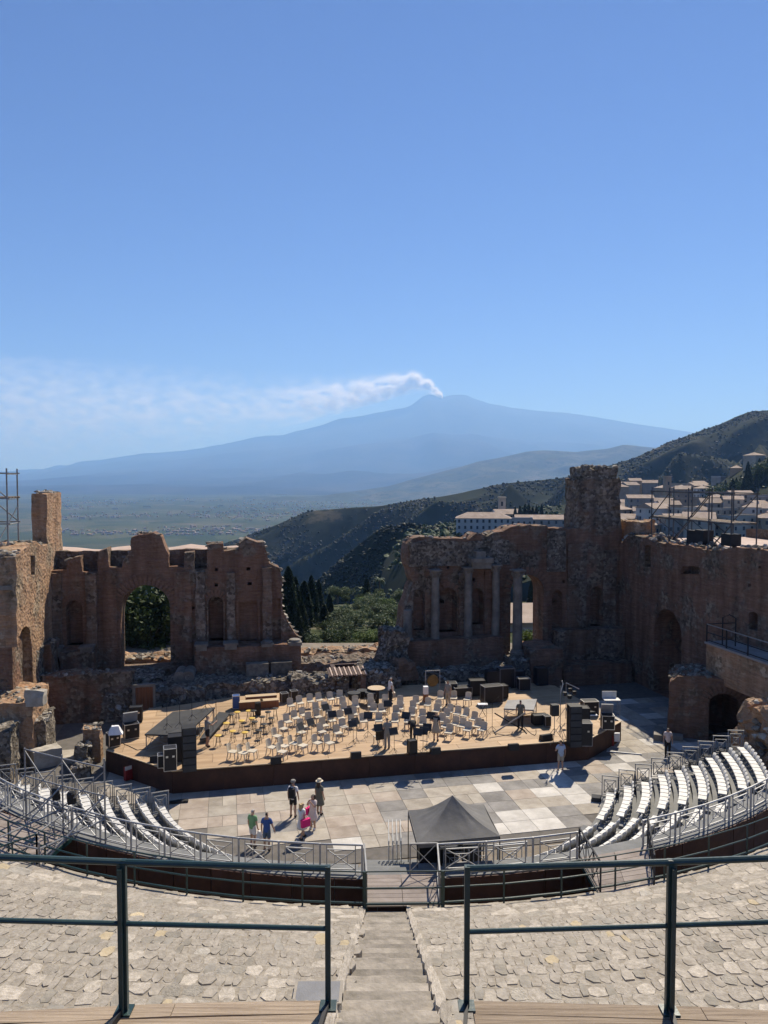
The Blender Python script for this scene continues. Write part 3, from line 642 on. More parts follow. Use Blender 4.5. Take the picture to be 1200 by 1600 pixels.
for i in range(26):
    u = [805, 812, 820, 826, 832, 838, 846, 1118, 1126, 1133, 1138, 1144, 1150, 1156, 1162, 1168, 1175, 1181, 1186, 1191, 1196, 1200, 1147, 1171, 1123, 1189][i]
    hi = u > 1000; d = 480 if not hi else 540; v0 = 822 if not hi else 790 - max(0, (u - 1118)) * .55 + (i % 3) * 9; kd = 'c' if (i % 3 != 1 or not hi) else 'd'
    UL = [805, 812, 820, 826, 832, 838, 846, 1118, 1126, 1133, 1138, 1144, 1150, 1156, 1162, 1168, 1175, 1181, 1186, 1191, 1196, 1200, 1147, 1171, 1123, 1189]
    od = sorted(q for q in UL if (q > 1000) == hi).index(u)
    tree(kd, '%s, %s from left %s' % ('slim dark cypress' if kd == 'c' else 'round dark tree', (ON + ['nineteenth', 'twentieth'])[od], 'in the row behind the white hotel' if not hi else 'on the wooded slope above the town'), u, v0, town_dist(u, v0), (11 if kd == 'c' else 8) + (i % 4) * (2.2 if hi else .6), .8 if kd == 'c' else 1.0, 'trees behind the white hotel' if not hi else 'trees on the slope above the town')
# palms above the olives
for i, (u, v0, v1, d) in enumerate([(565, 962, 922, 150), (593, 958, 906, 158)]):
    p = D(u, v0, d); h = D(u, v1, d).z - p.z; t = thing('palm_tree', ['shorter fan palm left of the lone cypress', 'taller fan palm right of the lone cypress'][i], 'palm', p, 0, 'palms above the olive trees')
    MB().tube([(0, 0, -.5), (.1, 0, h * .5), (0, .1, h)], [.22, .18, .16], 6).build('trunk', 'bark', t)
    mb = MB(); rnd = random.Random(i)
    for k in range(26):
        a = k * 2.4; e_ = rnd.uniform(-.4, 1.0); q = [Vector((0, .1, h))]
        for s_ in range(1, 5): q.append(q[-1] + Vector((cos(a) * cos(e_), sin(a) * cos(e_), sin(e_))) * .45); e_ -= .45
        for s_ in range(4): mb.bar(q[s_], q[s_ + 1], .3 - .05 * s_, .03)
    mb.build('crown', 'leaf_olive', t)
# low garden growth filling the gap
rg = random.Random(77)
for i in range(34):
    d = 82 + 2 * i; u = rg.uniform(505, 655); z = -.9 - (d - 72) * .086; p = Vector((U(u, d), d, z)); kd = rg.choice('oogd')
    h = rg.uniform(1.2, 2.2) if kd != 'o' else rg.uniform(1.7, 2.9); vb = 745 + FPX * (CAM_H - z) / d
    tree(kd, '%s, %s one counted back through the garden gap' % ({'o': 'silvery olive tree', 'g': 'fresh green bush', 'd': 'dark rounded bush'}[kd], ['%s %s' % (p_, s_) for s_ in ('near', 'middle', 'back') for p_ in ON[:12]][i]), u, vb, d, h, 1.35, 'garden growth between the wall halves')


# ================================================================ RUINED STAGE WALL
TW, TP = 5.3, 4.0                                      # wall face and podium face
def WP(pts, t): return [W(u, v, t) for u, v in pts]
def box_t(mb, s0, s1, t0, t1, z0, z1): return mb.box(((s0 + s1) / 2, (t0 + t1) / 2, (z0 + z1) / 2), (s1 - s0, t1 - t0, z1 - z0))
def niche(parent, u0, u1, v0, v1, depth, mat='brick', rect=False, t=TW, n=8):
    """hole outline for the wall and the recessed back with its apse, as a part"""
    s0, z0 = W(u0, v1, t); s1, _ = W(u1, v1, t); _, z1 = W((u0 + u1) / 2, v0, t)
    o = [(s0, z0), (s1, z0), (s1, z1), (s0, z1)] if rect else arch(s0, s1, z0, z1, n)
    mb = MB(); e = .12; m_ = len(o)
    c = (s0 + s1) / 2
    fr = [(c + (x - c) * 1.04, t + depth * .15, z) for x, z in o]; bk = [(c + (x - c) * (1.0 if rect else .8), t + depth, z0 + (z - z0) * (1 if rect else .96)) for x, z in o]
    mb.add(fr + bk, [tuple(m_ + i for i in range(m_))] + [(i, m_ + i, m_ + (i + 1) % m_, (i + 1) % m_) for i in range(m_)])
    mb.build('niche', mat, parent); return o
def voussoirs(parent, s0, s1, z1, t, n=15, h=.55, mat='brick'):
    """fan of long bricks round an arch head"""
    r = (s1 - s0) / 2; c = (s0 + s1) / 2; zc = z1 - r; me = MB().box((0, 0, h / 2), (r * pi / n * .86, .16, h)).mesh('arch_brick', mat)
    for i in range(n):
        a = pi * (i + .5) / n; o = put('arch_brick', me, parent, (c + (r + .04) * cos(a), t + .02, zc + (r + .04) * sin(a))); o.rotation_euler = (0, pi / 2 - a, 0)
def cap_stones(parent, line, t0, t1, rnd, step=.5, size=(.3, .6), pale=.2):
    """loose facing stones along a broken wall top, line = [(s, z)]"""
    k = 0
    for (a, b_) in zip(line, line[1:]):
        L = hypot(b_[0] - a[0], b_[1] - a[1]); m_ = max(1, int(L / step))
        for i in range(m_):
            f = (i + rnd.random() * .8) / m_; stone(parent, (a[0] + (b_[0] - a[0]) * f, rnd.uniform(t0 + .1, t1 - .2), a[1] + (b_[1] - a[1]) * f + .02), rnd.uniform(*size), rnd, pale, .8)

# ---- left half
LW = ttheatre('scaenae_wall', 'ruined brick stage wall with large open arch, left half', 'ruined wall')
top_l = [(70, 893), (86, 892), (104, 891), (105, 876), (114, 872), (126, 869), (128, 894), (152, 894), (153, 862), (168, 857), (170, 886), (190, 887), (192, 876), (204, 858), (205, 840), (216, 835), (240, 833), (252, 838), (255, 850), (263, 866), (264, 886), (287, 886), (288, 864), (303, 863), (304, 889), (323, 889), (324, 851), (348, 849), (350, 862), (373, 860), (374, 849), (385, 841), (402, 848), (412, 847), (416, 862), (420, 880), (436, 888), (441, 902), (440, 930), (442, 955), (450, 972), (461, 990), (470, 1001)]
ol = WP(top_l, TW); z_b = 1.0
out = [(ol[-1][0], z_b), (ol[0][0] - .6, z_b), (ol[0][0] - .6, ol[0][1])] + ol
out = out[::-1]
s0, zs = W(190, 1053, TW); s1, _ = W(267, 1053, TW); za = W(230, 914, TW)[1]
ahole = arch(s0, s1, 2.2, za, 12); holes = [ahole]
holes.append(niche(LW, 104, 130, 938, 1009, .9)); holes.append(niche(LW, 325, 350, 932, 1002, 1.0)); holes.append(niche(LW, 373, 402, 940, 1002, .45, rect=True)); holes.append(niche(LW, 427, 439, 935, 1000, .3, rect=True))
for (u, v, wd, hh) in ((338, 890, 5, 5), (388, 889, 6, 5), (338, 914, 5, 5), (390, 912, 7, 5), (302, 950, 4, 4)):
    holes.append(niche(LW, u - wd / 2, u + wd / 2, v - hh / 2, v + hh / 2, .8, rect=True))
sheet(ragged(out, .35, .09, 3), holes, TW, 1.9, .4, .045, 3).build('masonry', 'brick', LW)
voussoirs(LW, s0, s1, za, TW - .02, 21, .8)
for (u0, u1, v0) in ((104, 130, 938), (325, 350, 932)): a, _ = W(u0, 1000, TW); b_, _ = W(u1, 1000, TW); voussoirs(LW, a, b_, W(u0, v0, TW)[1], TW, 11, .45)
for k, (u0, u1, v0, v1) in enumerate([(80, 97, 896, 1012), (133, 152, 896, 1012), (305, 321, 893, 1006), (354, 368, 895, 1004), (410, 425, 887, 1001), (160, 184, 893, 1058), (272, 300, 895, 1058)]):
    a, za_ = W(u0, v0, TW - .3); b_, zb_ = W(u1, v1, TW - .3)
    rough_block(((a + b_) / 2, TW - .02, zb_), (b_ - a, .5 if k < 5 else .22, za_ - zb_), .35, .07, 40 + k).build('pilaster', 'brick_grey' if k < 5 else 'brick', LW)
for (u0, u1, v0) in ((323, 326, 940), (349, 352, 940), (369, 373, 938), (402, 406, 938)):
    a, z1_ = W(u0, v0, TW); b_, z0_ = W(u1, 1002, TW); box_t(MB(), a, b_, TW - .12, TW + .1, z0_, z1_).build('niche_frame', 'brick', LW)
rnd = random.Random(31)
cap_stones(LW, ol[2:5], TW, TW + 1.8, rnd); cap_stones(LW, ol[12:18], TW, TW + 1.8, rnd, .35); cap_stones(LW, ol[25:32], TW, TW + 1.8, rnd, .35); cap_stones(LW, ol[33:], TW, TW + 1.8, rnd, .3, (.3, .65), .3)
a, z1_ = W(84, 862, TW + 1.5); b_, z0_ = W(414, 905, TW + 1.5)
rough_block(((a + b_) / 2, TW + 1.55, z0_), (b_ - a, .5, z1_ - z0_), .4, .06, 88, 0, 1.0, .12).build('rear_parapet', 'brick_grey', LW)
# podium and its pedestals
PODL = ttheatre('wall_podium', 'brick podium with column bases under the left stage wall', 'podium')
a, zt = W(304, 1014, TP); b_, zb = W(470, 1014, TP)
rough_block(((a + b_) / 2, TP + .75, .9), (b_ - a, 1.5, zt - .9), .4, .07, 61).build('masonry', 'brick', PODL)
zt2 = zt
for (u0, u1, v0, v1) in ((306, 323, 1007, 1018), (351, 370, 1005, 1015)):
    x0, z1_ = W(u0, v0, TP); x1, z0_ = W(u1, v1, TP); mb = box_t(MB(), x0, x1, TP - .12, TP + .8, zt - .15, z1_); box_t(mb, x0 - .1, x1 + .1, TP - .2, TP + .9, z1_ - .12, z1_ + .002); mb.build('pedestal', 'marble', PODL)
for (u0, u1, v0) in ((409, 426, 1001), (451, 470, 999)):
    x0, z1_ = W(u0, v0, TP + .4); x1, _ = W(u1, v0, TP + .4); r_ = (x1 - x0) / 2; hh = z1_ - zt
    mb = box_t(MB(), x0 - .05, x1 + .05, TP, TP + 2 * r_ + .1, zt - .1, zt + hh * .45); mb.lathe([(r_, zt + hh * .45), (r_ * 1.02, zt + hh * .6), (r_ * .9, zt + hh * .75), (r_ * .95, zt + hh * .9), (r_ * .8, zt + hh)], 18, ((x0 + x1) / 2, TP + r_ + .05, 0)); mb.build('column_base', 'marble', PODL)
PODL2 = ttheatre('wall_podium', 'brick podium with two low pedestals left of the arch', 'podium')
a, zt = W(93, 1020, TP); b_, _ = W(148, 1020, TP)
rough_block(((a + b_) / 2, TP + .8, 1.0), (b_ - a, 1.6, zt - 1.0), .4, .08, 62).build('masonry', 'brick', PODL2)
for (u0, u1, v0) in ((75, 96, 1013), (122, 146, 1012)):
    x0, z1_ = W(u0, v0, TP); x1, _ = W(u1, v0, TP); mb = box_t(MB(), x0 + .1, x1 - .1, TP + .05, TP + .9, zt - .3, z1_ - .1); box_t(mb, x0, x1, TP - .05, TP + 1.0, z1_ - .102, z1_); mb.build('pedestal', 'marble', PODL2)
# rear corridor with its restored pink roof, seen over the wall top
RC = ttheatre('rear_corridor', 'rear corridor wall with restored pink roof behind the left stage wall', 'ruined wall')
a, z0_ = W(62, 862, 9.0); b_, z1_ = W(412, 853, 9.0); zr = W(150, 863, 9.0)[1]
box_t(MB(), a, b_, 9.0, 13.0, -.8, zr).build('masonry', 'brick_grey', RC) if False else None
sheet(ragged([(a, 1.5), (b_, 1.5), (b_, zr - .25), (a, zr - .25)], .6, .05, 5), [arch(s0 - .3, s1 + .9, 1.6, za - .3, 10)], 9.0, .8, .6, .06, 12).build('masonry', 'brick_grey', RC)
mb = MB(); nseg = 26; vs = []
for i in range(nseg + 1):
    x = a + (b_ - a) * i / nseg; wv = .12 * sin(x * 1.3) + .10 * N(x, 3, 1)
    vs += [(x, 8.9, zr - .25 + wv), (x, 10.4, zr + .18 + wv), (x, 12.4, zr + .05 + wv)]
fs = []
for i in range(nseg):
    for k in range(2): fs.append((3 * i + k, 3 * i + 3 + k, 3 * i + 4 + k, 3 * i + 1 + k))
mb.add(vs, fs); mb.smooth = True; mb.build('roof', 'terracotta', RC)
# pier standing on the left corner
PIER = ttheatre('corner_pier', 'tall free standing brick pier on the left corner', 'ruined pier')
x0, zb = W(51, 850, 5.0); x1, _ = W(74, 850, 5.0); zt = W(62, 772, 5.0)[1]
rough_block(((x0 + x1) / 2, 7.4, zb - 2.2), (x1 - x0, 4.8, zt - zb + 2.2), .35, .07, 71).build('masonry', 'brick_tan', PIER)
rnd = random.Random(32)
for k in range(16): stone(PIER, (rnd.uniform(x0 + .1, x1 - .1), rnd.uniform(5.3, 9.5), zt + rnd.uniform(0, .2)), rnd.uniform(.3, .55), rnd, .1)

# ---- left wing, face turned to the sun
SWL = -22.5
def WSP(pts, s): return [WS(u, v, s) for u, v in pts]
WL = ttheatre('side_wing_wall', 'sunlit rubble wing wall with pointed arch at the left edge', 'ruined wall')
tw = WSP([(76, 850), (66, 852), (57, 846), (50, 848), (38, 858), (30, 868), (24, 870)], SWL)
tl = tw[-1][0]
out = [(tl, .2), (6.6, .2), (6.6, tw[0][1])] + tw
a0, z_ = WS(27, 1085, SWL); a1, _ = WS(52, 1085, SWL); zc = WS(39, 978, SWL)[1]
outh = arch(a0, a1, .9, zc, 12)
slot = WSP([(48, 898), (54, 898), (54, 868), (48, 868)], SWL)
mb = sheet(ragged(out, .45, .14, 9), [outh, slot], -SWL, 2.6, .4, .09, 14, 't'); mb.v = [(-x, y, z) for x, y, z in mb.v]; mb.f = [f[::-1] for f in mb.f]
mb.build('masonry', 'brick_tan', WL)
# chamber behind the arch: back wall
rough_block((SWL - 3.6, (a0 + a1) / 2, .3), (.8, abs(a1 - a0) + 3, 7.5), .5, .08, 77).build('chamber_wall', 'brick', WL)
rnd = random.Random(33)
for k in range(46): f = rnd.random() * (len(tw) - 1); i = int(f); p_ = Vector(tw[i]).lerp(Vector(tw[i + 1]), f - i); stone(WL, (SWL - rnd.uniform(.1, 2.4), p_.x, p_.y + .03), rnd.uniform(.3, .6), rnd, .3)
# end face of the wing towards the audience: brick jamb and the broken block above
ENDF = ttheatre('wing_end_wall', 'brick end wall of the left wing with broken top', 'ruined wall')
zq = W(5, 917, tl)[1]; zq2 = W(5, 868, tl)[1]
rough_block((SWL - 5.2, tl + 1.2, 0), (9.8, 2.2, zq), .4, .06, 78).build('masonry', 'brick', ENDF)
rough_block((SWL - 4.9, tl + 1.5, zq - .02), (9.4, 2.4, zq2 - zq), .4, .16, 79).build('rubble_core', 'rubble', ENDF)
box_t(MB(), SWL - 10, SWL - .2, tl - .1, tl + .3, zq - .18, zq + .06).build('ledge', 'marble', ENDF)
ROOFL = ttheatre('restored_roof', 'flat pale restored roof behind the left wing scaffold', 'roof')
zz = WS(30, 850, SWL - 3)[1] - .25
box_t(MB(), SWL - 14, SWL - 2.7, -1.0, 8.5, zz - .3, zz).build('roof', 'dirt_pale', ROOFL)

# ---- right half
RW = ttheatre('scaenae_wall', 'ruined brick stage wall with tall columns, right half', 'ruined wall')
top_r = [(625, 1005), (632, 950), (640, 930), (645, 910), (640, 892), (635, 875), (637, 850), (645, 841), (662, 839), (687, 841), (707, 842), (732, 842), (745, 833), (760, 837), (772, 832), (787, 830), (797, 823), (826, 821), (855, 822), (857, 826), (890, 826), (972, 826)]
ol = WP(top_r, TW); out = [(ol[-1][0], .4), (ol[0][0], .4)] + ol
s0, _ = W(797, 1040, TW); s1, _ = W(848, 1040, TW); za = W(822, 898, TW)[1]
h_door = arch(s0, s1, 1.6, za, 12); holes = [h_door]
for a in [(686, 714, 919, 988, .9), (737, 755, 919, 976, .8), (646, 664, 921, 985, .6), (921, 941, 916, 979, .8), (862, 878, 922, 1000, .5)]: holes.append(niche(RW, *a))
for (u, v, wd, hh) in ((671, 872, 18, 14), (769, 876, 8, 6), (686, 906, 4, 5), (740, 906, 5, 5), (692, 941, 5, 5), (700, 887, 4, 4), (893, 921, 6, 8), (881, 909, 4, 5), (959, 908, 9, 10), (868, 940, 5, 6)): holes.append(niche(RW, u - wd / 2, u + wd / 2, v - hh / 2, v + hh / 2, .9, rect=True))
sheet(ragged(out, .35, .11, 6), holes, TW, 2.1, .42, .06, 7).build('masonry', 'brick', RW)
voussoirs(RW, s0, s1, za, TW - .02, 15, .6)
for (u0, u1, v0) in ((686, 714, 919), (737, 755, 919)): a, _ = W(u0, 990, TW); b_, _ = W(u1, 990, TW); voussoirs(RW, a, b_, W(u0, v0, TW)[1], TW, 9, .4)
for k, (u0, u1, v0, v1, m_) in enumerate([(665, 676, 890, 1003, 'brick'), (718, 728, 895, 1003, 'brick'), (758, 768, 890, 1003, 'brick'), (888, 915, 850, 1040, 'brick_grey'), (856, 884, 830, 893, 'rubble'), (945, 962, 860, 1010, 'brick_grey')]):
    a, za_ = W(u0, v0, TW - .2); b_, zb_ = W(u1, v1, TW - .2)
    rough_block(((a + b_) / 2, TW, zb_), (b_ - a, .34, za_ - zb_), .4, .07, 140 + k).build('pilaster', m_, RW)
rnd = random.Random(35); cap_stones(RW, ol[6:20], TW, TW + 2.0, rnd, .42, (.3, .55), .25)
for (u0, u1, v0, v1, th, m_) in [(640, 796, 841, 886, .22, 'rubble')]:
    a, za_ = W(u0, v0, TW - .1); b_, zb_ = W(u1, v1, TW - .1)
    for (x, y) in zip([a + (b_ - a) * i / 6 for i in range(6)], [a + (b_ - a) * (i + 1) / 6 for i in range(6)]):
        rough_block(((x + y) / 2, TW + .03, zb_ + .2), (y - x + .05, .3, za_ - zb_ - .5), .35, .12, int(x * 10)).build('facing_course', m_, RW)
PODR = ttheatre('wall_podium', 'brick podium carrying the marble columns, right of the gap', 'podium')
a, zt = W(622, 1003, TP); b_, _ = W(786, 1003, TP); zb = W(700, 1045, TP)[1]
rough_block(((a + b_) / 2, TP + .8, .2), (b_ - a, 1.7, zt - .2), .4, .07, 151).build('masonry', 'brick', PODR)
ztR = zt
# right block under the wing: stepped podium
POD3 = ttheatre('wall_podium', 'dark stepped masonry podium between right doorway and wing', 'podium')
a, zt = W(868, 985, TP + .6); b_, _ = W(972, 985, TP + .6)
rough_block(((a + b_) / 2, TP + 1.0, 0), (b_ - a, 1.8, zt), .4, .09, 152).build('masonry', 'brick_grey', POD3)
a2, zt3 = W(880, 1040, 2.6); b2, _ = W(985, 1040, 2.6)
rough_block(((a2 + b2) / 2, 3.2, 0), (b2 - a2, 1.6, zt3), .4, .09, 153).build('lower_step', 'brick', POD3)
rough_block((W(846, 1060, 3.0)[0], 3.6, 0), (2.6, 3.2, 3.0), .4, .12, 154).build('jamb_footing', 'brick', POD3)

# ---- tower on the right corner
TWR = ttheatre('corner_tower', 'massive square brick tower stump on the right corner', 'ruined tower')
x0, zb = W(904, 826, TW); x1, _ = W(968, 826, TW); zm = W(930, 748, TW)[1]; zt = W(930, 731, TW)[1]
rough_block(((x0 + x1) / 2, TW + 1.3, zb - .3), (x1 - x0, 2.6, zm - zb + .3), .3, .2, 161).build('masonry', 'brick_grey', TWR)
rough_block(((x0 + x1) / 2 + .1, TW + 1.25, zm - .2), ((x1 - x0) * .86, 2.3, zt - zm + .2), .35, .2, 162).build('rubble_core', 'rubble', TWR)
rnd = random.Random(36)
for k in range(60): stone(TWR, (rnd.uniform(x0 + .5, x1 - .3), TW + rnd.uniform(.2, 2.3), zt + rnd.uniform(-.05, .15)), rnd.uniform(.3, .6), rnd, .15)
for k in range(40): sd_ = rnd.choice((x0 + .02, x1 - .02)); stone(TWR, (sd_, TW + rnd.uniform(.1, 2.5), rnd.uniform(zb, zm)), rnd.uniform(.25, .5), rnd, .1)

# ---- columns
def column(u, v0, v1, r, label, t=4.75, cap=True, ped=None, drums=3, dy=0):
    s, z0_ = W(u, v0, t); z1_ = W(u, v1, t)[1]; h = z1_ - z0_
    c = ttheatre('marble_column', label, 'column', 'columns of the right stage wall'); P = (s, t, 0); rr = random.Random(int(u))
    if ped: box_t(MB(), s - ped[0], s + ped[0], t - ped[0], t + ped[0], z0_ - ped[1], z0_ - .002).build('pedestal', 'marble', c)
    MB().lathe([(r * 1.4, z0_), (r * 1.4, z0_ + .12), (r * 1.25, z0_ + .16), (r * 1.3, z0_ + .24), (r * 1.05, z0_ + .32)], 18, P).build('column_base', 'marble', c)
    zt_ = z1_ - (.62 if cap else 0); za_ = z0_ + .3; cuts = sorted([za_, zt_] + [za_ + (zt_ - za_) * (k + rr.uniform(.8, 1.2)) / drums for k in range(drums - 1)])
    for i, (a, b_) in enumerate(zip(cuts, cuts[1:])):
        f0 = (a - za_) / (zt_ - za_); f1 = (b_ - za_) / (zt_ - za_); mb = MB(); mb.smooth = False
        mb.lathe([(r * (1.02 - .13 * f0) - .02, a), (r * (1.02 - .13 * f0), a + .03), (r * (1.02 - .13 * (f0 + f1) / 2), (a + b_) / 2), (r * (1.02 - .13 * f1), b_ - .03), (r * (1.02 - .13 * f1) - .02, b_)], 20, (P[0] + rr.uniform(-.015, .015), P[1], 0)); mb.build('drum', 'marble', c)
    if cap:
        mb = MB().lathe([(r * .86, zt_), (r * .95, zt_ + .05), (r * .88, zt_ + .1), (r * .98, zt_ + .3), (r * 1.2, zt_ + .48), (r * 1.28, zt_ + .52)], 18, P); box_t(mb, s - r * 1.3, s + r * 1.3, t - r * 1.3, t + r * 1.3, zt_ + .52, zt_ + .62)
        for k in range(8): a = 2 * pi * k / 8; mb.tube([(s + r * .9 * cos(a), t + r * .9 * sin(a), zt_ + .08), (s + r * 1.1 * cos(a), t + r * 1.1 * sin(a), zt_ + .3), (s + r * 1.35 * cos(a), t + r * 1.35 * sin(a), zt_ + .36)], [.07, .08, .04], 5)
        mb.build('capital', 'marble', c)
    return c
column(637, 1003, 953, .34, 'broken column stump at the left end of the right wall', drums=2, cap=False)
column(680, 1004, 890, .33, 'leftmost full column with plain capital on the brick podium')
column(731, 1004, 886, .33, 'middle column under the entablature fragment')
column(774, 1001, 882, .31, 'column right of the entablature fragment at podium end')
column(808, 1020, 890, .38, 'tall dark column on high pedestal in front of the doorway', t=3.8, ped=(.52, 1.4), drums=2)
EN = ttheatre('entablature_fragment', 'fragment of carved entablature bridging two columns', 'entablature')
x0, zb = W(735, 888, 4.75); x1, zt = W(765, 871, 4.75)
mb = box_t(MB(), x0, x1, 4.3, 5.4, zb, zb + (zt - zb) * .55); box_t(mb, x0 - .12, x1 + .12, 4.15, 5.4, zb + (zt - zb) * .55 - .001, zt); mb.build('cornice_block', 'marble', EN)
rough_block(((x0 + x1) / 2 - .05, 4.8, zt - .02), (.85, .8, .5), .2, .08, 8).build('crowning_stone', 'marble', EN)

# ---- right wing
SWR = 20.6
WR = ttheatre('side_wing_wall', 'shaded brick wing wall with tall arch at the right', 'ruined wall')
tw = WSP([(1262, 862), (1200, 860), (1175, 858), (1150, 856), (1120, 860), (1100, 858), (1075, 852), (1060, 853), (1045, 848), (1020, 848), (1012, 840), (998, 838), (985, 836), (975, 842), (970, 850)], SWR)
out = [(tw[0][0], -.1), (7.0, -.1), (7.0, tw[-1][1])] + tw[::-1]; out = out[::-1]
a0, _ = WS(1063, 1080, SWR); a1, _ = WS(1021, 1080, SWR); zc = WS(1037, 950, SWR)[1]
h1 = arch(a0, a1, .02, zc, 12)
b0, zb0 = WS(1184, 987, SWR); b1, _ = WS(1169, 987, SWR); zb1 = WS(1176, 956, SWR)[1]; h2 = arch(b0, b1, zb0, zb1, 6, .5)
hx = [h1, h2]
for q in ([(1017, 886), (1007, 886), (1007, 852), (1017, 852)], [(1094, 897), (1064, 897), (1066, 885), (1092, 885)], [(1190, 888), (1186, 888), (1186, 884), (1190, 884)], [(1173, 917), (1169, 917), (1169, 912), (1173, 912)]): hx.append(WSP(q, SWR))
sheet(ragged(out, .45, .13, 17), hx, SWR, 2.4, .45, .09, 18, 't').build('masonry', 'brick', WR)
rough_block((SWR + 2.9, (a0 + a1) / 2, WS(1040, 1013, SWR)[1]), (1.0, abs(a1 - a0) + .6, 5.5), .4, .08, 170).build('arch_infill', 'brick', WR)
rough_block((SWR + 5.5, (a0 + a1) / 2 + .5, 0), (.8, abs(a1 - a0) + 5, 7.0), .5, .08, 171).build('chamber_wall', 'brick', WR)
box_t(MB(), SWR + .6, SWR + 2.2, min(b0, b1) - .3, max(b0, b1) + .3, zb0 - .3, zb1 + .3).build('window_back', 'brick', WR)
for q in ((1012, 868, 1.0), (1079, 891, 1.6)):
    tt, zz_ = WS(q[0], q[1], SWR); box_t(MB(), SWR + .7, SWR + 1.6, tt - 2.0, tt + 2.0, zz_ - 1.6, zz_ + 1.0).build('recess_back', 'brick_grey', WR)
rnd = random.Random(37)
for k in range(90): f = rnd.random() * (len(tw) - 1); i = int(f); p_ = Vector(tw[i]).lerp(Vector(tw[i + 1]), f - i); stone(WR, (SWR + rnd.uniform(.1, 2.2), p_.x, p_.y + rnd.uniform(-.02, .12)), rnd.uniform(.3, .65), rnd, .3)
ROOFR = ttheatre('restored_roof', 'flat pink restored roof behind the right wing scaffold', 'roof')
zz = WS(1100, 848, SWR + 3)[1]
box_t(MB(), SWR + 2.6, SWR + 12, -16, 6.0, zz - .8, zz - .3).build('roof', 'terracotta', ROOFR)
rough_block((SWR + 12.6, -6, zz - 3), (1.0, 24, 3.4), .5, .1, 172).build('parapet', 'brick_grey', ROOFR)
# rubble stub beside the tower
RS = ttheatre('rubble_stub', 'tan rubble stub on the wing top beside the tower', 'rubble'); q = WS(990, 835, SWR + 1.2)
rough_block((SWR + 1.3, q[0] - .2, q[1] - .4), (1.8, 2.6, 1.5), .3, .18, 173).build('masonry', 'brick_tan', RS)

# ---- vaulted block in front of the right wing, walkway and rocky bank
A_ = G(1045, 1150, 0); RZV = atan2(-.36, .93)
VB = thing('vaulted_block', 'low vaulted masonry block below the right walkway', 'ruined wall', A_, RZV)
q = [(0, 3.35), (.5, 3.75), (1.6, 3.9), (3.0, 3.85), (4.6, 3.75), (6.5, 3.9), (8.5, 4.2)]
out = [(8.5, -.05), (-.1, -.05)] + q; out = out[::-1]; x0, x1, zc = 2.25, 3.95, 2.95
sheet(ragged(out, .4, .1, 20), [arch(x0, x1, .0, zc, 10, .8)], 0, 3.4, .45, .12, 21).build('masonry', 'brick', VB)
voussoirs(VB, x0, x1, zc + .05, -.02, 13, .6)
rough_block(((x0 + x1) / 2, 3.7, 0), (3.6, .5, 3.2), .5, .08, 22).build('vault_end', 'brick', VB)
rnd = random.Random(38)
for k in range(130): f = rnd.random() * (len(q) - 1); i = int(f); p_ = Vector(q[i]).lerp(Vector(q[i + 1]), f - i); stone(VB, (p_.x, rnd.uniform(.1, 3.3), p_.y + .02), rnd.uniform(.2, .45), rnd, .1)
mb = MB().box((-.6, -.4, .2), (.5, 1.8, .4)).box((.3, -.5, .15), (1.0, .5, .3)); mb.build('kerb_stone', 'marble', VB)
WK = ttheatre('visitor_walkway', 'concrete visitor walkway with dark railings along the right wing', 'walkway')
zk = WS(1150, 1020, SWR - 1.9)[1]; k0 = WS(1106, 1003, SWR - 1.9)[0]
def wk(t): return zk
box_t(MB(), SWR - 2.0, SWR - .05, -16, k0, zk - 2.2, zk).build('ramp_wall', 'brick_tan', WK)
box_t(MB(), SWR - 2.15, SWR - .06, -16, k0, zk + .002, zk + .12).build('deck', 'riser_grey', WK)
sr = SWR - 2.05; zd = zk + .12
for i in range(7): t_ = k0 - .1 - i * 1.9; MB().bar((sr, t_, zd), (sr, t_, zd + 1.1), .06).build('post', 'black', WK)
for hh in (1.1, .6, .12): MB().bar((sr, k0 - .1, zd + hh), (sr, -16, zd + hh), .05).build('rail', 'steel' if hh == 1.1 else 'black', WK)
MB().bar((sr, k0 - .1, zd + 1.1), (SWR - .1, k0 - .1, zd + 1.1), .05).build('rail', 'black', WK)
MB().tube([(sr + .3, k0 - 1.2, zd), (sr + .3, k0 - 1.2, zd + 1.7), (sr + .6, k0 - 1.4, zd + 1.9), (sr + .9, k0 - 1.6, zd + 1.7), (sr + .9, k0 - 1.6, zd)], .04, 6).build('gate_hoop', 'black', WK)
BK = ttheatre('rocky_bank', 'sunlit bank of loose rock and rubble above the right seats', 'rocky bank')
bx, by = toT(19.0, 38.2)
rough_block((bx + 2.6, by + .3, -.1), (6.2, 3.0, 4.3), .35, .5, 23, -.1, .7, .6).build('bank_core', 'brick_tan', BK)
rnd = random.Random(39)
for k in range(170): stone(BK, (bx + 2.6 + (q_ := rnd.uniform(-2.6, 2.6)), by + .3 + rnd.uniform(-1.25, 1.1), rnd.uniform(1.8, 4.4) if abs(q_) < 2.2 else rnd.uniform(1.2, 3.4)), rnd.uniform(.2, .6), rnd, .35)

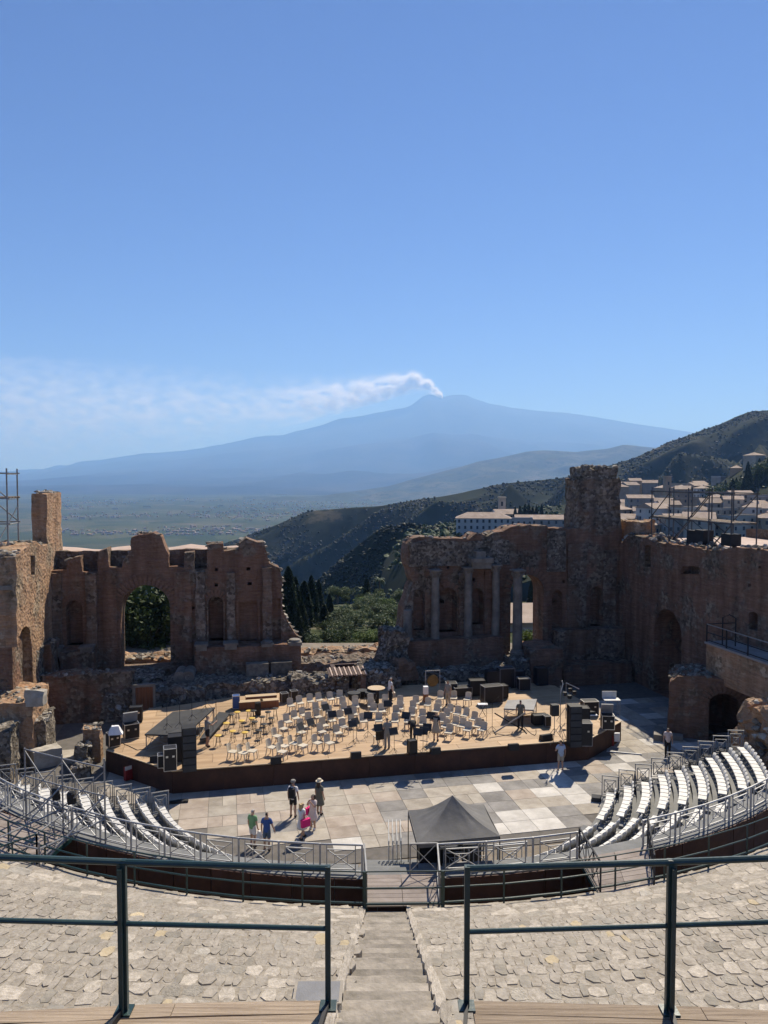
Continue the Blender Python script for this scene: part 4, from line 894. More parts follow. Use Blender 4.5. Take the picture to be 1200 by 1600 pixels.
# ---- rubble base between stage and walls, centre gap, shed
def rubble_mass(label, c, size, seed, n, rz=0.0, mat='rubble', amp=.22, pale=.25, name='rubble_mound', taper=.9, sz=(.22, .6), top_only=False):
    t = ttheatre(name, label, 'rubble'); rough_block(c, size, .38, amp, seed, rz, taper).build('rubble_core', mat, t); rr = random.Random(seed)
    for k in range(n):
        a, b_ = rr.uniform(-.5, .5), rr.uniform(-.5, .5); x, y = a * size[0] * .95, b_ * size[1] * .95; z = c[2] + size[2] + rr.uniform(-.1, .05)
        if not top_only and rr.random() < .45:
            y = -size[1] * .5 * .96; z = c[2] + rr.uniform(.05, 1) * size[2]
        stone(t, (c[0] + x * cos(rz) - y * sin(rz), c[1] + x * sin(rz) + y * cos(rz), z), rr.uniform(*sz), rr, pale)
    return t
rubble_mass('low sunlit brick ruin seen through the left arch', (W(232, 1040, 9.5)[0], 10.6, 0), (7.5, 2.2, 2.0), 214, 50, mat='brick_tan', pale=.4, top_only=True)
rubble_mass('long dark rubble footing under the left podium', (W(385, 1060, 2.4)[0], 2.9, 0), (8.6, 3.2, 1.9), 201, 110, pale=.08)
rubble_mass('dark rubble slope in front of the left arch', (W(245, 1070, 2.0)[0], 2.6, 0), (7.0, 4.0, 1.9), 202, 80, pale=.08)
rubble_mass('sunlit rubble ledge below the left arch opening', (W(185, 1070, 3.5)[0], 4.2, 0), (6.5, 2.6, 2.1), 203, 90, pale=.4, top_only=True)
rubble_mass('low pale rubble ridge left of the shed', (W(500, 1062, .8)[0], 1.3, 0), (4.2, 2.4, 2.2), 204, 80, pale=.45)
rubble_mass('rubble pile around the shed right side', (W(590, 1060, 1.2)[0], 1.8, 0), (3.0, 2.6, 2.5), 205, 70, pale=.4, amp=.35)
rubble_mass('flat brick ruins across the garden gap', (W(545, 1030, 5.5)[0], 6.0, 0), (8.6, 2.6, 2.2), 206, 60, mat='brick_grey', pale=.3, top_only=True)
rubble_mass('low far ruin wall in front of the garden', (W(545, 1015, 9)[0], 9.2, 0), (10.5, 1.6, 2.2), 207, 60, mat='brick_tan', pale=.3, top_only=True)
rubble_mass('dark rubble footing under the right podium', (W(715, 1065, 2.6)[0], 3.2, 0), (10.6, 2.4, 1.7), 208, 110, pale=.05)
rubble_mass('pale rubble heap at the right doorway foot', (W(820, 1055, 2.6)[0], 3.2, 0), (2.2, 2.0, 2.3), 209, 40, pale=.6, amp=.3)
lb = ttheatre('leaning_block', 'large leaning chunk of fallen masonry by the right wall', 'fallen masonry')
s_, z_ = W(607, 1035, 3.4); rough_block((s_, 3.6, 1.4), (2.3, 2.2, 3.4), .3, .34, 211, .3, .65, .3, (.5, 0)).build('masonry', 'rubble', lb)
lb = ttheatre('fallen_block', 'rounded fallen chunk of brickwork in front of the right podium', 'fallen masonry')
s_, z_ = W(631, 1055, 2.0); rough_block((s_, 2.2, 1.4), (1.9, 1.5, 1.4), .3, .3, 212, .2, .75).build('masonry', 'brick_grey', lb)
for i, (u, v, lbl) in enumerate([(284, 1060, 'left of two fallen column drums by the podium'), (297, 1056, 'right of two fallen column drums by the podium')]):
    s_, z_ = W(u, v, 3.2); t = ttheatre('column_drum', lbl, 'column drum', 'fallen column drums'); mb = MB(); mb.tube([(s_ - .1, 2.3, 2.25), (s_, 3.9, 2.3)], [.42, .40], 16); mb.build('shaft', 'marble', t); MB().tube([(s_ - .1, 2.27, 2.25), (s_ - .1, 2.31, 2.25)], .2, 10).build('end_boss', 'rock', t)
for i, (u0, u1, lbl) in enumerate([(385, 419, 'long carved stone block leaning on the left podium, left one'), (423, 455, 'long carved stone block leaning on the left podium, right one')]):
    a, z_ = W(u0, 1058, 3.5); b_, z1_ = W(u1, 1043, 3.5); t = tag(rough_block(((a + b_) / 2, 3.4, 1.75), (b_ - a, .7, 1.0), .3, .05, 220 + i).build('stone_block', 'rock', None, (CX, CY, 0), PHI), lbl, 'stone block', 'stone blocks on the left podium')
# shed with ribbed roof
SH = ttheatre('stage_shed', 'dark shed doorway with ribbed red roof in the centre gap', 'shed')
x0, zt = W(531, 1054, .2); x1, _ = W(564, 1054, .2)
box_t(MB(), x0 - .3, x0, .2, 3.0, 0, zt).build('side_wall', 'corten', SH); box_t(MB(), x1, x1 + .35, .2, 3.0, 0, zt).build('side_wall', 'brick', SH); box_t(MB(), x0 - .3, x1 + .3, 3.0, 3.2, 0, zt).build('back_wall', 'corten', SH)
xd = x0 + (x1 - x0) * .42
box_t(MB(), x0 + .02, xd, .9, 1.0, 0, zt).build('door_leaf', 'black', SH); box_t(MB(), xd, xd + .1, .85, 1.0, 0, zt).build('door_post', 'corten', SH)
nr_ = 16
for i in range(nr_):
    xa = x0 - .75 + (x1 - x0 + 1.2) * i / nr_; xb = xa + (x1 - x0 + 1.2) / nr_ * (.6 if i % 2 else 1.0)
    hh = .05 if i % 2 else .0
    mb = MB(); mb.add([(xa, .0, zt - .03 + hh), (xb, .0, zt - .03 + hh), (xb, 1.5, zt + .16 + hh), (xa, 1.5, zt + .16 + hh), (xa, .0, zt - .09), (xb, .0, zt - .09), (xb, 1.5, zt + .10), (xa, 1.5, zt + .10)], [(0, 1, 2, 3), (7, 6, 5, 4), (0, 4, 5, 1), (1, 5, 6, 2), (2, 6, 7, 3), (3, 7, 4, 0)])
    mb.build('roof_rib', 'terracotta' if i % 2 else 'corten', SH)
# brown service door left of the stage
SD = ttheatre('service_door', 'brown wooden service door in the dark rubble left of the stage', 'door')
x0, z0_ = W(212, 1110, .4); x1, z1_ = W(239, 1073, .4); z0_ = .05
for i in range(5): box_t(MB(), x0 + (x1 - x0) * i / 5, x0 + (x1 - x0) * (i + .94) / 5, .42, .52, z0_, z1_).build('plank', 'door_brown', SD)
mb = box_t(MB(), x0 - .18, x0, .3, .6, 0, z1_ + .02); box_t(mb, x1, x1 + .15, .3, .6, 0, z1_ + .02); box_t(mb, x0 - .18, x1 + .15, .3, .6, z1_ + .021, z1_ + .2); mb.build('frame', 'marble', SD)

# ---- ruins left of the stage, towards the left seats
def ruin(label, u0, u1, v, z1, t_len, seed, n=26, mat='rubble', z0=0.0, vb=None, rz=0.0, pale=.3):
    """stub wall whose front foot is at picture height v on the ground"""
    s0_, t0_ = GT(u0, v, z0); s1_, t1_ = GT(u1, v, z0); sm, tm = (s0_ + s1_) / 2, (t0_ + t1_) / 2 + t_len / 2
    return rubble_mass(label, (sm, tm, z0 - .05), (abs(s1_ - s0_), t_len, z1 - z0), seed, n, rz, mat, .13, pale, 'ruin_wall', .93, (.18, .42), top_only=True)
ruin('big rubble wall mass at the left edge below the wing', -60, 52, 1200, 3.6, 4.2, 301, 120, 'brick_tan')
ruin('nearer rubble wall stub at the far left edge', -40, 16, 1225, 2.7, 2.0, 302, 50, 'rubble')
ruin('sloping pale buttress right of the left rubble wall', 50, 72, 1190, 2.3, 2.6, 303, 40, 'rubble', pale=.6)
ruin('short upright wall stub with pale edge near the stage corner', 128, 157, 1192, 1.9, 1.1, 304, 34, 'brick_tan', pale=.5)
ruin('small rubble stub in front of the upright one', 118, 138, 1204, 1.3, .9, 305, 26, 'rubble', pale=.3)
ruin('low rubble heap left of the stage fascia', 108, 140, 1216, .6, 1.4, 306, 34, 'rubble', pale=.3)
ruin('dark brick wall behind the sunken passage', 66, 210, 1128, 3.2, 1.2, 307, 60, 'brick', pale=.12)
ruin('upper rubble shelf below the left wing', -20, 60, 1140, 5.0, 4.5, 308, 110, 'rubble', pale=.3)
ruin('brick pier base under the left wing', 40, 82, 1125, 5.0, 2.5, 309, 30, 'brick', pale=.2)
t = ttheatre('white_stone', 'bright white stone lump on the left rubble wall', 'stone'); s_, t_ = GT(57, 1092, 4.0); rough_block((s_, t_, 3.7), (.9, .9, .8), .25, .16, 311).build('lump', 'rock_pale', t)
t = ttheatre('stone_trough', 'pale broken stone block behind the left seats', 'stone block'); s_, t_ = GT(72, 1195, 0); mb = rough_block((s_, t_, 0), (1.5, 1.0, .95), .3, .05, 312, .5); mb.build('block', 'rock_pale', t)
t = ttheatre('stone_block', 'small white stone block on the ledge below the left arch', 'stone block'); s_, z_ = W(171, 1066, 3.0); rough_block((s_, 3.2, 2.05), (.7, .6, .5), .25, .03, 313, .3).build('block', 'rock_pale', t)
s_, t_ = GT(112, 1180, .4); t = ttheatre('paving_ledge', 'sunlit pale paving ledge in the sunken passage left of the stage', 'ledge'); box_t(MB(), s_ - 1.3, s_ + 1.2, t_ - .2, t_ + 1.1, -.05, .35).build('slab', 'slab_beige', t)

# ---- scaffolds on the wing tops
def scaffold(name, label, origin, rz, bays, levels, bw, lv, depth, mat='scaffold_tube', planks=(1,), board=.0, ext=.3, seed=0, decks='plank'):
    t = thing(name, label, 'scaffold', origin, rz); H = levels * lv
    for i in range(bays + 1):
        for y in (0, depth): MB().tube([(i * bw, y, -.3), (i * bw, y, H + ext)], .05, 6).build('standard', mat, t)
    for k in range(1, levels + 1):
        for y in (0, depth): MB().tube([(-.15, y, k * lv), (bays * bw + .15, y, k * lv)], .045, 6).build('ledger', mat, t)
        for i in range(bays + 1): MB().tube([(i * bw, -.1, k * lv - .06), (i * bw, depth + .1, k * lv - .06)], .03, 6).build('transom', mat, t)
    for i in range(bays):
        for k in range(levels): MB().tube([(i * bw, 0 if (i + k) % 2 else depth, k * lv + .05), ((i + 1) * bw, 0 if (i + k) % 2 else depth, (k + 1) * lv - .1)], .04, 6).build('brace', mat, t)
    for i in range(bays): MB().tube([(i * bw, 0, levels * lv * .55), (i * bw + bw * .6, 2.4, -.2)], .035, 6).build('raker', mat, t)
    for k in planks:
        for j in range(4): MB().box((bays * bw / 2, .15 + j * (depth - .3) / 3.2, k * lv + .06), (bays * bw + .3, .24, .05)).build('board', decks, t)
    return t
tt, zz_ = WS(1014, 845, SWR + 1.2); p = fromT(SWR + 1.4, tt, zz_ - .1); te = WS(1138, 848, SWR + 1.2)[0]
scaffold('tube_scaffold', 'grey tube scaffold with one plank deck on the right wing top', p, PHI - pi / 2, 4, 2, (tt - te) / 4, 2.0, 1.9, planks=(1,))
tt, zz_ = WS(33, 848, SWL - 1.0); p = fromT(SWL - 1.2, tt + .2, zz_ - .2)
scaffold('tube_scaffold', 'light grey tube scaffold on the left wing top at the edge', p, PHI + pi, 5, 3, 1.5, 1.55, 2.4, 'steel', (2,))
s_, z_ = W(1060, 846, 0); t = ttheatre('lamp_crate', 'dark equipment crates among the scaffold feet on the right wing', 'crate')
for k, u in enumerate((1085, 1098, 1140)):
    tt, zz_ = WS(u, 848, SWR + 1.6); box_t(MB(), SWR + 1.3, SWR + 2.1, tt - .5, tt + .5, zz_ - .2, zz_ + .9 - .3 * (k == 2)).build('crate_body', 'black', t)
# building seen through the right doorway
t = thing('garden_house', 'white walled low house with tiled roof seen through the right doorway', 'house', D(832, 985, 95), .1)
MB().box((0, 0, 0), (9, 6, 3.4)).build('wall', 'plaster_white', t); mb = MB(); mb.add([(-5, -3.6, 1.7), (5, -3.6, 1.7), (5, 3, 3.0), (-5, 3, 3.0), (-5, -3.6, 1.5), (5, -3.6, 1.5), (5, 3, 2.8), (-5, 3, 2.8)], [(0, 1, 2, 3), (7, 6, 5, 4), (0, 4, 5, 1), (1, 5, 6, 2), (2, 6, 7, 3), (3, 7, 4, 0)]); mb.build('roof', 'tile_roof', t)
tree('g', 'sunlit shrub growing in the right doorway', 829, 1018, 68, 2, 1.2, 'shrubs in the doorways', vtop=985)

# ================================================================ ORCHESTRA AND STAGE
def clip(poly, line):
    """keep the part of a convex polygon on the left of a -> b"""
    (ax, ay), (bx, by) = line; out = []
    def sd_(p): return (bx - ax) * (p[1] - ay) - (by - ay) * (p[0] - ax)
    for i in range(len(poly)):
        p, q = poly[i], poly[(i + 1) % len(poly)]; a, b_ = sd_(p), sd_(q)
        if a >= 0: out.append(p)
        if a * b_ < 0: k = a / (a - b_); out.append((p[0] + (q[0] - p[0]) * k, p[1] + (q[1] - p[1]) * k))
    return out
def clip_poly(poly, region):
    for i in range(len(region)):
        poly = clip(poly, (region[i], region[(i + 1) % len(region)]))
        if len(poly) < 3: return []
    return poly
def area(p): return abs(sum(p[i][0] * p[(i + 1) % len(p)][1] - p[(i + 1) % len(p)][0] * p[i][1] for i in range(len(p)))) / 2
DZ = 1.15
stage = [(-13.36, -11.83), (9.35, -11.83), (12.75, -9.3), (12.2, -1.0), (9.0, 1.2), (-9, 1.2), (-16.2, -1.2), (-17.1, -8.0)]
OF = thing('orchestra_floor', 'pale stone paving of the orchestra', None, (CX, CY, 0), PHI); OF['kind'] = 'structure'
MB().prism([(-21, -20.5), (21, -20.5), (21, 3), (-21, 3)], -.055, -.025).build('bedding', 'joint', OF)
rnd = random.Random(51); slabs = []; TS, TT = 1.34, 1.12
for i in range(-16, 16):
    for j in range(-19, -1):
        s0, t0 = i * TS + .5, j * TT - .35; s1, t1 = s0 + TS, t0 + TT; sm, tm = (s0 + s1) / 2, (t0 + t1) / 2
        if hypot(sm, tm) > 19.9 and tm < -11: continue
        if tm > -11.2 and -14.0 < sm < 11.0: continue
        if tm > -8 and not (12 < sm < 20): continue
        if sm < -17.5 or sm > 20.2: continue
        slabs.append((s0, t0, s1, t1))
slabs = slabs[:300]
for (s0, t0, s1, t1) in slabs:
    g_ = .008; z = rnd.uniform(-.006, .004); right = (s0 + s1) / 2 > -1.5 - .3 * (t0 + 15)
    mname = rnd.choices(['slab_beige', 'slab_grey', 'slab_pale', 'slab_pink'], [3, 5, 3, 1.2] if right else [8, 2.2, .5, 3])[0]
    parts_ = [(s0, s1)] if rnd.random() > .12 else [(s0, (s0 + s1) / 2), ((s0 + s1) / 2, s1)]
    for a, b_ in parts_: box_t(MB(), a + g_, b_ - g_, t0 + g_, t1 - g_, -.03, z).build('slab', mname, OF)

ST = ttheatre('concert_stage', 'wide temporary wooden stage with dark brown fascia panels', 'stage')
rnd = random.Random(52)
for i in range(-8, 7):
    for j in range(-10, 2):
        off = 1.2 if j % 2 else 0; s0, t0 = i * 2.4 + off - .6, j * 1.22 - .02; pl = clip_poly([(s0 + .008, t0 + .008), (s0 + 2.392, t0 + .008), (s0 + 2.392, t0 + 1.212), (s0 + .008, t0 + 1.212)], stage)
        if len(pl) >= 3 and area(pl) > .15: MB().prism(pl, DZ - .04, DZ + rnd.uniform(-.002, .002)).build('deck_sheet', 'deck_wood', ST)
MB().prism([(x * .985, -5.3 + (y + 5.3) * .985) for x, y in stage], .02, DZ - .06).build('substructure', 'black', ST)
for i in range(len(stage)):
    a, b_ = Vector(stage[i]), Vector(stage[(i + 1) % len(stage)])
    if i in (4,): continue
    n_ = max(1, round((b_ - a).length / 2.42))
    for k in range(n_):
        p, q = a.lerp(b_, k / n_), a.lerp(b_, (k + 1) / n_); d_ = (q - p).normalized() * .006
        MB().bar((p.x + d_.x, p.y + d_.y, DZ / 2 - .03), (q.x - d_.x, q.y - d_.y, DZ / 2 - .03), .05, DZ - .06).build('fascia_panel', 'corten', ST)
for i in (7, 0, 1):
    a, b_ = Vector(stage[i]), Vector(stage[(i + 1) % len(stage)]); MB().bar((a.x, a.y, DZ + .012), (b_.x, b_.y, DZ + .012), .09, .045).build('edge_trim', 'tan_wood', ST)

# ================================================================ LOWER SEATING
def PA(R, a, z=0.0): return Vector((CX + R * sin(radians(a)), CY - R * cos(radians(a)), z))
NROW, R0, DR, Z0, RZ = 9, 11.2, .82, .16, .225            # tiers curve about their own centre
OX, OY = 0.0, 40.0
def PB(rho, b, z=0.0): return Vector((OX + rho * sin(radians(b)), OY - rho * cos(radians(b)), z))
def a_right(R): return degrees(PHI + math.acos(4.95 / R))
def a_left(R): return degrees(PHI - math.acos(2.45 / R))
def aisle(i): return 56 + 1.4 * i
def cut(R, lim=25.15):                                  # where the railing circle cuts a tier
    c = (lim ** 2 - R ** 2 - 12.1 ** 2) / (2 * 12.1 * R); return 0.0 if c >= 1 else degrees(math.acos(c))
SEATS = ttheatre('seating_tiers', 'curved grey stepped tiers carrying the white seats', 'seating tiers'); SEATS.location = (0, 0, 0); SEATS.rotation_euler = (0, 0, 0)
def arc_slab(R1, R2, a1, a2, z0, z1, step=1.5, P=PA):
    mb = MB(); n_ = max(1, int((a2 - a1) / step)); vs = []; fs = []
    for k in range(n_ + 1):
        a = a1 + (a2 - a1) * k / n_
        for (R, z) in ((R1, z1), (R2, z1), (R2, z0), (R1, z0)): vs.append(P(R, a, z))
    for k in range(n_):
        for j in range(4): fs.append((4 * k + j, 4 * k + 4 + j, 4 * k + 4 + (j + 1) % 4, 4 * k + (j + 1) % 4))
    fs.append((0, 1, 2, 3)); fs.append((4 * n_ + 3, 4 * n_ + 2, 4 * n_ + 1, 4 * n_)); mb.add(vs, fs); return mb
ROWS = []
for i in range(NROW):
    R = R0 + i * DR; z = Z0 + i * RZ; al, ar = a_left(R), a_right(R); cb_ = cut(R + DR * .6); ROWS.append((R, z, al, ar, max(cb_, 6.0), max(cb_, 3.5)))
    for a1, a2 in ((al, -max(cb_, 3.5)), (max(cb_, 6.0), ar)): arc_slab(R - .02, R + DR + .03, a1, a2, -.02 if i < 3 else z - .6, z, 2.5, PB).build('tier_step', 'seat_step', SEATS)
    arc_slab(R - .40, R - .03, aisle(i) - 1.8, aisle(i) + 1.8, z - .22, z - .11, 2, PB).build('aisle_step', 'seat_step', SEATS)
    arc_slab(R - .50, R - .03, ar - 2.6, ar - .3, z - .2, z + .05, 2, PB).build('end_block', 'black_felt', SEATS)
arc_slab(25.2, 26.1, -50, -2.1, -.02, 2.0).build('rear_walk', 'seat_step', SEATS); arc_slab(25.2, 26.1, 4.8, 50, -.02, 2.0).build('rear_walk', 'seat_step', SEATS)
for k in range(6): arc_slab(21.6 + k * .75, 22.4 + k * .75, -2.1, 4.8, -.02, .33 * (k + 1)).build('gangway_step', 'seat_step', SEATS)
# one seat, then copies
def seat_shell():
    mb = MB(); mb.smooth = False; w2, d2 = .225, .21
    mb.box((0, -.01, .36), (.40, .34, .045)); mb.box((0, .165, .345), (.40, .03, .05)); return mb.mesh('seat', 'white_plastic')
def seat_back():
    mb = MB(); n_ = 6; vs = []
    for k in range(n_ + 1):
        x = -.20 + .40 * k / n_; bow = .05 * (1 - (x / .20) ** 2); top = .70 - .06 * (abs(x) / .20) ** 3
        vs += [(x, -.16 - bow, .37), (x, -.21 - bow, top), (x, -.24 - bow, top - .01), (x, -.19 - bow, .34)]
    fs = []
    for k in range(n_):
        for j in range(4): fs.append((4 * k + j, 4 * k + (j + 1) % 4, 4 * k + 4 + (j + 1) % 4, 4 * k + 4 + j))
    fs += [(3, 2, 1, 0), (4 * n_, 4 * n_ + 1, 4 * n_ + 2, 4 * n_ + 3)]; mb.add(vs, fs); mb.smooth = True; return mb.mesh('backrest', 'white_plastic')
SM, SB = seat_shell(), seat_back(); SL = MB().box((0, -.05, .19), (.30, .10, .38)).box((0, -.05, .02), (.36, .26, .04)).mesh('bracket', 'steel')
spots = []
for i, (R, z, al, ar, cr_, cl_) in enumerate(ROWS):
    Rs = R + .38; da = degrees(.465 / Rs); ai = aisle(i)
    for (a1, a2, blk) in ((al + 1.8, -cl_ - 1, 'left'), (max(cr_ + 1, 24), ai - 2.4, 'inner'), (ai + 2.4, ar - 2.4, 'right')):
        a = a1; nn_ = 0
        while a <= a2: spots.append((i, Rs, z, a, blk, nn_)); a += da; nn_ += 1
def NTH(k):
    o1 = ['first', 'second', 'third', 'fourth', 'fifth', 'sixth', 'seventh', 'eighth', 'ninth', 'tenth', 'eleventh', 'twelfth', 'thirteenth', 'fourteenth', 'fifteenth', 'sixteenth', 'seventeenth', 'eighteenth', 'nineteenth']; k += 1
    if k < 20: return o1[k - 1]
    tn = ['twent', 'thirt', 'fort', 'fift'][k // 10 - 2]; return tn + 'ieth' if k % 10 == 0 else tn + 'y-' + o1[k % 10 - 1]
ordn = ['first', 'second', 'third', 'fourth', 'fifth', 'sixth', 'seventh', 'eighth', 'ninth']
rest = MB(); keep = []
for s in spots: keep.append((0 if s[4] == 'right' else 1 if s[4] == 'inner' else 2 if s[3] < -22 else 3, s))
keep.sort(key=lambda q: q[0]); nseat = 0
for pr, (i, Rs, z, a, blk, nn_) in keep:
    p = PB(Rs, a, z)
    if nseat < 298 and pr < 3:
        t = thing('stadium_seat', 'white moulded seat, %s tier up, %s, %s' % (ordn[i], {'right': 'right end block', 'left': 'left block', 'inner': 'right block near railing'}[blk], NTH(nn_) + {'right': ' from the aisle', 'left': ' from the outer end', 'inner': ' from the railing end'}[blk]), 'seat', p, radians(a), 'white seats in curved tiers')
        put('seat', SM, t); put('backrest', SB, t); put('bracket', SL, t); nseat += 1
    else:
        for me in (SM, SB):
            o = len(rest.v); ca, sa = cos(radians(a)), sin(radians(a))
            rest.v += [(p.x + v.co.x * ca - v.co.y * sa, p.y + v.co.x * sa + v.co.y * ca, p.z + v.co.z) for v in me.vertices]
            for f in me.polygons: rest.f.append([o + k for k in f.vertices]); rest.m.append(0)
tag(rest.build('stadium_seats', 'white_plastic'), 'white seats of the centre tiers mostly hidden behind the railing', 'seats', kind='stuff')

# ---- railings of the tiers
def x_panel(mb, p, q, z0, z1, r=.017):
    p, q = Vector(p), Vector(q); up = Vector((0, 0, 1)); a, b_ = p + up * z0, q + up * z0; c, d_ = q + up * z1, p + up * z1
    for m0, m1 in ((a, b_), (b_, c), (c, d_), (d_, a)): mb.bar(m0, m1, r * 2.2)
    for m0, m1 in ((a, c), (b_, d_)): mb.bar(m0, m1, r * 1.7)
    f = .28; ia, ib, ic, id_ = [a.lerp(c, f), b_.lerp(d_, f), c.lerp(a, f), d_.lerp(b_, f)]
    for m0, m1 in ((ia, ib), (ib, ic), (ic, id_), (id_, ia)): mb.bar(m0, m1, r * 1.3)
def rail_run(name, label, a1, a2, R, z, mat='steel_pale', h=1.05, pitch=3.35, posts2=True):
    t = thing(name, label, 'railing', PA(R, (a1 + a2) / 2, z)); L = Vector(t.location); n_ = max(1, round((a2 - a1) / pitch)); w_ = (a2 - a1) / n_
    for k in range(n_ + 1):
        p = PA(R, a1 + w_ * k, z) - L; MB().tube([p, p + Vector((0, 0, h + .03))], .042, 6).build('post', mat, t)
    for k in range(n_):
        p = PA(R, a1 + w_ * k, z) - L; q = PA(R, a1 + w_ * (k + 1), z) - L; up = Vector((0, 0, 1))
        MB().tube([p + up * h, q + up * h], .036, 6).build('top_rail', mat, t); MB().bar(p + up * .1, q + up * .1, .035).build('bottom_rail', mat, t)
        i0, i1 = p.lerp(q, .16), p.lerp(q, .84)
        for m_ in (i0, i1): MB().bar(m_ + up * .0, m_ + up * h, .036).build('baluster', mat, t)
        mb = MB(); x_panel(mb, i0, i1, .16, h * .82); mb.build('cross_panel', mat, t)
    return t
rail_run('tier_railing', 'long grey crossed railing behind the left and centre tiers', -48, -1.7, 25.88, 2.0)
rail_run('tier_railing', 'grey crossed railing between the two footbridges', 4.2, 15.8, 25.88, 2.0)
rail_run('tier_railing', 'grey crossed railing sweeping up behind the right tiers', 22.2, 50.5, 25.88, 2.0)
rail_run('tier_railing', 'second grey railing beside the canopy', 4.9, 13, 24.2, 1.0, pitch=2.7)
def end_guard(i, a, R, z, side):
    t = thing('row_end_guard', 'crossed grey guard rail ending the %s tier on the %s side' % (ordn[i], side), 'guard rail', PB(R, a, z), radians(a), 'guard rails at the row ends')
    w_ = DR * .92; h = 1.02
    for y in (0, w_): MB().bar((0, -y, 0), (0, -y, h), .04).build('post', 'steel', t)
    MB().bar((0, .03, h), (0, -w_ - .03, h), .05, .045).build('top_rail', 'steel', t)
    mb = MB(); x_panel(mb, (0, -.1, 0), (0, -w_ + .1, 0), .18, h * .82); mb.build('cross_panel', 'steel', t); MB().bar((0, 0, .09), (0, -w_, .09), .03).build('bottom_rail', 'steel', t)
for i, (R, z, al, ar, _a, _b) in enumerate(ROWS): end_guard(i, ar - .1, R, z, 'right'); end_guard(i, al + .1, R, z, 'left')
# stacked barriers by the gangway
for k in range(4):
    t = thing('crowd_barrier', '%s of four grey barriers stacked at the gangway' % ['leftmost', 'second', 'third', 'rightmost'][k], 'barrier', PA(23.6, .45 + k * .38, .95), radians(0), 'stacked barriers at the gangway')
    mb = MB().tube([(0, 0, 0), (0, 0, 1.0), (0, .06, 1.1), (0, 1.9, 1.1), (0, 2.0, 1.0), (0, 2.0, 0)], .022, 6); mb.build('hoop', 'steel_pale', t); mb = MB()
    for q in range(5): mb.tube([(0, .3 + q * .35, .2), (0, .3 + q * .35, 1.1)], .01, 4)
    mb.build('bars', 'steel_pale', t); MB().bar((0, 0, .2), (0, 2, .2), .03).build('bottom_bar', 'steel_pale', t)

# ---- rust-brown retaining wall, dark moat, bridges
RET = thing('retaining_wall', 'dark rust brown panel wall below the seating railing', 'retaining wall', (0, 0, 0))
a = -50.0
while a < 50: arc_slab(26.12, 26.18, a + .04, a + 3.26, -.05, 1.96, 1.7).build('wall_panel', 'corten', RET); a += 3.3
MO = thing('moat_floor', 'shaded floor of the passage under the footbridges', None, (0, 0, 0)); MO['kind'] = 'structure'; arc_slab(26.15, 28.2, -60, 62, -.05, .02).build('floor', 'earth', MO)
def bridge(label, c, n_, name='foot_bridge', mat='bridge_plank'):
    """c: four corners near-left, near-right, far-right, far-left"""
    c = [Vector(q) for q in c]; t = thing(name, label, 'footbridge', (c[0] + c[2]) / 2); L = Vector(t.location)
    for k in range(n_):
        for (f0, f1) in ((0, .497), (.503, 1)):
            k0, k1 = k / n_ + .004, (k + 1) / n_ - .004
            e0, e1 = c[0].lerp(c[3], k0), c[1].lerp(c[2], k0); g0, g1 = c[0].lerp(c[3], k1), c[1].lerp(c[2], k1)
            q = [e0.lerp(e1, f0) - L, e0.lerp(e1, f1) - L, g0.lerp(g1, f1) - L, g0.lerp(g1, f0) - L]; mb = MB(); mb.add([*q, *[v - Vector((0, 0, .04)) for v in q]], [(0, 1, 2, 3), (7, 6, 5, 4), (0, 4, 5, 1), (1, 5, 6, 2), (2, 6, 7, 3), (3, 7, 4, 0)]); mb.build('plank', mat, t)
    for i_, j_ in ((0, 3), (1, 2)):
        MB().bar(c[i_] - L - Vector((0, 0, .12)), c[j_] - L - Vector((0, 0, .12)), .08, .16).build('beam', 'green_paint', t)
    return t, c, L
bt, c, L = bridge('plank footbridge on the centre line behind the green gate', [PA(28.05, -1.15, 2.1), PA(28.05, 3.7, 2.1), PA(26.1, 4.1, 2.1), PA(26.1, -1.5, 2.1)], 8)
def side_rail(t, L, p, q, mat, h=1.1):
    p, q = Vector(p) - L, Vector(q) - L; up = Vector((0, 0, 1))
    for m_ in (p, q): MB().bar(m_, m_ + up * h, .05).build('post', mat, t)
    MB().bar(p + up * h, q + up * h, .05, .045).build('side_rail', mat, t); MB().bar(p + up * .1, q + up * .1, .04).build('side_rail', mat, t)
    n_ = max(1, round((q - p).length / .95))
    for k in range(n_): mb = MB(); a, b_ = p.lerp(q, k / n_), p.lerp(q, (k + 1) / n_); mb.bar(a + up * .12, b_ + up * h, .022); mb.bar(b_ + up * .12, a + up * h, .022); mb.bar(b_ + up * .1, b_ + up * h, .03); mb.build('cross_panel', mat, t)
side_rail(bt, L, c[1], c[2], 'steel'); side_rail(bt, L, c[0], c[3], 'steel'); side_rail(bt, L, c[2], PA(26.1, 2.0, 2.1), 'steel')
bt, c, L = bridge('skewed plank footbridge with dark crossed railings at right', [G(938, 1398, 2.1), G(1022, 1386, 2.1), G(1012, 1322, 2.1), G(905, 1340, 2.1)], 9)
side_rail(bt, L, c[1], c[2], 'black_felt'); side_rail(bt, L, c[0], c[3], 'black_felt')
bt, c, L = bridge('pinkish plank landing at the far left below the scaffold tower', [G(-60, 1395, 2.1), G(58, 1350, 2.1), G(112, 1306, 2.1), G(0, 1268, 2.1)], 10)
side_rail(bt, L, c[1], c[2], 'steel'); side_rail(bt, L, c[0], c[1], 'green_paint')
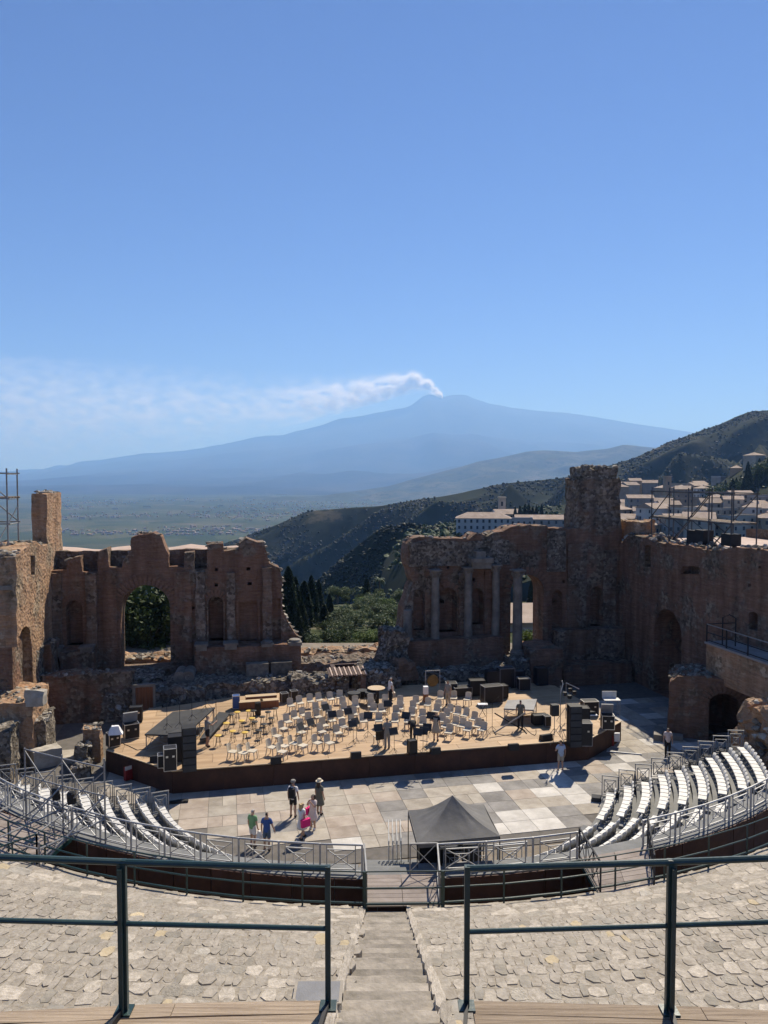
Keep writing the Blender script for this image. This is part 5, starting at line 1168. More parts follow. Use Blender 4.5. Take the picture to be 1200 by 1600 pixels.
# scaffold tower with spotlights
LT = thing('lighting_scaffold', 'grey tube lighting scaffold standing over the left tiers', 'scaffold', G(99, 1300, 2.0)); L = Vector(LT.location)
ft = [G(41, 1282, 2.0), G(99, 1300, 2.0), G(165, 1318, 2.0)]; bk = [G(-62, 1340, 2.0), G(-6, 1352, 2.0), G(62, 1368, 2.0)]
hts = [2.85, 2.95, 3.15]
for q, h in zip(ft, hts): MB().tube([q - L, q - L + Vector((0, 0, h + .15))], .035, 8).build('standard', 'steel', LT)
for q in bk: MB().tube([q - L, q - L + Vector((0, 0, 1.2))], .035, 8).build('standard', 'steel', LT)
up = Vector((0, 0, 1))
for hh in (0.15, .95, 1.85, 2.95):
    for i in range(2): MB().tube([ft[i] - L + up * hh, ft[i + 1] - L + up * hh], .028, 6).build('ledger', 'steel', LT)
for i in range(2):
    MB().tube([ft[i] - L + up * .2, ft[i + 1] - L + up * 1.8], .024, 6).build('brace', 'steel', LT); MB().tube([ft[i] - L + up * 2.9, ft[i + 1] - L + up * .9], .024, 6).build('brace', 'steel', LT); MB().tube([ft[i + 1] - L + up * 2.8, ft[i] - L + up * 1.0], .024, 6).build('brace', 'steel', LT)
for i in range(3):
    MB().tube([ft[i] - L + up * .95, bk[i] - L + up * .95], .035, 6).build('outrigger', 'steel', LT); MB().tube([ft[i] - L + up * 1.9, bk[i] - L + up * .3], .03, 6).build('raker', 'steel', LT)
for hh in (.95,): MB().tube([bk[0] - L + up * hh, bk[2] - L + up * hh], .03, 6).build('ledger', 'steel', LT)
for i, (u, v) in enumerate(((88, 1236), (112, 1243))):
    p = ft[0].lerp(ft[1], .82) if i == 0 else ft[1].lerp(ft[2], .2); t = thing('spotlight', 'black spotlight hanging from the left scaffold, %s one' % ('left', 'right')[i], 'spotlight', p + up * 1.5, .6, 'spotlights on the left scaffold')
    MB().lathe([(.10, -.22), (.15, -.18), (.16, .12), (.11, .2)], 12).build('housing', 'black', t); MB().tube([(-.18, 0, 0), (-.18, 0, .28), (.18, 0, .28), (.18, 0, 0)], .015, 5).build('yoke', 'black', t); MB().box((0, -.13, -.15), (.3, .015, .22)).build('barn_door', 'black', t)

# ================================================================ STONE TERRACES
RS0, TRD, RIS, NST = 28.05, .905, .443, 20
def stair_half(R): return -.62, .74                    # stair edges, metres from the centre line
CL = thing('stone_terrace', 'worn stone seating terraces left of the centre stair', 'stone terraces'); CR = thing('stone_terrace', 'worn stone seating terraces right of the centre stair', 'stone terraces')
pm('cavea_stone', (.29, .25, .198), (.47, .415, .34), 4.5, .95, .35, 16, rnd=.24, c3=(.37, .33, .275)); pm('cavea_yellow', (.42, .34, .215), (.52, .43, .29), 2.4, .95, .5, 9, rnd=.15); pm('cavea_dark', (.25, .225, .185), (.36, .325, .27), 2.4, .95, .5, 9, rnd=.2); pm('mortar', (.24, .205, .16), (.37, .33, .27), 5.0, .95, .5, 16)
STV = {}
for mn in ('cavea_stone', 'cavea_yellow', 'cavea_dark', 'rock_pale'):
    STV[mn] = []
    for i in range(9):
        rr = random.Random(500 + i); n_ = rr.choice((5, 6, 6, 7)); poly = []
        for k in range(n_): a = 2 * pi * (k + rr.uniform(-.28, .28)) / n_; q = max(abs(cos(a)), abs(sin(a))); poly.append((cos(a) / q * .5 * rr.uniform(.9, 1.04), sin(a) / q * .5 * rr.uniform(.9, 1.04)))
        mb = MB(); top = [(x * .96, y * .96, rr.uniform(-.02, .02)) for x, y in poly]; mid = [(x, y, -.07 + rr.uniform(-.03, .02)) for x, y in poly]; bot = [(x * .98, y * .98, -1) for x, y in poly]
        m_ = n_; mb.add(top + mid + bot, [tuple(range(m_))] + [(k, m_ + k, m_ + (k + 1) % m_, (k + 1) % m_) for k in range(m_)] + [(m_ + k, 2 * m_ + k, 2 * m_ + (k + 1) % m_, m_ + (k + 1) % m_) for k in range(m_)])
        me = mb.mesh('stone', mn); me.flip_normals(); STV[mn].append(me)
import itertools
cand = []
rnd = random.Random(61)
for i in range(NST):
    R = RS0 + i * TRD; z = 2.1 + i * RIS; dep = CY - R; xw = .54 * max(dep, 1) + 1.4; am = degrees(math.asin(min(.999, xw / R)))
    near = i / NST; wmin, wmax = (.4, .9) if i < 5 else (.16, .44) if i < 9 else (.11, .32)
    for side in (-1, 1):
        e = stair_half(R)[0 if side < 0 else 1]; a_e = degrees(e / R); a0, a1 = (-am, a_e) if side < 0 else (a_e, am)
        arc_slab(R, R + TRD + .1, a0, a1, z - RIS - .6, z - .012, 2.5).build('tread_core', 'mortar', CL if side < 0 else CR)
        for sub in range(3):
            dp = [.27, .24, .22][sub] if i >= 5 else [.46, .44, 0][sub]
            if dp == 0: continue
            rr_ = R + (sum([.27, .24, .22][:sub]) if i >= 5 else sum([.46, .44, 0][:sub])) + dp / 2
            a = a0 + .1
            while a < a1 - .1:
                wd = (wmin + (wmax - wmin) * rnd.random() ** 1.4) * (1 if rnd.random() > .12 else 1.4); da = degrees(wd / rr_)
                if a + da > a1 + .3: break
                cand.append((wd / max(1.5, CY - rr_) * (1.35 if sub == 0 else .8 if sub == 1 else .5), side, i, sub, rr_ + rnd.uniform(-.05, .05), a + da / 2, z + rnd.uniform(-.006, .008), wd, dp)); a += da
cand.sort(key=lambda q: -q[0]); cnt = {-1: 0, 1: 0}; big = {-1: MB(), 1: MB()}
big_m = ['cavea_stone', 'cavea_yellow', 'cavea_dark', 'rock_pale']
for (sz_, side, i, sub, R, a, z, wd, dp) in cand:
    x = R * sin(radians(a)); lw = N(x * .45, R * .45, 2)
    mn = rnd.choices(big_m, [9, .12 + max(0, lw) * .5, 1.2 + max(0, -lw) * 4, .5])[0]; me = rnd.choice(STV[mn]); sx_, sy_, sz2 = wd * rnd.uniform(.98, 1.07), dp * rnd.uniform(.85, 1.2), .22; rot = radians(a) + rnd.uniform(-.2, .2)
    p = PA(R, a, z); tx, ty = rnd.uniform(-.018, .02), rnd.uniform(-.02, .02)
    if cnt[side] < 290:
        o = put('stone', me, CL if side < 0 else CR, p); o.rotation_euler = (tx, ty, rot); o.scale = (sx_, sy_, sz2); cnt[side] += 1
    else:
        M = Matrix.Translation(p) @ Matrix.Rotation(rot, 4, 'Z') @ Matrix.Rotation(ty, 4, 'Y') @ Matrix.Rotation(tx, 4, 'X') @ Matrix.Diagonal((sx_, sy_, sz2, 1)); mb = big[side]; o = len(mb.v)
        mb.v += [tuple(M @ v.co) for v in me.vertices]; mi_ = big_m.index(mn)
        for f in me.polygons: mb.f.append([o + k for k in f.vertices]); mb.m.append(mi_)
for side, par in ((-1, CL), (1, CR)): o = big[side].build('small_stones', big_m, par); o['kind'] = 'stuff'
# stair
SR = thing('stone_stair', 'narrow worn stone stair running down the middle of the terraces', 'stair'); pm('stair_stone', (.20, .178, .145), (.34, .30, .25), 2.6, .95, .5, 10, rnd=.2)
rnd = random.Random(62)
for i in range(int(NST * 1.4)):
    R = RS0 + i * TRD / 1.4; z = 2.1 + (i - .3) * RIS / 1.4 - .05; y0 = CY - R; x0, x1 = stair_half(R); x0 += rnd.uniform(-.02, .02) + .03; x1 += rnd.uniform(-.02, .02) - .03; n_ = 7; vs = []; yb = y0 - TRD / 1.4 - .12
    for k in range(n_ + 1): x = x0 + (x1 - x0) * k / n_; vs += [(x, y0 + .04 * N(x * 3, y0 * 3, 4), z - .03 + .02 * N(x * 4, y0 * 4, 8)), (x, y0 - .03, z + .015 * N(x * 3, y0, 7)), (x, yb, z + .015 * N(x * 3, y0, 9)), (x, y0 + .0, z - .5)]
    fs = []
    for k in range(n_): b0, b1 = 4 * k, 4 * k + 4; fs += [(b0, b0 + 1, b1 + 1, b1), (b0 + 1, b0 + 2, b1 + 2, b1 + 1), (b0 + 3, b0, b1, b1 + 3)]
    mb = MB(); mb.add(vs, [f[::-1] for f in fs]); mb.build('step', 'stair_stone', SR)
# kerb stones down both stair edges
for i in range(NST):
    for sgn, e in ((-1, -.62), (1, .74)):
        for k in range(2):
            R = RS0 + (i + k * .5 + .25) * TRD; z = 2.1 + i * RIS; o = put('kerb_stone', rnd.choice(STV['cavea_stone']), SR, (e + sgn * .05, CY - R, z + .03)); o.scale = (.16, .46, .5); o.rotation_euler = (0, 0, rnd.uniform(-.12, .12))
# inspection hatch
def cavea_hit(u, v):
    for i in range(NST - 1, -1, -1):
        R = RS0 + i * TRD; p = G(u, v, 2.1 + i * RIS); q = hypot(p.x - CX, p.y - CY)
        if R <= q <= R + TRD: return p
    return G(u, v, 8)
p = cavea_hit(497, 1557); t = thing('inspection_hatch', 'flat grey metal hatch plate left of the stair foot', 'hatch', p + Vector((0, 0, .05)))
MB().box((0, 0, .012), (.60, .42, .03)).build('plate', 'hatch', t); mb = MB(); [mb.box((x, y, .012), (wx, wy, .02)) for x, y, wx, wy in ((0, .225, .68, .03), (0, -.225, .68, .03), (.32, 0, .04, .42), (-.32, 0, .04, .42))]; mb.build('rim', 'slab_beige', t)

# ---- green railings
def green_rail(name, label, pts, h, levels, r_post, r_rail, posts, mat='green_paint', end=None):
    t = thing(name, label, 'railing', pts[0]); L = Vector(t.location); up = Vector((0, 0, 1))
    for k in posts: p = pts[k] - L; MB().bar(p - up * .05, p + up * h, r_post, r_post * .8).build('post', mat, t)
    for lv, rr in levels:
        for k in range(len(pts) - 1):
            MB().tube([pts[k] - L + up * lv, pts[k + 1] - L + up * lv], rr, 8).build('rail', mat, t)
    return t
pts = [PA(28.12, a, 2.12) for a in [x * 4.05 - 1.35 - 12 * 4.05 for x in range(0, 13)]]
green_rail('edge_railing', 'thin green railing along the terrace foot on the left', pts, 1.15, [(1.15, .022), (.62, .03), (.12, .04)], .055, .02, range(13))
pts = [PA(28.12, a, 2.12) for a in [3.95 + x * 4.05 for x in range(0, 13)]]
green_rail('edge_railing', 'thin green railing along the terrace foot on the right', pts, 1.15, [(1.15, .022), (.62, .03), (.12, .04)], .055, .02, range(13))
pts = [PA(28.14, a, 2.12) for a in (-1.25, 3.85)]
gt = green_rail('green_gate', 'closed green gate at the foot of the stair', pts, 1.18, [(1.17, .022), (.62, .032), (.1, .045)], .09, .02, (0, 1))
DEP = 5.8
fl = [D(-160, 1333, DEP - .45), D(190, 1347, DEP), D(512, 1357, DEP + .05)]; fr = [D(730, 1357, DEP + .05), D(1050, 1347, DEP), D(1400, 1333, DEP - .45)]
for lbl, q in (('heavy green railing across the foreground, left of the stair', fl), ('heavy green railing across the foreground, right of the stair', fr)):
    base = [Vector((p.x, p.y, 11.80)) for p in q]; t = thing('foreground_railing', lbl, 'railing', base[1]); L = base[1]
    for k, (p, b_) in enumerate(zip(q, base)):
        endp = (k == 2 and q is fl) or (k == 0 and q is fr); w_ = .042 if endp else .068
        MB().bar(b_ - L - Vector((0, 0, .0)), p - L + Vector((0, 0, .02)), w_, w_ * (1.2 if endp else .62), (0, 1, 0)).build('post', 'green_paint', t)
        if not endp: MB().bar(b_ - L + Vector((0, -.05, 0)), p - L + Vector((0, -.05, -.03)), w_ * .42, .03, (0, 1, 0)).build('post_web', 'green_paint', t)
        MB().box(tuple(b_ - L + Vector((0, 0, .008))), (.13, .13, .015)).build('foot_plate', 'green_paint', t)
        MB().bar(b_ - L + Vector((0, 0, .04)), b_ - L + Vector((-.06, -.4, .03)), .03, .05).build('foot_strut', 'black', t)
    mid = [D(-160, 1434, DEP - .45), D(190, 1443, DEP), D(512, 1451, DEP + .05)] if q is fl else [D(730, 1456, DEP + .05), D(1050, 1446, DEP), D(1400, 1434, DEP - .45)]
    for z_, run in (('t', q), ('m', mid)):
        for k in range(2): MB().tube([run[k] - L, run[k + 1] - L], .026 if z_ == 't' else .02, 10).build('rail', 'green_paint', t)
# wooden bench decks at the very front
for lbl, sgn, xa, xb in (('weathered wooden bench deck at bottom left', -1, -4.4, -.47), ('weathered wooden bench deck at bottom right', 1, .70, 4.4)):
    t = thing('bench_deck', lbl, 'bench deck', (0, 0, 0)); rnd = random.Random(63 + sgn)
    for j in range(11):
        y1 = 5.93 - j * .152; splits = [xa, (xa + xb) / 2 + rnd.uniform(-.9, .9), xb]
        for a, b_ in zip(splits, splits[1:]):
            ya = -.012 * a * a; yb_ = -.012 * b_ * b_; z = 11.80 if j < 3 else 11.79 - .0 * j
            q = [(a + .003, y1 - .147 + ya, z), (b_ - .003, y1 - .147 + yb_, z), (b_ - .003, y1 + yb_, z), (a + .003, y1 + ya, z)]; mb = MB(); mb.add(q + [(x, y, z_ - .04) for x, y, z_ in q], [(0, 1, 2, 3), (7, 6, 5, 4), (0, 4, 5, 1), (1, 5, 6, 2), (2, 6, 7, 3), (3, 7, 4, 0)]); mb.build('plank', 'plank', t)
    for x in (xa + .1, (xa + xb) / 2, xb - .1): MB().box((x, 5.0, 11.2), (.08, 1.6, 1.08)).build('bearer', 'black_felt', t)

# ================================================================ THINGS ON THE STAGE
ORD = ['first', 'second', 'third', 'fourth', 'fifth', 'sixth', 'seventh', 'eighth', 'ninth', 'tenth', 'eleventh', 'twelfth', 'thirteenth', 'fourteenth', 'fifteenth', 'sixteenth', 'seventeenth', 'eighteenth', 'nineteenth', 'twentieth']
def facing(p, q): return atan2(-(q.x - p.x), q.y - p.y)
# chairs
def chair_meshes():
    mb = MB(); mb.box((0, .0, .44), (.43, .42, .035)); mb.box((0, .2, .425), (.41, .05, .05)); seat = mb.mesh('seat', 'chair_plastic')
    mb = MB(); n_ = 6; vs = []
    for k in range(n_ + 1):
        x = -.205 + .41 * k / n_; bow = .035 * (1 - (x / .205) ** 2); top = .85 - .05 * (abs(x) / .205) ** 4
        vs += [(x, -.19 - bow, .46), (x, -.255 - bow, top), (x, -.275 - bow, top), (x, -.21 - bow, .46)]
    fs = []
    for k in range(n_):
        for j in range(4): fs.append((4 * k + j, 4 * k + (j + 1) % 4, 4 * k + 4 + (j + 1) % 4, 4 * k + 4 + j))
    fs += [(3, 2, 1, 0), (4 * n_, 4 * n_ + 1, 4 * n_ + 2, 4 * n_ + 3)]; mb.add(vs, fs); back = mb.mesh('backrest', 'chair_plastic')
    fl_ = MB().bar((0, 0, .43), (.015, .05, 0), .042, .036).mesh('leg', 'chair_plastic'); bl_ = MB().bar((0, 0, .47), (.015, -.09, 0), .042, .036).mesh('leg', 'chair_plastic')
    return seat, back, fl_, bl_
CS, CB, CF, CBL = chair_meshes()
def chair(p, rz, label):
    t = thing('stage_chair', label, 'chair', p, rz, 'white plastic chairs on the stage'); put('seat', CS, t); put('backrest', CB, t)
    for sx in (-1, 1):
        o = put('leg', CF, t, (sx * .18, .17, 0)); o.scale = (sx, 1, 1); o = put('leg', CBL, t, (sx * .18, -.18, 0)); o.scale = (sx, 1, 1)
    return t
CH = [(455, 1113), (469, 1109), (485, 1106), (499, 1104), (517, 1102.5), (531, 1100), (475, 1128), (495, 1120), (508, 1119), (536, 1111), (450, 1139), (462, 1133), (484, 1136), (497, 1131), (515, 1125), (539, 1120), (443, 1150), (473, 1147), (471, 1156), (519, 1137), (533, 1133), (553, 1127), (507, 1145), (503, 1155), (537, 1147), (528, 1157), (568, 1138), (592, 1137), (555, 1109), (556, 1115), (580, 1114), (580, 1106), (551, 1137),
      (444, 1178), (459, 1174), (473, 1177), (496, 1173), (515, 1173), (364, 1187), (380, 1189), (394, 1186), (425, 1180), (433, 1162), (441, 1187), (602, 1107), (603, 1114), (584, 1122), (597, 1122), (626, 1109), (625, 1118), (619, 1125), (617, 1138), (650, 1109), (646, 1117), (643, 1128), (668, 1112), (659, 1131), (685, 1116), (688, 1101), (709, 1101), (730, 1103), (702, 1123), (681, 1122), (697, 1130), (714, 1126), (726, 1129), (739, 1135), (710, 1143), (721, 1146), (745, 1146), (730, 1152), (753, 1152), (690, 1138), (695, 1147), (701, 1156), (661, 1143), (637, 1139), (612, 1052 + 40)]
CH.sort(key=lambda q: q[1]); bands = [1105, 1112, 1120, 1129, 1138, 1148, 1160, 1300]; rows_ = [[] for _ in bands]
for q in CH: rows_[next(i for i, b_ in enumerate(bands) if q[1] <= b_)].append(q)
bn = ['rearmost', 'second', 'third', 'fourth', 'fifth', 'sixth', 'seventh', 'front']
rnd = random.Random(71); foc = G(628, 1215, DZ)
for bi, row in enumerate(rows_):
    for k, (u, v) in enumerate(sorted(row)):
        p = G(u, v, DZ + .003); chair(p, facing(p, foc) + rnd.uniform(-.18, .18), 'white plastic chair, %s from the left in the %s band of stage chairs' % (ORD[k], bn[bi]))
# stools with yellow pads, black stools
def stool(p, rz, label, pad, h, grp):
    t = thing('music_stool', label, 'stool', p, rz, grp); MB().lathe([(.16, h - .05), (.19, h - .03), (.19, h), (.15, h + .015)], 14).build('pad', pad, t)
    for k in range(4):
        a = pi / 4 + k * pi / 2; MB().tube([(cos(a) * .08, sin(a) * .08, h - .05), (cos(a) * .2, sin(a) * .2, 0)], .014, 5).build('leg', 'black', t)
    mb = MB(); q = .145
    for k in range(4): a, b_ = pi / 4 + k * pi / 2, pi / 4 + (k + 1) * pi / 2; mb.bar((cos(a) * q, sin(a) * q, h * .4), (cos(b_) * q, sin(b_) * q, h * .4), .016)
    mb.build('ring', 'black', t); return t
for k, (u, v) in enumerate([(341, 1166), (354, 1146), (364, 1159), (371, 1128), (378, 1142), (383, 1161), (394, 1138), (389, 1126)]):
    stool(G(u, v, DZ), k * .7, 'yellow topped stool, %s from the left among the stools' % ORD[k], 'yellow_pad', .62, 'yellow topped stools')
for k, (u, v) in enumerate([(362, 1136), (398, 1148), (404, 1162), (410, 1140), (412, 1152), (419, 1132), (424, 1142), (396, 1130), (430, 1126)]):
    stool(G(u, v, DZ), k * .6, 'tall black stool, %s from the left among the stools' % ORD[k], 'black', .78, 'tall black stools')
# stands
def music_stand(p, rz, label, h=1.05, desk=True, grp='music stands on the stage'):
    t = thing('music_stand' if desk else 'microphone_stand', label, 'music stand' if desk else 'microphone stand', p, rz, grp); MB().tube([(0, 0, .12), (0, 0, h)], .013, 6).build('shaft', 'black', t)
    for k in range(3): a = k * 2 * pi / 3 + .5; MB().tube([(0, 0, .28), (cos(a) * .27, sin(a) * .27, .01)], .011, 5).build('leg', 'black', t)
    if desk:
        mb = MB(); mb.add([(-.25, .0, h - .02), (.25, .0, h - .02), (.25, .17, h + .30), (-.25, .17, h + .30), (-.25, .02, h - .02), (.25, .02, h - .02), (.25, .19, h + .30), (-.25, .19, h + .30)], [(0, 1, 2, 3), (7, 6, 5, 4), (0, 4, 5, 1), (1, 5, 6, 2), (2, 6, 7, 3), (3, 7, 4, 0)]); mb.build('desk', 'black_felt', t); MB().box((0, -.03, h - .03), (.5, .07, .015)).build('ledge', 'black', t)
    else: MB().tube([(0, 0, h), (.35, .2, h + .2)], .01, 5).build('boom', 'black', t); MB().tube([(.33, .19, h + .19), (.43, .25, h + .23)], .022, 6).build('microphone', 'black', t)
    return t
for k, (u, v) in enumerate([(552, 1164), (557, 1160), (592, 1171), (616, 1177), (652, 1178), (661, 1176), (667, 1170), (487, 1161), (472, 1168), (520, 1148), (575, 1150), (606, 1130), (633, 1150), (672, 1150), (545, 1143), (510, 1136)]):
    p = G(u, v, DZ); music_stand(p, facing(p, foc) + pi + rnd.uniform(-.4, .4), 'black music stand, %s of those among the chairs counted from left' % ORD[[0, 0, 0][0] + sorted([552, 557, 592, 616, 652, 661, 667, 487, 472, 520, 575, 606, 633, 672, 545, 510]).index(u)])
for k, (u, v, h) in enumerate([(769, 1142, 1.7), (760, 1147, 1.5), (333, 1150, 1.6), (338, 1138, 1.6)]): music_stand(G(u, v, DZ), k, ['tall thin microphone stand left of the right riser', 'thin stand beside the right end of the chairs', 'microphone stand beside the crew member at left', 'microphone stand on the edge of the low black riser'][k], h, False, 'microphone stands')
for k, (u, v) in enumerate([(261, 1138), (281, 1136), (300, 1124), (321, 1110)]): music_stand(G(u, v, 2.1), k, 'microphone stand on the black riser, %s from the left' % ORD[k], 1.3 if k else 1.45, False, 'microphone stands on the riser')
p = G(797, 1145, DZ); t = thing('keyboard_stand', 'folded X shaped keyboard stand on the right of the stage', 'keyboard stand', p, .1)
MB().bar((-.9, 0, .05), (.9, .0, 1.15), .05, .07).build('arm', 'steel', t); MB().bar((-.9, .1, 1.15), (.9, .1, .05), .05, .07).build('arm', 'black', t); MB().bar((-.9, -.3, .04), (-.9, .4, .04), .04).build('foot', 'black', t); MB().bar((.9, -.3, .04), (.9, .4, .04), .04).build('foot', 'black', t)
t = thing('percussion_stand', 'small white topped table stand at the right edge of the chairs', 'stand', G(754, 1120, DZ), 0); MB().box((0, 0, .8), (.6, .35, .04)).build('top', 'white_cloth', t); MB().bar((-.2, 0, .78), (.2, .1, 0), .03).build('leg', 'black', t); MB().bar((.2, 0, .78), (-.2, .1, 0), .03).build('leg', 'black', t)

def case(p, w_, d_, h, rz, label, name='flight_case', body='case_black', lid=None, edge='alu', grp=None, cat='flight case', latches=True):
    t = thing(name, label, cat, p, rz, grp); MB().box((0, 0, h / 2 + .06), (w_ - .02, d_ - .02, h - .02)).build('body', body, t); e = .028; mb = MB()
    for sx in (-1, 1):
        for sy in (-1, 1): mb.box((sx * w_ / 2, sy * d_ / 2, h / 2 + .06), (e, e, h))
    for z in (.06, h + .06):
        for sy in (-1, 1): mb.box((0, sy * d_ / 2, z), (w_ - e, e, e))
        for sx in (-1, 1): mb.box((sx * w_ / 2, 0, z), (e, d_ - e, e))
    mb.build('edging', edge, t)
    if latches:
        for sx in (-1, 1): MB().box((sx * w_ * .25, -d_ / 2 - .012, h * .7), (.11, .02, .09)).build('latch', 'alu', t)
        for sx in (-1, 1):
            for sy in (-1, 1): MB().tube([(sx * (w_ / 2 - .1), sy * (d_ / 2 - .1) - .02, .03), (sx * (w_ / 2 - .1), sy * (d_ / 2 - .1) + .02, .03)], .03, 8).build('castor', 'black', t)
    if lid:
        mb = MB(); a = lid; up = Vector((0, -cos(a) * 0, 0)); L_ = d_
        b0 = Vector((0, d_ / 2, h + .08)); dv = Vector((0, cos(a), sin(a))) * L_; mb.bar(b0, b0 + dv, w_, .09, (1, 0, 0) if False else (0, -sin(a), cos(a))); mb.build('open_lid', 'riser_grey', t)
    return t
def stack(p, rz, label, n_, w_, d_, h, name='line_array'):
    t = thing(name, label, 'loudspeaker', p, rz)
    for k in range(n_):
        z = k * h; MB().box((0, .02, z + h / 2), (w_, d_, h - .012)).build('cabinet', 'black', t); MB().box((0, -d_ / 2 + .005, z + h / 2), (w_ - .06, .03, h - .07)).build('grille', 'black_felt', t)
    for sx in (-1, 1): MB().box((sx * (w_ / 2 + .012), .1, n_ * h / 2), (.02, .12, n_ * h)).build('rigging_bar', 'black', t)
    return t
fr_ = PHI
stack(G(296, 1203, DZ), fr_ + .1, 'tall black loudspeaker column at the left front of the stage', 6, .68, .7, .375)
stack(G(897, 1165, DZ), fr_ - .15, 'tall black loudspeaker column at the right front of the stage', 6, .66, .7, .38)
case(G(266, 1203, DZ), .62, .6, 1.12, fr_ + .1, 'tall black case with metal edges beside the left loudspeaker')
case(G(252, 1199, DZ), .34, .5, .62, fr_ + .1, 'small black case left of the tall metal edged case', latches=False)
case(G(277, 1188, DZ), .9, .7, 1.3, fr_ + .1, 'black case stack behind the left loudspeaker', edge='black', latches=False)
case(G(177, 1166, DZ), .62, .5, .72, fr_ + .5, 'grey topped flight case at the left corner of the stage', lid=None)
t_ = case(G(205, 1153, DZ), .8, .6, .8, fr_ + .3, 'open flight case with raised lid at the stage left', lid=1.9)
case(G(213, 1128, DZ), .7, .5, .9, fr_, 'dark case in the shade behind the open flight case', edge='black')
t = thing('dust_sheet', 'pale blue sheet bundled on the leftmost case', 'cloth', G(181, 1146, DZ + .8), .3); rough_block((0, 0, -.02), (.75, .5, .45), .12, .09, 401, 0, .5).build('sheet', 'white_cloth', t)
case(G(244, 1124, .0), .7, 1.2, .8, fr_ - .15, 'yellowish wooden crate behind the left riser, front one', 'wooden_crate', 'tan_wood', edge='tan_wood', cat='crate', latches=False); case(G(249, 1112, .0), .7, 1.0, .9, fr_ - .15, 'wooden crate behind the left riser, rear one', 'wooden_crate', 'tan_wood', edge='tan_wood', cat='crate', latches=False)
case(G(369, 1107, DZ), .45, .5, .8, fr_, 'small blue case beside the long benches', 'blue_box', 'blue_case', cat='case', latches=False)
for k, (u, v, w_, lb_) in enumerate([(392, 1107, 1.5, 'long tan wooden box, left of the pair at the stage back'), (421, 1105, 1.15, 'tan wooden box, right of the pair at the stage back'), (408, 1098, 2.0, 'tan wooden box lying behind the pair at the stage back')]):
    t = thing('wooden_box', lb_, 'box', G(u, v, DZ), fr_ + .05, 'tan boxes at the stage back'); MB().box((0, 0, .24), (w_, .5, .46)).build('body', 'door_brown', t); MB().box((0, 0, .49), (w_ + .02, .52, .035)).build('lid', 'tan_wood', t)
case(G(403, 1118, DZ), .3, .3, .75, .3, 'small black upright box behind the stools', edge='black', latches=False)
for k, (u, v) in enumerate([(444, 1098), (459, 1094)]): case(G(u, v, DZ), .45, .5, .6, fr_ + .2, ['dark amplifier with folded chair left at the stage back', 'dark amplifier right at the stage back'][k], 'amplifier', cat='amplifier', edge='steel', latches=False)
def riser(label, c, h, mat, legs=True, skirt=None, z0=DZ):
    c = [Vector(q) for q in c]; o_ = sum(c, Vector()) / 4; t = thing('stage_riser', label, 'riser', (o_.x, o_.y, z0)); q = [v - o_ for v in c]
    mb = MB(); mb.prism([(v.x, v.y) for v in q], h - .09, h); mb.build('top', mat, t)
    for k in range(4):
        a, b_ = q[k] * .96, q[(k + 1) % 4] * .96
        n_ = max(1, round((b_ - a).length / 2.0))
        for j in range(n_):
            p0, p1 = a.lerp(b_, j / n_), a.lerp(b_, (j + 1) / n_); MB().bar((p0.x, p0.y, 0), (p0.x, p0.y, h - .09), .045).build('leg', 'steel', t)
            if h > .5: mb = MB(); mb.bar((p0.x, p0.y, .08), (p1.x, p1.y, h - .15), .025); mb.bar((p1.x, p1.y, .08), (p0.x, p0.y, h - .15), .025); mb.build('brace', 'steel', t)
    return t
riser('large black topped riser on braced legs, left of the stage', [G(226, 1147, 2.1), G(288, 1149, 2.1), G(336, 1105, 2.1), G(270, 1112, 2.1)], .95, 'black_felt')
riser('low black riser strip beside the large one', [G(312, 1154, 1.45), G(326, 1152, 1.45), G(360, 1114, 1.45), G(342, 1112, 1.45)], .3, 'black_felt')
riser('small grey topped riser on crossed legs at the right', [G(787, 1107, 2.0), G(834, 1109, 2.0), G(839, 1092, 2.0), G(793, 1094, 2.0)], .85, 'riser_grey')
def wedge(p, rz, label, w_=.55):
    t = thing('floor_monitor', label, 'monitor speaker', p, rz, 'floor monitors'); mb = MB(); mb.add([(-w_ / 2, -.2, 0), (w_ / 2, -.2, 0), (w_ / 2, .2, 0), (-w_ / 2, .2, 0), (-w_ / 2, -.14, .34), (w_ / 2, -.14, .34), (w_ / 2, .12, .30), (-w_ / 2, .12, .30)], [(3, 2, 1, 0), (4, 5, 6, 7), (0, 1, 5, 4), (1, 2, 6, 5), (2, 3, 7, 6), (3, 0, 4, 7)]); mb.build('cabinet', 'black', t)
    mb = MB(); mb.add([(-w_ / 2 + .03, .208, .04), (w_ / 2 - .03, .208, .04), (w_ / 2 - .03, .135, .28), (-w_ / 2 + .03, .135, .28)], [(3, 2, 1, 0)]); mb.build('grille', 'black_felt', t); return t
for k, (u, v, lb_) in enumerate([(431, 1192, 'floor monitor at the stage edge below the left chairs'), (556, 1184, 'floor monitor at the stage edge left of centre'), (680, 1177, 'floor monitor at the stage edge right of centre'), (802, 1171, 'floor monitor at the stage edge near the right loudspeaker'), (243, 1190, 'flat black monitor on the left stage corner')]): wedge(G(u, v, DZ), fr_, lb_)
case(G(644, 1178, DZ), .42, .4, .7, fr_ + .15, 'black upright loudspeaker at the centre front of the stage', 'stage_speaker', cat='loudspeaker', edge='black', latches=False)
case(G(843, 1132, DZ), .85, .5, .55, fr_, 'wide black amplifier near the right riser', 'amplifier', cat='amplifier', edge='black', latches=False); case(G(854, 1135, DZ), .35, .45, .6, fr_, 'narrow grey fronted amplifier next to the wide one', 'amplifier', cat='amplifier', edge='steel', latches=False); wedge(G(853, 1156, DZ), fr_ + .2, 'grey topped floor monitor right of the stage', .7)
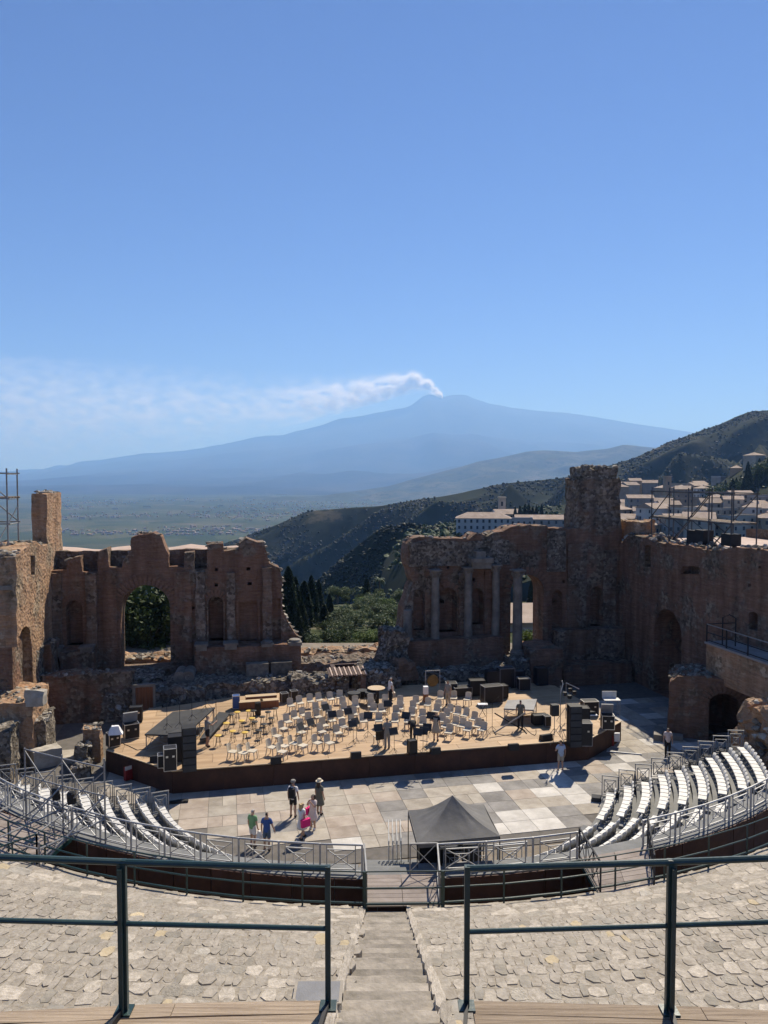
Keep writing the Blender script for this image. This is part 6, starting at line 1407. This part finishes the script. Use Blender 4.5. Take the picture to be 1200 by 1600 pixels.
t = thing('pole_speaker', 'black loudspeaker on a tripod pole at stage right', 'loudspeaker', G(866, 1157, DZ), fr_); MB().tube([(0, 0, .3), (0, 0, 1.45)], .02, 6).build('pole', 'steel', t)
for k in range(3): a = k * 2.09; MB().tube([(0, 0, .7), (cos(a) * .5, sin(a) * .5, .02)], .015, 5).build('leg', 'black', t)
MB().box((0, 0, 1.75), (.4, .36, .62)).build('cabinet', 'black', t); MB().box((0, -.185, 1.75), (.36, .02, .56)).build('grille', 'black_felt', t)
for k, (u, v, h, lb_) in enumerate([(875, 1157, 3.1, 'tall lighting tripod with light bar at stage right'), (884, 1128, 2.4, 'lighting stand with angled head behind the right loudspeaker')]):
    t = thing('lighting_stand', lb_, 'lighting stand', G(u, v, DZ), .3); MB().tube([(0, 0, .2), (0, 0, h)], .022, 6).build('pole', 'steel', t)
    for j in range(3): a = j * 2.09 + .4; MB().tube([(0, 0, .9), (cos(a) * .55, sin(a) * .55, .02)], .016, 5).build('leg', 'steel', t)
    MB().tube([(0, 0, h), (.9, 0, h - .45)] if k else [(0, 0, h - .4), (.15, 0, h + .1), (.1, 0, h + .3)], .03, 6).build('light_bar', 'steel_pale', t)
    for j in range(2): MB().lathe([(.07, -.12), (.12, -.08), (.12, .1)], 10, (.25 + .3 * j, -.05, h - .45 - .2 * j)).build('lamp_head', 'black', t)
case(G(911, 1164, DZ), .85, .7, 1.25, fr_ - .25, 'black subwoofer case right of the right loudspeaker', edge='steel'); case(G(908, 1146, DZ), .8, .7, 1.5, fr_ - .2, 'black case stack behind the right subwoofer', edge='black', latches=False)
case(G(921, 1117, DZ), .95, .65, .85, fr_ - .1, 'mixing rack case with equipment on top at stage right'); t = thing('equipment_tray', 'pale tray of cables on the right rack case', 'tray', G(921, 1117, DZ + .93), fr_ - .1); MB().box((0, 0, .03), (.8, .5, .05)).build('tray', 'white_cloth', t); rough_block((.1, 0, .05), (.5, .3, .15), .1, .05, 405).build('cables', 'black', t)
case(G(949, 1139, DZ), .7, .6, .8, fr_ - .3, 'open flight case near the right stage corner', lid=1.9)
t = thing('folding_table', 'white folding table at the right stage corner', 'table', G(955, 1118, DZ), fr_ - .2); MB().box((0, 0, 1.02), (1.0, .6, .04)).build('top', 'white_plastic', t); MB().box((-.05, .3, 1.25), (.9, .04, .4)).build('back_panel', 'white_plastic', t)
for sx in (-1, 1):
    for sy in (-1, 1): MB().bar((sx * .45, sy * .25, 0), (sx * .45, sy * .25, 1.0), .03).build('leg', 'steel', t)
# dark percussion and cases in the shade at the back
bc = [(770, 1075, 1.0, 1.2), (790, 1074, 1.1, 1.35), (806, 1073, 1.1, 1.1), (818, 1078, .8, .8), (845, 1070, .8, 1.2), (768, 1098, 1.3, 1.1), (745, 1086, 1.0, 1.0), (722, 1088, 1.2, .6), (782, 1090, .8, .8), (705, 1086, .7, .8)]
for k, (u, v, w_, h) in enumerate(bc): case(G(u, v, DZ), w_, .7, h, fr_ + (k % 3 - 1) * .1, 'dark case in the shaded stage back, %s from the left' % ORD[sorted(q[0] for q in bc).index(u)], edge='steel' if k % 2 else 'black', grp='cases in the shaded stage back', latches=False)
t = thing('gong_stand', 'bronze gong hanging in a square frame at the stage back', 'gong', G(676, 1088, DZ), fr_)
for sx in (-1, 1): MB().bar((sx * .5, 0, 0), (sx * .5, 0, 1.75), .05).build('post', 'steel', t); MB().bar((sx * .5, -.3, .03), (sx * .5, .3, .03), .05).build('foot', 'steel', t)
MB().bar((-.5, 0, 1.75), (.5, 0, 1.75), .05).build('crossbar', 'steel', t); mb = MB().lathe([(.05, .03), (.36, .02), (.40, -.04), (.38, -.06)], 24); mb.v = [(x, z, y + 1.08) for x, y, z in mb.v]; mb.f = [f[::-1] for f in mb.f]; mb.build('gong', 'brass', t); mb = MB().tube([(-.2, 0, 1.4), (-.2, 0, 1.74)], .006, 4).tube([(.2, 0, 1.4), (.2, 0, 1.74)], .006, 4); mb.build('cord', 'black', t)
for k, (u, v, r_) in enumerate([(553, 1102, .42), (580, 1101, .40), (566, 1098, .36)]):
    t = thing('kettledrum', 'dark kettledrum in front of the shed, %s' % ['left one', 'right one', 'rear one'][k], 'drum', G(u, v, DZ), k, 'kettledrums in front of the shed'); MB().lathe([(r_ * .45, .28), (r_ * .8, .42), (r_, .7), (r_, .82)], 18).build('bowl', 'black', t); MB().lathe([(r_ * 1.03, .80), (r_ * 1.03, .84), (r_ * .98, .845)], 18).build('drumhead', 'black_felt', t)
    for j in range(4): a = j * pi / 2; MB().tube([(cos(a) * r_, sin(a) * r_, .7), (cos(a) * r_ * .8, sin(a) * r_ * .8, 0)], .015, 5).build('leg', 'steel', t)
t = thing('wooden_disc', 'tan wooden drum lid standing behind the kettledrums', 'drum lid', G(588, 1098, DZ), fr_); MB().lathe([(.55, .95), (.58, .97), (.58, 1.0)], 24).build('lid', 'tan_wood', t); MB().box((0, 0, .48), (.3, .3, .94)).build('support', 'black', t)
t = thing('white_box', 'white box on a brown pedestal in the shaded stage back', 'box', G(665, 1096, DZ), fr_); MB().box((0, 0, .25), (.3, .3, .5)).build('pedestal', 'door_brown', t); MB().box((0, 0, .76), (.3, .3, .5)).build('box', 'white_cloth', t)
t = thing('black_jacket_chair', 'white chair draped with a black jacket near the conductor place', 'chair', G(591, 1163, DZ), .5); put('seat', CS, t); put('backrest', CB, t); rough_block((0, -.24, .35), (.5, .14, .62), .12, .05, 407).build('jacket', 'black', t)
for sx in (-1, 1): put('leg', CF, t, (sx * .18, .17, 0)); put('leg', CBL, t, (sx * .18, -.18, 0))
t = thing('fire_point', 'red fire equipment with a white extinguisher below the stage corner', 'fire point', G(203, 1219, 0), fr_ + .7)
MB().box((0, 0, .42), (.6, .2, .7)).build('cabinet', 'red_kit', t); MB().lathe([(.08, .0), (.085, .45), (.04, .52), (.03, .6)], 10, (.3, -.25, 0)).build('extinguisher', 'red_kit', t); MB().lathe([(.07, .0), (.07, .35), (.03, .42)], 10, (.42, -.3, 0)).build('white_bottle', 'white_plastic', t); MB().box((-.15, -.105, .72), (.4, .012, .2)).build('sign_plate', 'white_plastic', t)
t = thing('fire_point', 'red hose reel with white bag under the right stage corner', 'fire point', G(957, 1165, 0), fr_ - .6); MB().lathe([(.08, .0), (.085, .5), (.04, .6)], 10).build('extinguisher', 'red_kit', t); rough_block((.25, 0, .3), (.3, .2, .5), .1, .04, 408).build('bag', 'white_cloth', t)
t = thing('floor_pole', 'pale pole lying on the paving right of the stage', 'pole', G(948, 1174, .03)); a = G(948, 1174, .03); b_ = G(1003, 1179, .03); MB().tube([Vector((0, 0, 0)), b_ - a], .05, 8).build('tube', 'steel_pale', t)
t = thing('cable_cover', 'small black cable pad on the paving at left', 'cable pad', G(279, 1254, 0), fr_); rough_block((0, 0, -.01), (.9, .25, .1), .12, .03, 409).build('pad', 'black', t)
t = thing('traffic_cone', 'dark cone behind the second right guard rail', 'cone', G(992, 1228, .0)); MB().lathe([(.18, .0), (.18, .03), (.13, .04), (.03, .7)], 12).build('cone', 'corten', t)

for k, (pts_, lb_) in enumerate([([(232, 1183), (262, 1176), (275, 1180), (305, 1196)], 'black cable looping along the left front of the stage'), ([(190, 1160), (205, 1168), (215, 1172), (240, 1168)], 'black cable trailing from the left flight cases'), ([(815, 1133), (830, 1146), (836, 1150), (838, 1138)], 'thin black cable curling near the right riser'), ([(560, 1182), (600, 1180), (640, 1182), (690, 1174), (800, 1168)], 'black cable along the centre edge of the stage'), ([(860, 1165), (872, 1158), (880, 1160), (890, 1152)], 'tangled cable at the right loudspeaker foot')]):
    pp = [G(u, v, DZ + .015) for u, v in pts_]; t = thing('stage_cable', lb_, 'cable', pp[0]); sm = []
    for i in range(len(pp) - 1):
        for j in range(5): q = pp[i].lerp(pp[i + 1], j / 5); sm.append(q - pp[0] + Vector((.12 * N(i + j * .3, k, 1), .18 * N(i * 1.3 + j * .4, k, 5), 0)))
    MB().tube(sm, .018, 5).build('cable', 'black', t)

# ---- canopy by the railing
EZ = 2.9; BL, FL, FR = G(638, 1266, EZ), G(652, 1317, EZ), G(781, 1306, EZ); BR = BL + FR - FL; ctr = (BL + FR) / 2
CP = thing('pop_up_canopy', 'dark grey pop up canopy tent on the lower tiers', 'canopy', (ctr.x, ctr.y, 1.0)); L = Vector(CP.location)
cs = [q - L for q in (FL, FR, BR, BL)]; pk = Vector((0, 0, EZ + 1.05 - 1.0)); mb = MB(); ns = 14
for k in range(4):
    a, b_ = cs[k], cs[(k + 1) % 4]; o = len(mb.v)
    for i in range(ns + 1):
        f = i / ns
        for j in range(ns + 1):
            g_ = j / ns; p = a.lerp(b_, g_).lerp(pk, f); e_ = sin(pi * g_) * (1 - f); sag = -.16 * sin(pi * f) * (1 - .5 * e_) - .05 * e_
            fold = .02 * sin(g_ * 26 + k * 2) * sin(pi * f) * (1 - f) + .02 * N(p.x * 3, p.y * 3, k)
            mb.v.append((p.x, p.y, p.z + sag + (fold if 0 < j < ns else 0)))
    for i in range(ns):
        for j in range(ns): q = o + i * (ns + 1) + j; mb.f.append([q, q + 1, q + ns + 2, q + ns + 1]); mb.m.append(0)
mb.smooth = True; mb.build('roof', 'canopy', CP)
for k in range(4):
    a, b_ = cs[k], cs[(k + 1) % 4]; mb = MB(); mb.bar(a - Vector((0, 0, .1)), b_ - Vector((0, 0, .1)), .015, .2); mb.build('valance', 'canopy', CP); MB().bar((a.x, a.y, EZ - 1.05), (a.x, a.y, -1.0 + .2), .035).build('leg', 'black', CP)
for k, (u, v) in enumerate([(668, 1346), (700, 1348), (735, 1344), (722, 1330)]): case(G(u, v, .9), .7, .6, .7, .1, 'black equipment case under the canopy, %s from the left' % ORD[[668, 700, 722, 735].index(u)], edge='black', grp='cases under the canopy', latches=False)

# ================================================================ PEOPLE
pm('skin', (.42, .25, .17), (.48, .30, .21), 6, .55); pm('hair_dark', (.02, .014, .01), (.04, .028, .02), 20, .6); pm('hair_blond', (.35, .24, .12), (.48, .35, .19), 20, .6); pm('hair_grey', (.28, .27, .25), (.40, .38, .36), 20, .6)
for nm, c_ in dict(green=(.18, .34, .17), blue=(.035, .085, .27), white=(.74, .73, .72), black=(.02, .02, .022), pale_blue=(.42, .50, .62), grey=(.26, .25, .23), khaki=(.40, .35, .27), pink=(.75, .03, .20), olive=(.14, .14, .11), blush=(.66, .56, .52), jeans=(.08, .12, .19), red=(.45, .03, .05), straw=(.62, .54, .40)).items(): pm('cloth_' + nm, c_, tuple(x * .82 for x in c_), 6, .85, .2, 20)
BONES = {'pelvis': (0, 0, .95, .125), 'spine': (0, 0, 1.13, .115), 'chest': (0, 0, 1.32, .135), 'neck': (0, 0, 1.47, .055), 'jaw': (0, .02, 1.55, .07), 'head': (0, .012, 1.64, .098), 'crown': (0, 0, 1.71, .075), 'nose': (0, .125, 1.61, .018)}
for s_, n_ in ((-1, 'l'), (1, 'r')):
    BONES.update({'sho_' + n_: (s_ * .165, 0, 1.41, .066), 'elb_' + n_: (s_ * .235, -.01, 1.14, .043), 'wri_' + n_: (s_ * .25, .06, .91, .031), 'pal_' + n_: (s_ * .25, .085, .845, .030), 'hip_' + n_: (s_ * .085, 0, .90, .095), 'kne_' + n_: (s_ * .10, .02, .50, .062), 'ank_' + n_: (s_ * .105, -.02, .085, .042), 'toe_' + n_: (s_ * .115, .13, .04, .038), 'hel_' + n_: (s_ * .105, -.06, .04, .036)})
LINKS = [('pelvis', 'spine'), ('spine', 'chest'), ('chest', 'neck'), ('neck', 'jaw'), ('jaw', 'head'), ('head', 'crown'), ('head', 'nose')]
for n_ in 'lr': LINKS += [('chest', 'sho_' + n_), ('sho_' + n_, 'elb_' + n_), ('elb_' + n_, 'wri_' + n_), ('wri_' + n_, 'pal_' + n_), ('pelvis', 'hip_' + n_), ('hip_' + n_, 'kne_' + n_), ('kne_' + n_, 'ank_' + n_), ('ank_' + n_, 'toe_' + n_), ('ank_' + n_, 'hel_' + n_)]
PEOPLE = []
def person(label, loc, rz, h, top, bottom, hair, pose={}, long_sleeve=False, trousers=False, dress=None, hat=None, shoes='cloth_black', long_hair=False, cap=None):
    J = dict(BONES)
    for k, v in pose.items(): J[k] = (*v, BONES[k][3])
    names = list(J); links = list(LINKS); names2 = [(k, Vector(J[k][:3]), J[k][3]) for k in names]
    for n_, s_ in (('l', -1), ('r', 1)):             # palm, four unequal fingers and a thumb from its side
        w_, p_ = Vector(J['wri_' + n_][:3]), Vector(J['pal_' + n_][:3]); d_ = (p_ - w_).normalized(); sd_ = d_.cross(Vector((0, 1, 0.2))); sd_ = (sd_ if sd_.length > .1 else Vector((1, 0, 0))).normalized(); fw = sd_.cross(d_).normalized()
        for k, (off, L_) in enumerate(((-.027, .07), (-.009, .085), (.009, .08), (.026, .06))):
            a = p_ + d_ * .035 + fw * off; b_ = a + d_ * L_ * .55; c_ = b_ + d_ * L_ * .4 - sd_ * s_ * .02
            for q, nm in ((a, 'fa'), (b_, 'fb'), (c_, 'fc')): names2.append(('%s%d%s' % (nm, k, n_), q, .0095))
            links += [('pal_' + n_, 'fa%d%s' % (k, n_)), ('fa%d%s' % (k, n_), 'fb%d%s' % (k, n_)), ('fb%d%s' % (k, n_), 'fc%d%s' % (k, n_))]
        a = p_ + fw * .045; b_ = a + d_ * .04 + fw * .015; names2 += [('ta' + n_, a, .011), ('tb' + n_, b_, .0095)]; links += [('pal_' + n_, 'ta' + n_), ('ta' + n_, 'tb' + n_)]
    idx = {q[0]: i for i, q in enumerate(names2)}
    me = bpy.data.meshes.new('body'); me.from_pydata([q[1] for q in names2], [(idx[a], idx[b_]) for a, b_ in links], []); ob = bpy.data.objects.new('body_tmp', me); COL.objects.link(ob)
    sk = ob.modifiers.new('skin', 'SKIN'); sk.use_smooth_shade = True
    for i, q in enumerate(names2): sv = me.skin_vertices[0].data[i]; sv.radius = (q[2], q[2]); sv.use_root = q[0] == 'pelvis'
    ss = ob.modifiers.new('sub', 'SUBSURF'); ss.levels = 1; ss.render_levels = 1
    PEOPLE.append((ob, J, label, loc, rz, h, top, bottom, hair, long_sleeve, trousers, dress, hat, shoes, long_hair, cap))
def finish_people():
    bpy.context.view_layer.update(); dg = bpy.context.evaluated_depsgraph_get()
    for (ob, J, label, loc, rz, h, top, bottom, hair, long_sleeve, trousers, dress, hat, shoes, long_hair, cap) in PEOPLE:
        me = bpy.data.meshes.new_from_object(ob.evaluated_get(dg)); me.name = 'body'; me.materials.clear(); me.materials.append(mt('skin'))
        me.polygons.foreach_set('material_index', [0] * len(me.polygons)); me.polygons.foreach_set('use_smooth', [True] * len(me.polygons))
        t = thing('person', label, 'person', loc, rz, 'people'); k = h / 1.78; t.scale = (k, k, k); put('body', me, t)
        segs = [(a, b_, Vector(J[a][:3]), Vector(J[b_][:3])) for a, b_ in LINKS if a != 'nose']
        def near(p):
            best = (9, None, 0)
            for a, b_, A, B in segs:
                f = max(0, min(1, (p - A).dot(B - A) / max(1e-6, (B - A).length_squared))); d_ = (p - A.lerp(B, f)).length - (BONES[a][3] * (1 - f) + BONES[b_][3] * f)
                if d_ < best[0]: best = (d_, (a, b_), f)
            return best[1], best[2]
        cls = [near(v.co) for v in me.vertices]
        def shell(name, test, off, mat):
            ok = [test(c_, v.co) for c_, v in zip(cls, me.vertices)]; mp_ = {}; mb = MB(); mb.smooth = True
            for f in me.polygons:
                if sum(ok[i] for i in f.vertices) >= max(2, len(f.vertices) - 1):
                    r_ = []
                    for i in f.vertices:
                        if i not in mp_: mp_[i] = len(mb.v); mb.v.append(tuple(me.vertices[i].co + me.vertices[i].normal * off))
                        r_.append(mp_[i])
                    mb.f.append(r_); mb.m.append(0)
            if mb.f: return mb.build(name, mat, t)
        up_ = {'pelvis', 'spine', 'chest'}
        if top: shell('shirt', lambda c_, p: (c_[0][0] in ('spine', 'chest') and c_[0][1] != 'neck') or c_[0] == ('pelvis', 'spine') or (c_[0] == ('chest', 'neck') and c_[1] < .6) or (c_[0][0][:3] == 'sho' and (long_sleeve or c_[1] < .7)) or (long_sleeve and c_[0][0][:3] == 'elb' and c_[1] < .85) or (c_[0][0] == 'pelvis' and not dress and c_[1] < .5), .022, top)
        if bottom: shell('trousers' if trousers else 'shorts', lambda c_, p: c_[0][0] in ('pelvis',) or c_[0] == ('pelvis', 'spine') and c_[1] < .3 or (c_[0][0][:3] == 'hip' and (trousers or c_[1] < .8)) or (trousers and c_[0][0][:3] == 'kne'), .02, bottom)
        shell('shoes', lambda c_, p: c_[0][0][:3] == 'ank' or (c_[0][0][:3] == 'kne' and c_[1] > .93), .012, shoes)
        shell('hair', lambda c_, p: c_[0][0] in ('jaw', 'head', 'crown') and c_[0][1] != 'nose' and ((p - Vector(J['head'][:3])).z > .045 or ((p - Vector(J['head'][:3])).y < -.015 and (p - Vector(J['head'][:3])).z > -.06)), .014, hair)
        H = Vector(J['head'][:3])
        mb = MB()
        for s_ in (-1, 1): mb.box((H.x + s_ * .035, H.y + .094, H.z + .002), (.022, .012, .012))
        mb.build('eyes', 'hair_dark', t); MB().box((H.x, H.y + .088, H.z - .075), (.045, .012, .010)).build('mouth', 'cloth_red', t)
        if long_hair: rough_block((H.x, H.y - .075, H.z - .28), (.17, .09, .33), .06, .015, 5).build('long_hair', hair, t)
        if dress:
            C_ = Vector(J['chest'][:3]); P_ = Vector(J['pelvis'][:3]); mb = MB(); mb.smooth = True; prof = [(.165, C_.z + .06), (.15, C_.z - .12), (.16, P_.z + .05), (.21, P_.z - .15), (.25, P_.z - .33), (.26, P_.z - .42)]
            mb.lathe(prof, 18, (P_.x, P_.y, 0)); mb.build('dress', dress, t)
        if hat: mb = MB().lathe([(.19, H.z + .06), (.19, H.z + .07), (.11, H.z + .085), (.10, H.z + .17), (.07, H.z + .19)], 18, (H.x, H.y, 0)); mb.build('hat', hat, t)
        if cap: mb = MB().lathe([(.115, H.z + .03), (.12, H.z + .06), (.095, H.z + .13), (.03, H.z + .15)], 14, (H.x, H.y, 0)); mb.box((H.x, H.y + .15, H.z + .04), (.15, .12, .012)); mb.build('cap', cap, t)
        for extra in EXTRAS.get(label, []): extra(t, J)
        bpy.data.objects.remove(ob)
EXTRAS = {}
def backpack(t, J): c_ = Vector(J['chest'][:3]); rough_block((c_.x, c_.y - .21, c_.z - .32), (.29, .16, .45), .07, .015, 9).build('backpack', 'cloth_black', t); [MB().tube([(s_ * .1, -.14, 1.42), (s_ * .11, .0, 1.5), (s_ * .11, .15, 1.38), (s_ * .12, .14, 1.2)], .018, 5).build('strap', 'cloth_black', t) for s_ in (-1, 1)]
def tote(x, y, z, w_, hh):
    def f(t, J): mb = MB(); mb.box((x, y, z), (.14, w_, hh), 0, 1.12); mb.build('tote_bag', 'cloth_pink', t); MB().tube([(x, y - .12, z + hh / 2), (x - .06 * (1 if x > 0 else -1), y - .05, z + hh / 2 + .3), (x, y + .12, z + hh / 2)], .013, 5).build('bag_handle', 'cloth_pink', t)
    return f
def carrier(x, y, z, mat='cloth_white'): return lambda t, J: rough_block((x, y, z), (.22, .16, .34), .07, .03, 12, 0, .6).build('carrier_bag', mat, t)
def ph(u, v, z=0.0): return G(u, v, z)
to_cam = pi                                            # facing the audience
person('man in green shirt and white shorts holding a white carrier bag', ph(395, 1324), -.5, 1.72, 'cloth_green', 'cloth_white', 'hair_grey', {'wri_r': (.26, .03, .90), 'kne_l': (-.1, .06, .5), 'ank_l': (-.11, .02, .085), 'toe_l': (-.12, .17, .04), 'hel_l': (-.11, -.02, .04)}); EXTRAS['man in green shirt and white shorts holding a white carrier bag'] = [carrier(.3, .08, .45)]
person('man in blue shirt and denim shorts seen from behind', ph(417, 1330), -.15, 1.74, 'cloth_blue', 'cloth_jeans', 'hair_dark', {'elb_r': (.27, .0, 1.14), 'wri_r': (.32, .08, .93), 'pal_r': (.33, .1, .86)})
lb_ = 'man in white shirt and black shorts wearing a dark backpack and cap'; person(lb_, ph(458, 1277), -.2, 1.80, 'cloth_white', 'cloth_black', 'hair_dark', {}, cap='cloth_grey'); EXTRAS[lb_] = [backpack]
lb_ = 'blonde woman in white dress carrying a bright pink tote bag'; person(lb_, ph(472, 1311), -.9, 1.68, 'cloth_white', None, 'hair_blond', {'kne_l': (-.1, .12, .5), 'ank_l': (-.1, .16, .085), 'toe_l': (-.1, .30, .04), 'hel_l': (-.1, .11, .04), 'ank_r': (.1, -.16, .1), 'toe_r': (.1, -.02, .04), 'hel_r': (.1, -.2, .06)}, dress='cloth_white', long_hair=True); EXTRAS[lb_] = [tote(.30, .0, .88, .42, .36)]
lb_ = 'woman in pale dress raising both arms with a pink bag'; person(lb_, ph(489, 1296), 2.6, 1.66, 'cloth_blush', None, 'hair_dark', {'elb_l': (-.24, .15, 1.2), 'wri_l': (-.1, .26, 1.42), 'pal_l': (-.06, .27, 1.48), 'elb_r': (.24, .15, 1.2), 'wri_r': (.1, .26, 1.42), 'pal_r': (.06, .27, 1.48)}, dress='cloth_blush', long_hair=True, shoes='cloth_white'); EXTRAS[lb_] = [tote(.28, -.05, .86, .38, .34)]
person('woman in dark dress and straw hat near the stage', ph(499, 1273), -.6, 1.70, 'cloth_olive', None, 'hair_dark', {}, dress='cloth_olive', hat='cloth_straw', long_hair=True)
person('man in pale blue shirt and beige shorts at the stage right corner', ph(876, 1206), .1, 1.80, 'cloth_pale_blue', 'cloth_khaki', 'hair_dark', {'elb_l': (-.27, .06, 1.15), 'wri_l': (-.18, .28, 1.08), 'pal_l': (-.15, .34, 1.06), 'ank_l': (-.14, 0, .085), 'toe_l': (-.16, .15, .04), 'hel_l': (-.14, -.04, .04)}, long_sleeve=False, shoes='cloth_white')
person('visitor in pinkish top standing in the dark passage at right', ph(1043, 1182), 3.0, 1.72, 'cloth_blush', 'cloth_black', 'hair_dark', {}, trousers=True)
person('man in white shirt and dark trousers at the stage back', ph(610, 1100, DZ), -1.2, 1.80, 'cloth_white', 'cloth_black', 'hair_grey', {}, trousers=True)
person('man in grey clothes standing among the front music stands', ph(605, 1170, DZ), .3, 1.76, 'cloth_grey', 'cloth_grey', 'hair_dark', {'wri_l': (-.12, .25, 1.1), 'pal_l': (-.09, .3, 1.12)}, trousers=True)
person('person in black bending forward over the stage floor', ph(645, 1157, DZ), .1, 1.76, 'cloth_black', 'cloth_black', 'hair_dark', {'pelvis': (0, -.1, .93), 'spine': (0, .07, 1.02), 'chest': (0, .26, 1.02), 'neck': (0, .40, .98), 'jaw': (0, .47, .95), 'head': (0, .55, .91), 'crown': (0, .62, .87), 'nose': (0, .58, .79), 'sho_l': (-.165, .32, 1.0), 'sho_r': (.165, .32, 1.0), 'elb_l': (-.2, .4, .74), 'elb_r': (.2, .4, .74), 'wri_l': (-.16, .46, .5), 'wri_r': (.16, .46, .5), 'pal_l': (-.15, .48, .43), 'pal_r': (.15, .48, .43), 'hip_l': (-.085, -.06, .9), 'hip_r': (.085, -.06, .9)}, trousers=True)
person('person in black top and beige skirt among the right chairs', ph(681, 1158, DZ), -.4, 1.74, 'cloth_black', None, 'hair_blond', {'wri_l': (-.12, .25, 1.1), 'pal_l': (-.09, .3, 1.12)}, dress='cloth_khaki')
person('crew member in dark clothes facing the right riser', ph(813, 1139, DZ), -.2, 1.78, 'cloth_olive', 'cloth_black', 'hair_dark', {}, trousers=True)
person('crew member in grey shirt and dark shorts adjusting a stand at left', ph(324, 1167, DZ), -1.0, 1.78, 'cloth_grey', 'cloth_black', 'hair_dark', {'elb_r': (.25, .2, 1.25), 'wri_r': (.15, .42, 1.35), 'pal_r': (.12, .48, 1.38)})
person('dim figure in dark clothes at the shaded stage back', ph(700, 1103, DZ), 2.4, 1.74, 'cloth_grey', 'cloth_khaki', 'hair_dark', {}, trousers=True)
finish_people()

# ================================================================ AIR
m = bpy.data.materials.new('haze_air'); m.use_nodes = True; n = m.node_tree.nodes; n.clear()
o_ = n.new('ShaderNodeOutputMaterial'); pv = n.new('ShaderNodeVolumePrincipled'); m.node_tree.links.new(pv.outputs[0], o_.inputs['Volume'])
pv.inputs['Density'].default_value = 6.8e-5
pv.inputs['Color'].default_value = (.26, .51, 1.0, 1); pv.inputs['Absorption Color'].default_value = (.4, .4, .4, 1); pv.inputs['Anisotropy'].default_value = .2
MATS['haze_air'] = m
mb = MB().box((0, 24000, 1850), (66000, 62000, 4300)); o = mb.build('haze', 'haze_air'); tag(o, 'thin blue summer haze filling the air', 'haze', kind='stuff')
# smoke plume drifting left from the summit
m = bpy.data.materials.new('smoke_vapour'); m.use_nodes = True; n = m.node_tree.nodes; l = m.node_tree.links; n.clear()
o_ = n.new('ShaderNodeOutputMaterial'); pv = n.new('ShaderNodeVolumePrincipled'); l.new(pv.outputs[0], o_.inputs['Volume'])
pv.inputs['Color'].default_value = (.998, .998, .998, 1); pv.inputs['Anisotropy'].default_value = .4
tc = n.new('ShaderNodeTexCoord'); nz = n.new('ShaderNodeTexNoise'); nz.inputs['Scale'].default_value = 3.2; nz.inputs['Detail'].default_value = 7; nz.inputs['Roughness'].default_value = .6
mp = n.new('ShaderNodeMapping'); mp.inputs['Scale'].default_value = (.0006, .0007, .0011); l.new(tc.outputs['Object'], mp.inputs['Vector']); l.new(mp.outputs[0], nz.inputs['Vector'])
sx = n.new('ShaderNodeSeparateXYZ'); l.new(tc.outputs['Object'], sx.inputs[0])
def mth(op, a, b_=None, c_=None):
    k = n.new('ShaderNodeMath'); k.operation = op
    for i_, q in enumerate((a, b_, c_)):
        if q is None: continue
        if isinstance(q, (int, float)): k.inputs[i_].default_value = q
        else: l.new(q, k.inputs[i_])
    return k.outputs[0]
X = mth('MULTIPLY', sx.outputs[0], -1.0)                # metres downwind of the crater
rise = mth('MULTIPLY', mth('SUBTRACT', 1.0, mth('POWER', 2.718, mth('MULTIPLY', X, -1 / 520.0))), 640.0)   # rises fast, then sinks downwind
drop = mth('MULTIPLY', mth('SUBTRACT', mth('POWER', 2.718, mth('MULTIPLY', mth('MAXIMUM', mth('SUBTRACT', X, 1000.0), 0.0), -1 / 2600.0)), 1.0), 1150.0)
wid = mth('MULTIPLY_ADD', X, .085, 105.0)
dz = mth('DIVIDE', mth('SUBTRACT', sx.outputs[2], mth('ADD', rise, drop)), wid)
dy = mth('DIVIDE', sx.outputs[1], mth('MULTIPLY_ADD', X, .05, 260.0))
r2 = mth('ADD', mth('MULTIPLY', dz, dz), mth('MULTIPLY', dy, dy))
core = mth('POWER', 2.718, mth('MULTIPLY', r2, -1.0))
nn = mth('MAXIMUM', mth('MULTIPLY_ADD', nz.outputs['Fac'], 10.0, -4.45), 0.0)
thin = mth('POWER', 2.718, mth('MULTIPLY', X, -1 / 1700.0))
base = mth('MAXIMUM', mth('MULTIPLY', thin, .045), .0008)
gate = mth('GREATER_THAN', X, -60.0)
den = mth('MULTIPLY', mth('MULTIPLY', mth('MULTIPLY', core, nn), base), gate)
l.new(den, pv.inputs['Density']); MATS['smoke_vapour'] = m
p = D(688, 619, 28000)
mb = MB(); L_ = 16500
xs = [150, -300, -1500, -4000, -9000, -L_]; zlo = [-160, -140, 0, -700, -1900, -2900]; zhi = [160, 760, 1150, 800, 1100, 1500]
vs = [(x, y, z) for x, a, b_ in zip(xs, zlo, zhi) for (y, z) in ((-1100, a), (1100, a), (1100, b_), (-1100, b_))]
fs = [(0, 1, 2, 3), tuple(4 * 5 + k for k in (3, 2, 1, 0))]
for i in range(5):
    for k in range(4): fs.append((4 * i + k, 4 * i + 4 + k, 4 * i + 4 + (k + 1) % 4, 4 * i + (k + 1) % 4))
mb.add(vs, fs); o = mb.build('smoke_plume', 'smoke_vapour', None, p); tag(o, 'white volcanic smoke drifting left from the summit', 'smoke', kind='stuff')
m.cycles.volume_step_rate = .06; SC.cycles.volume_max_steps = 160
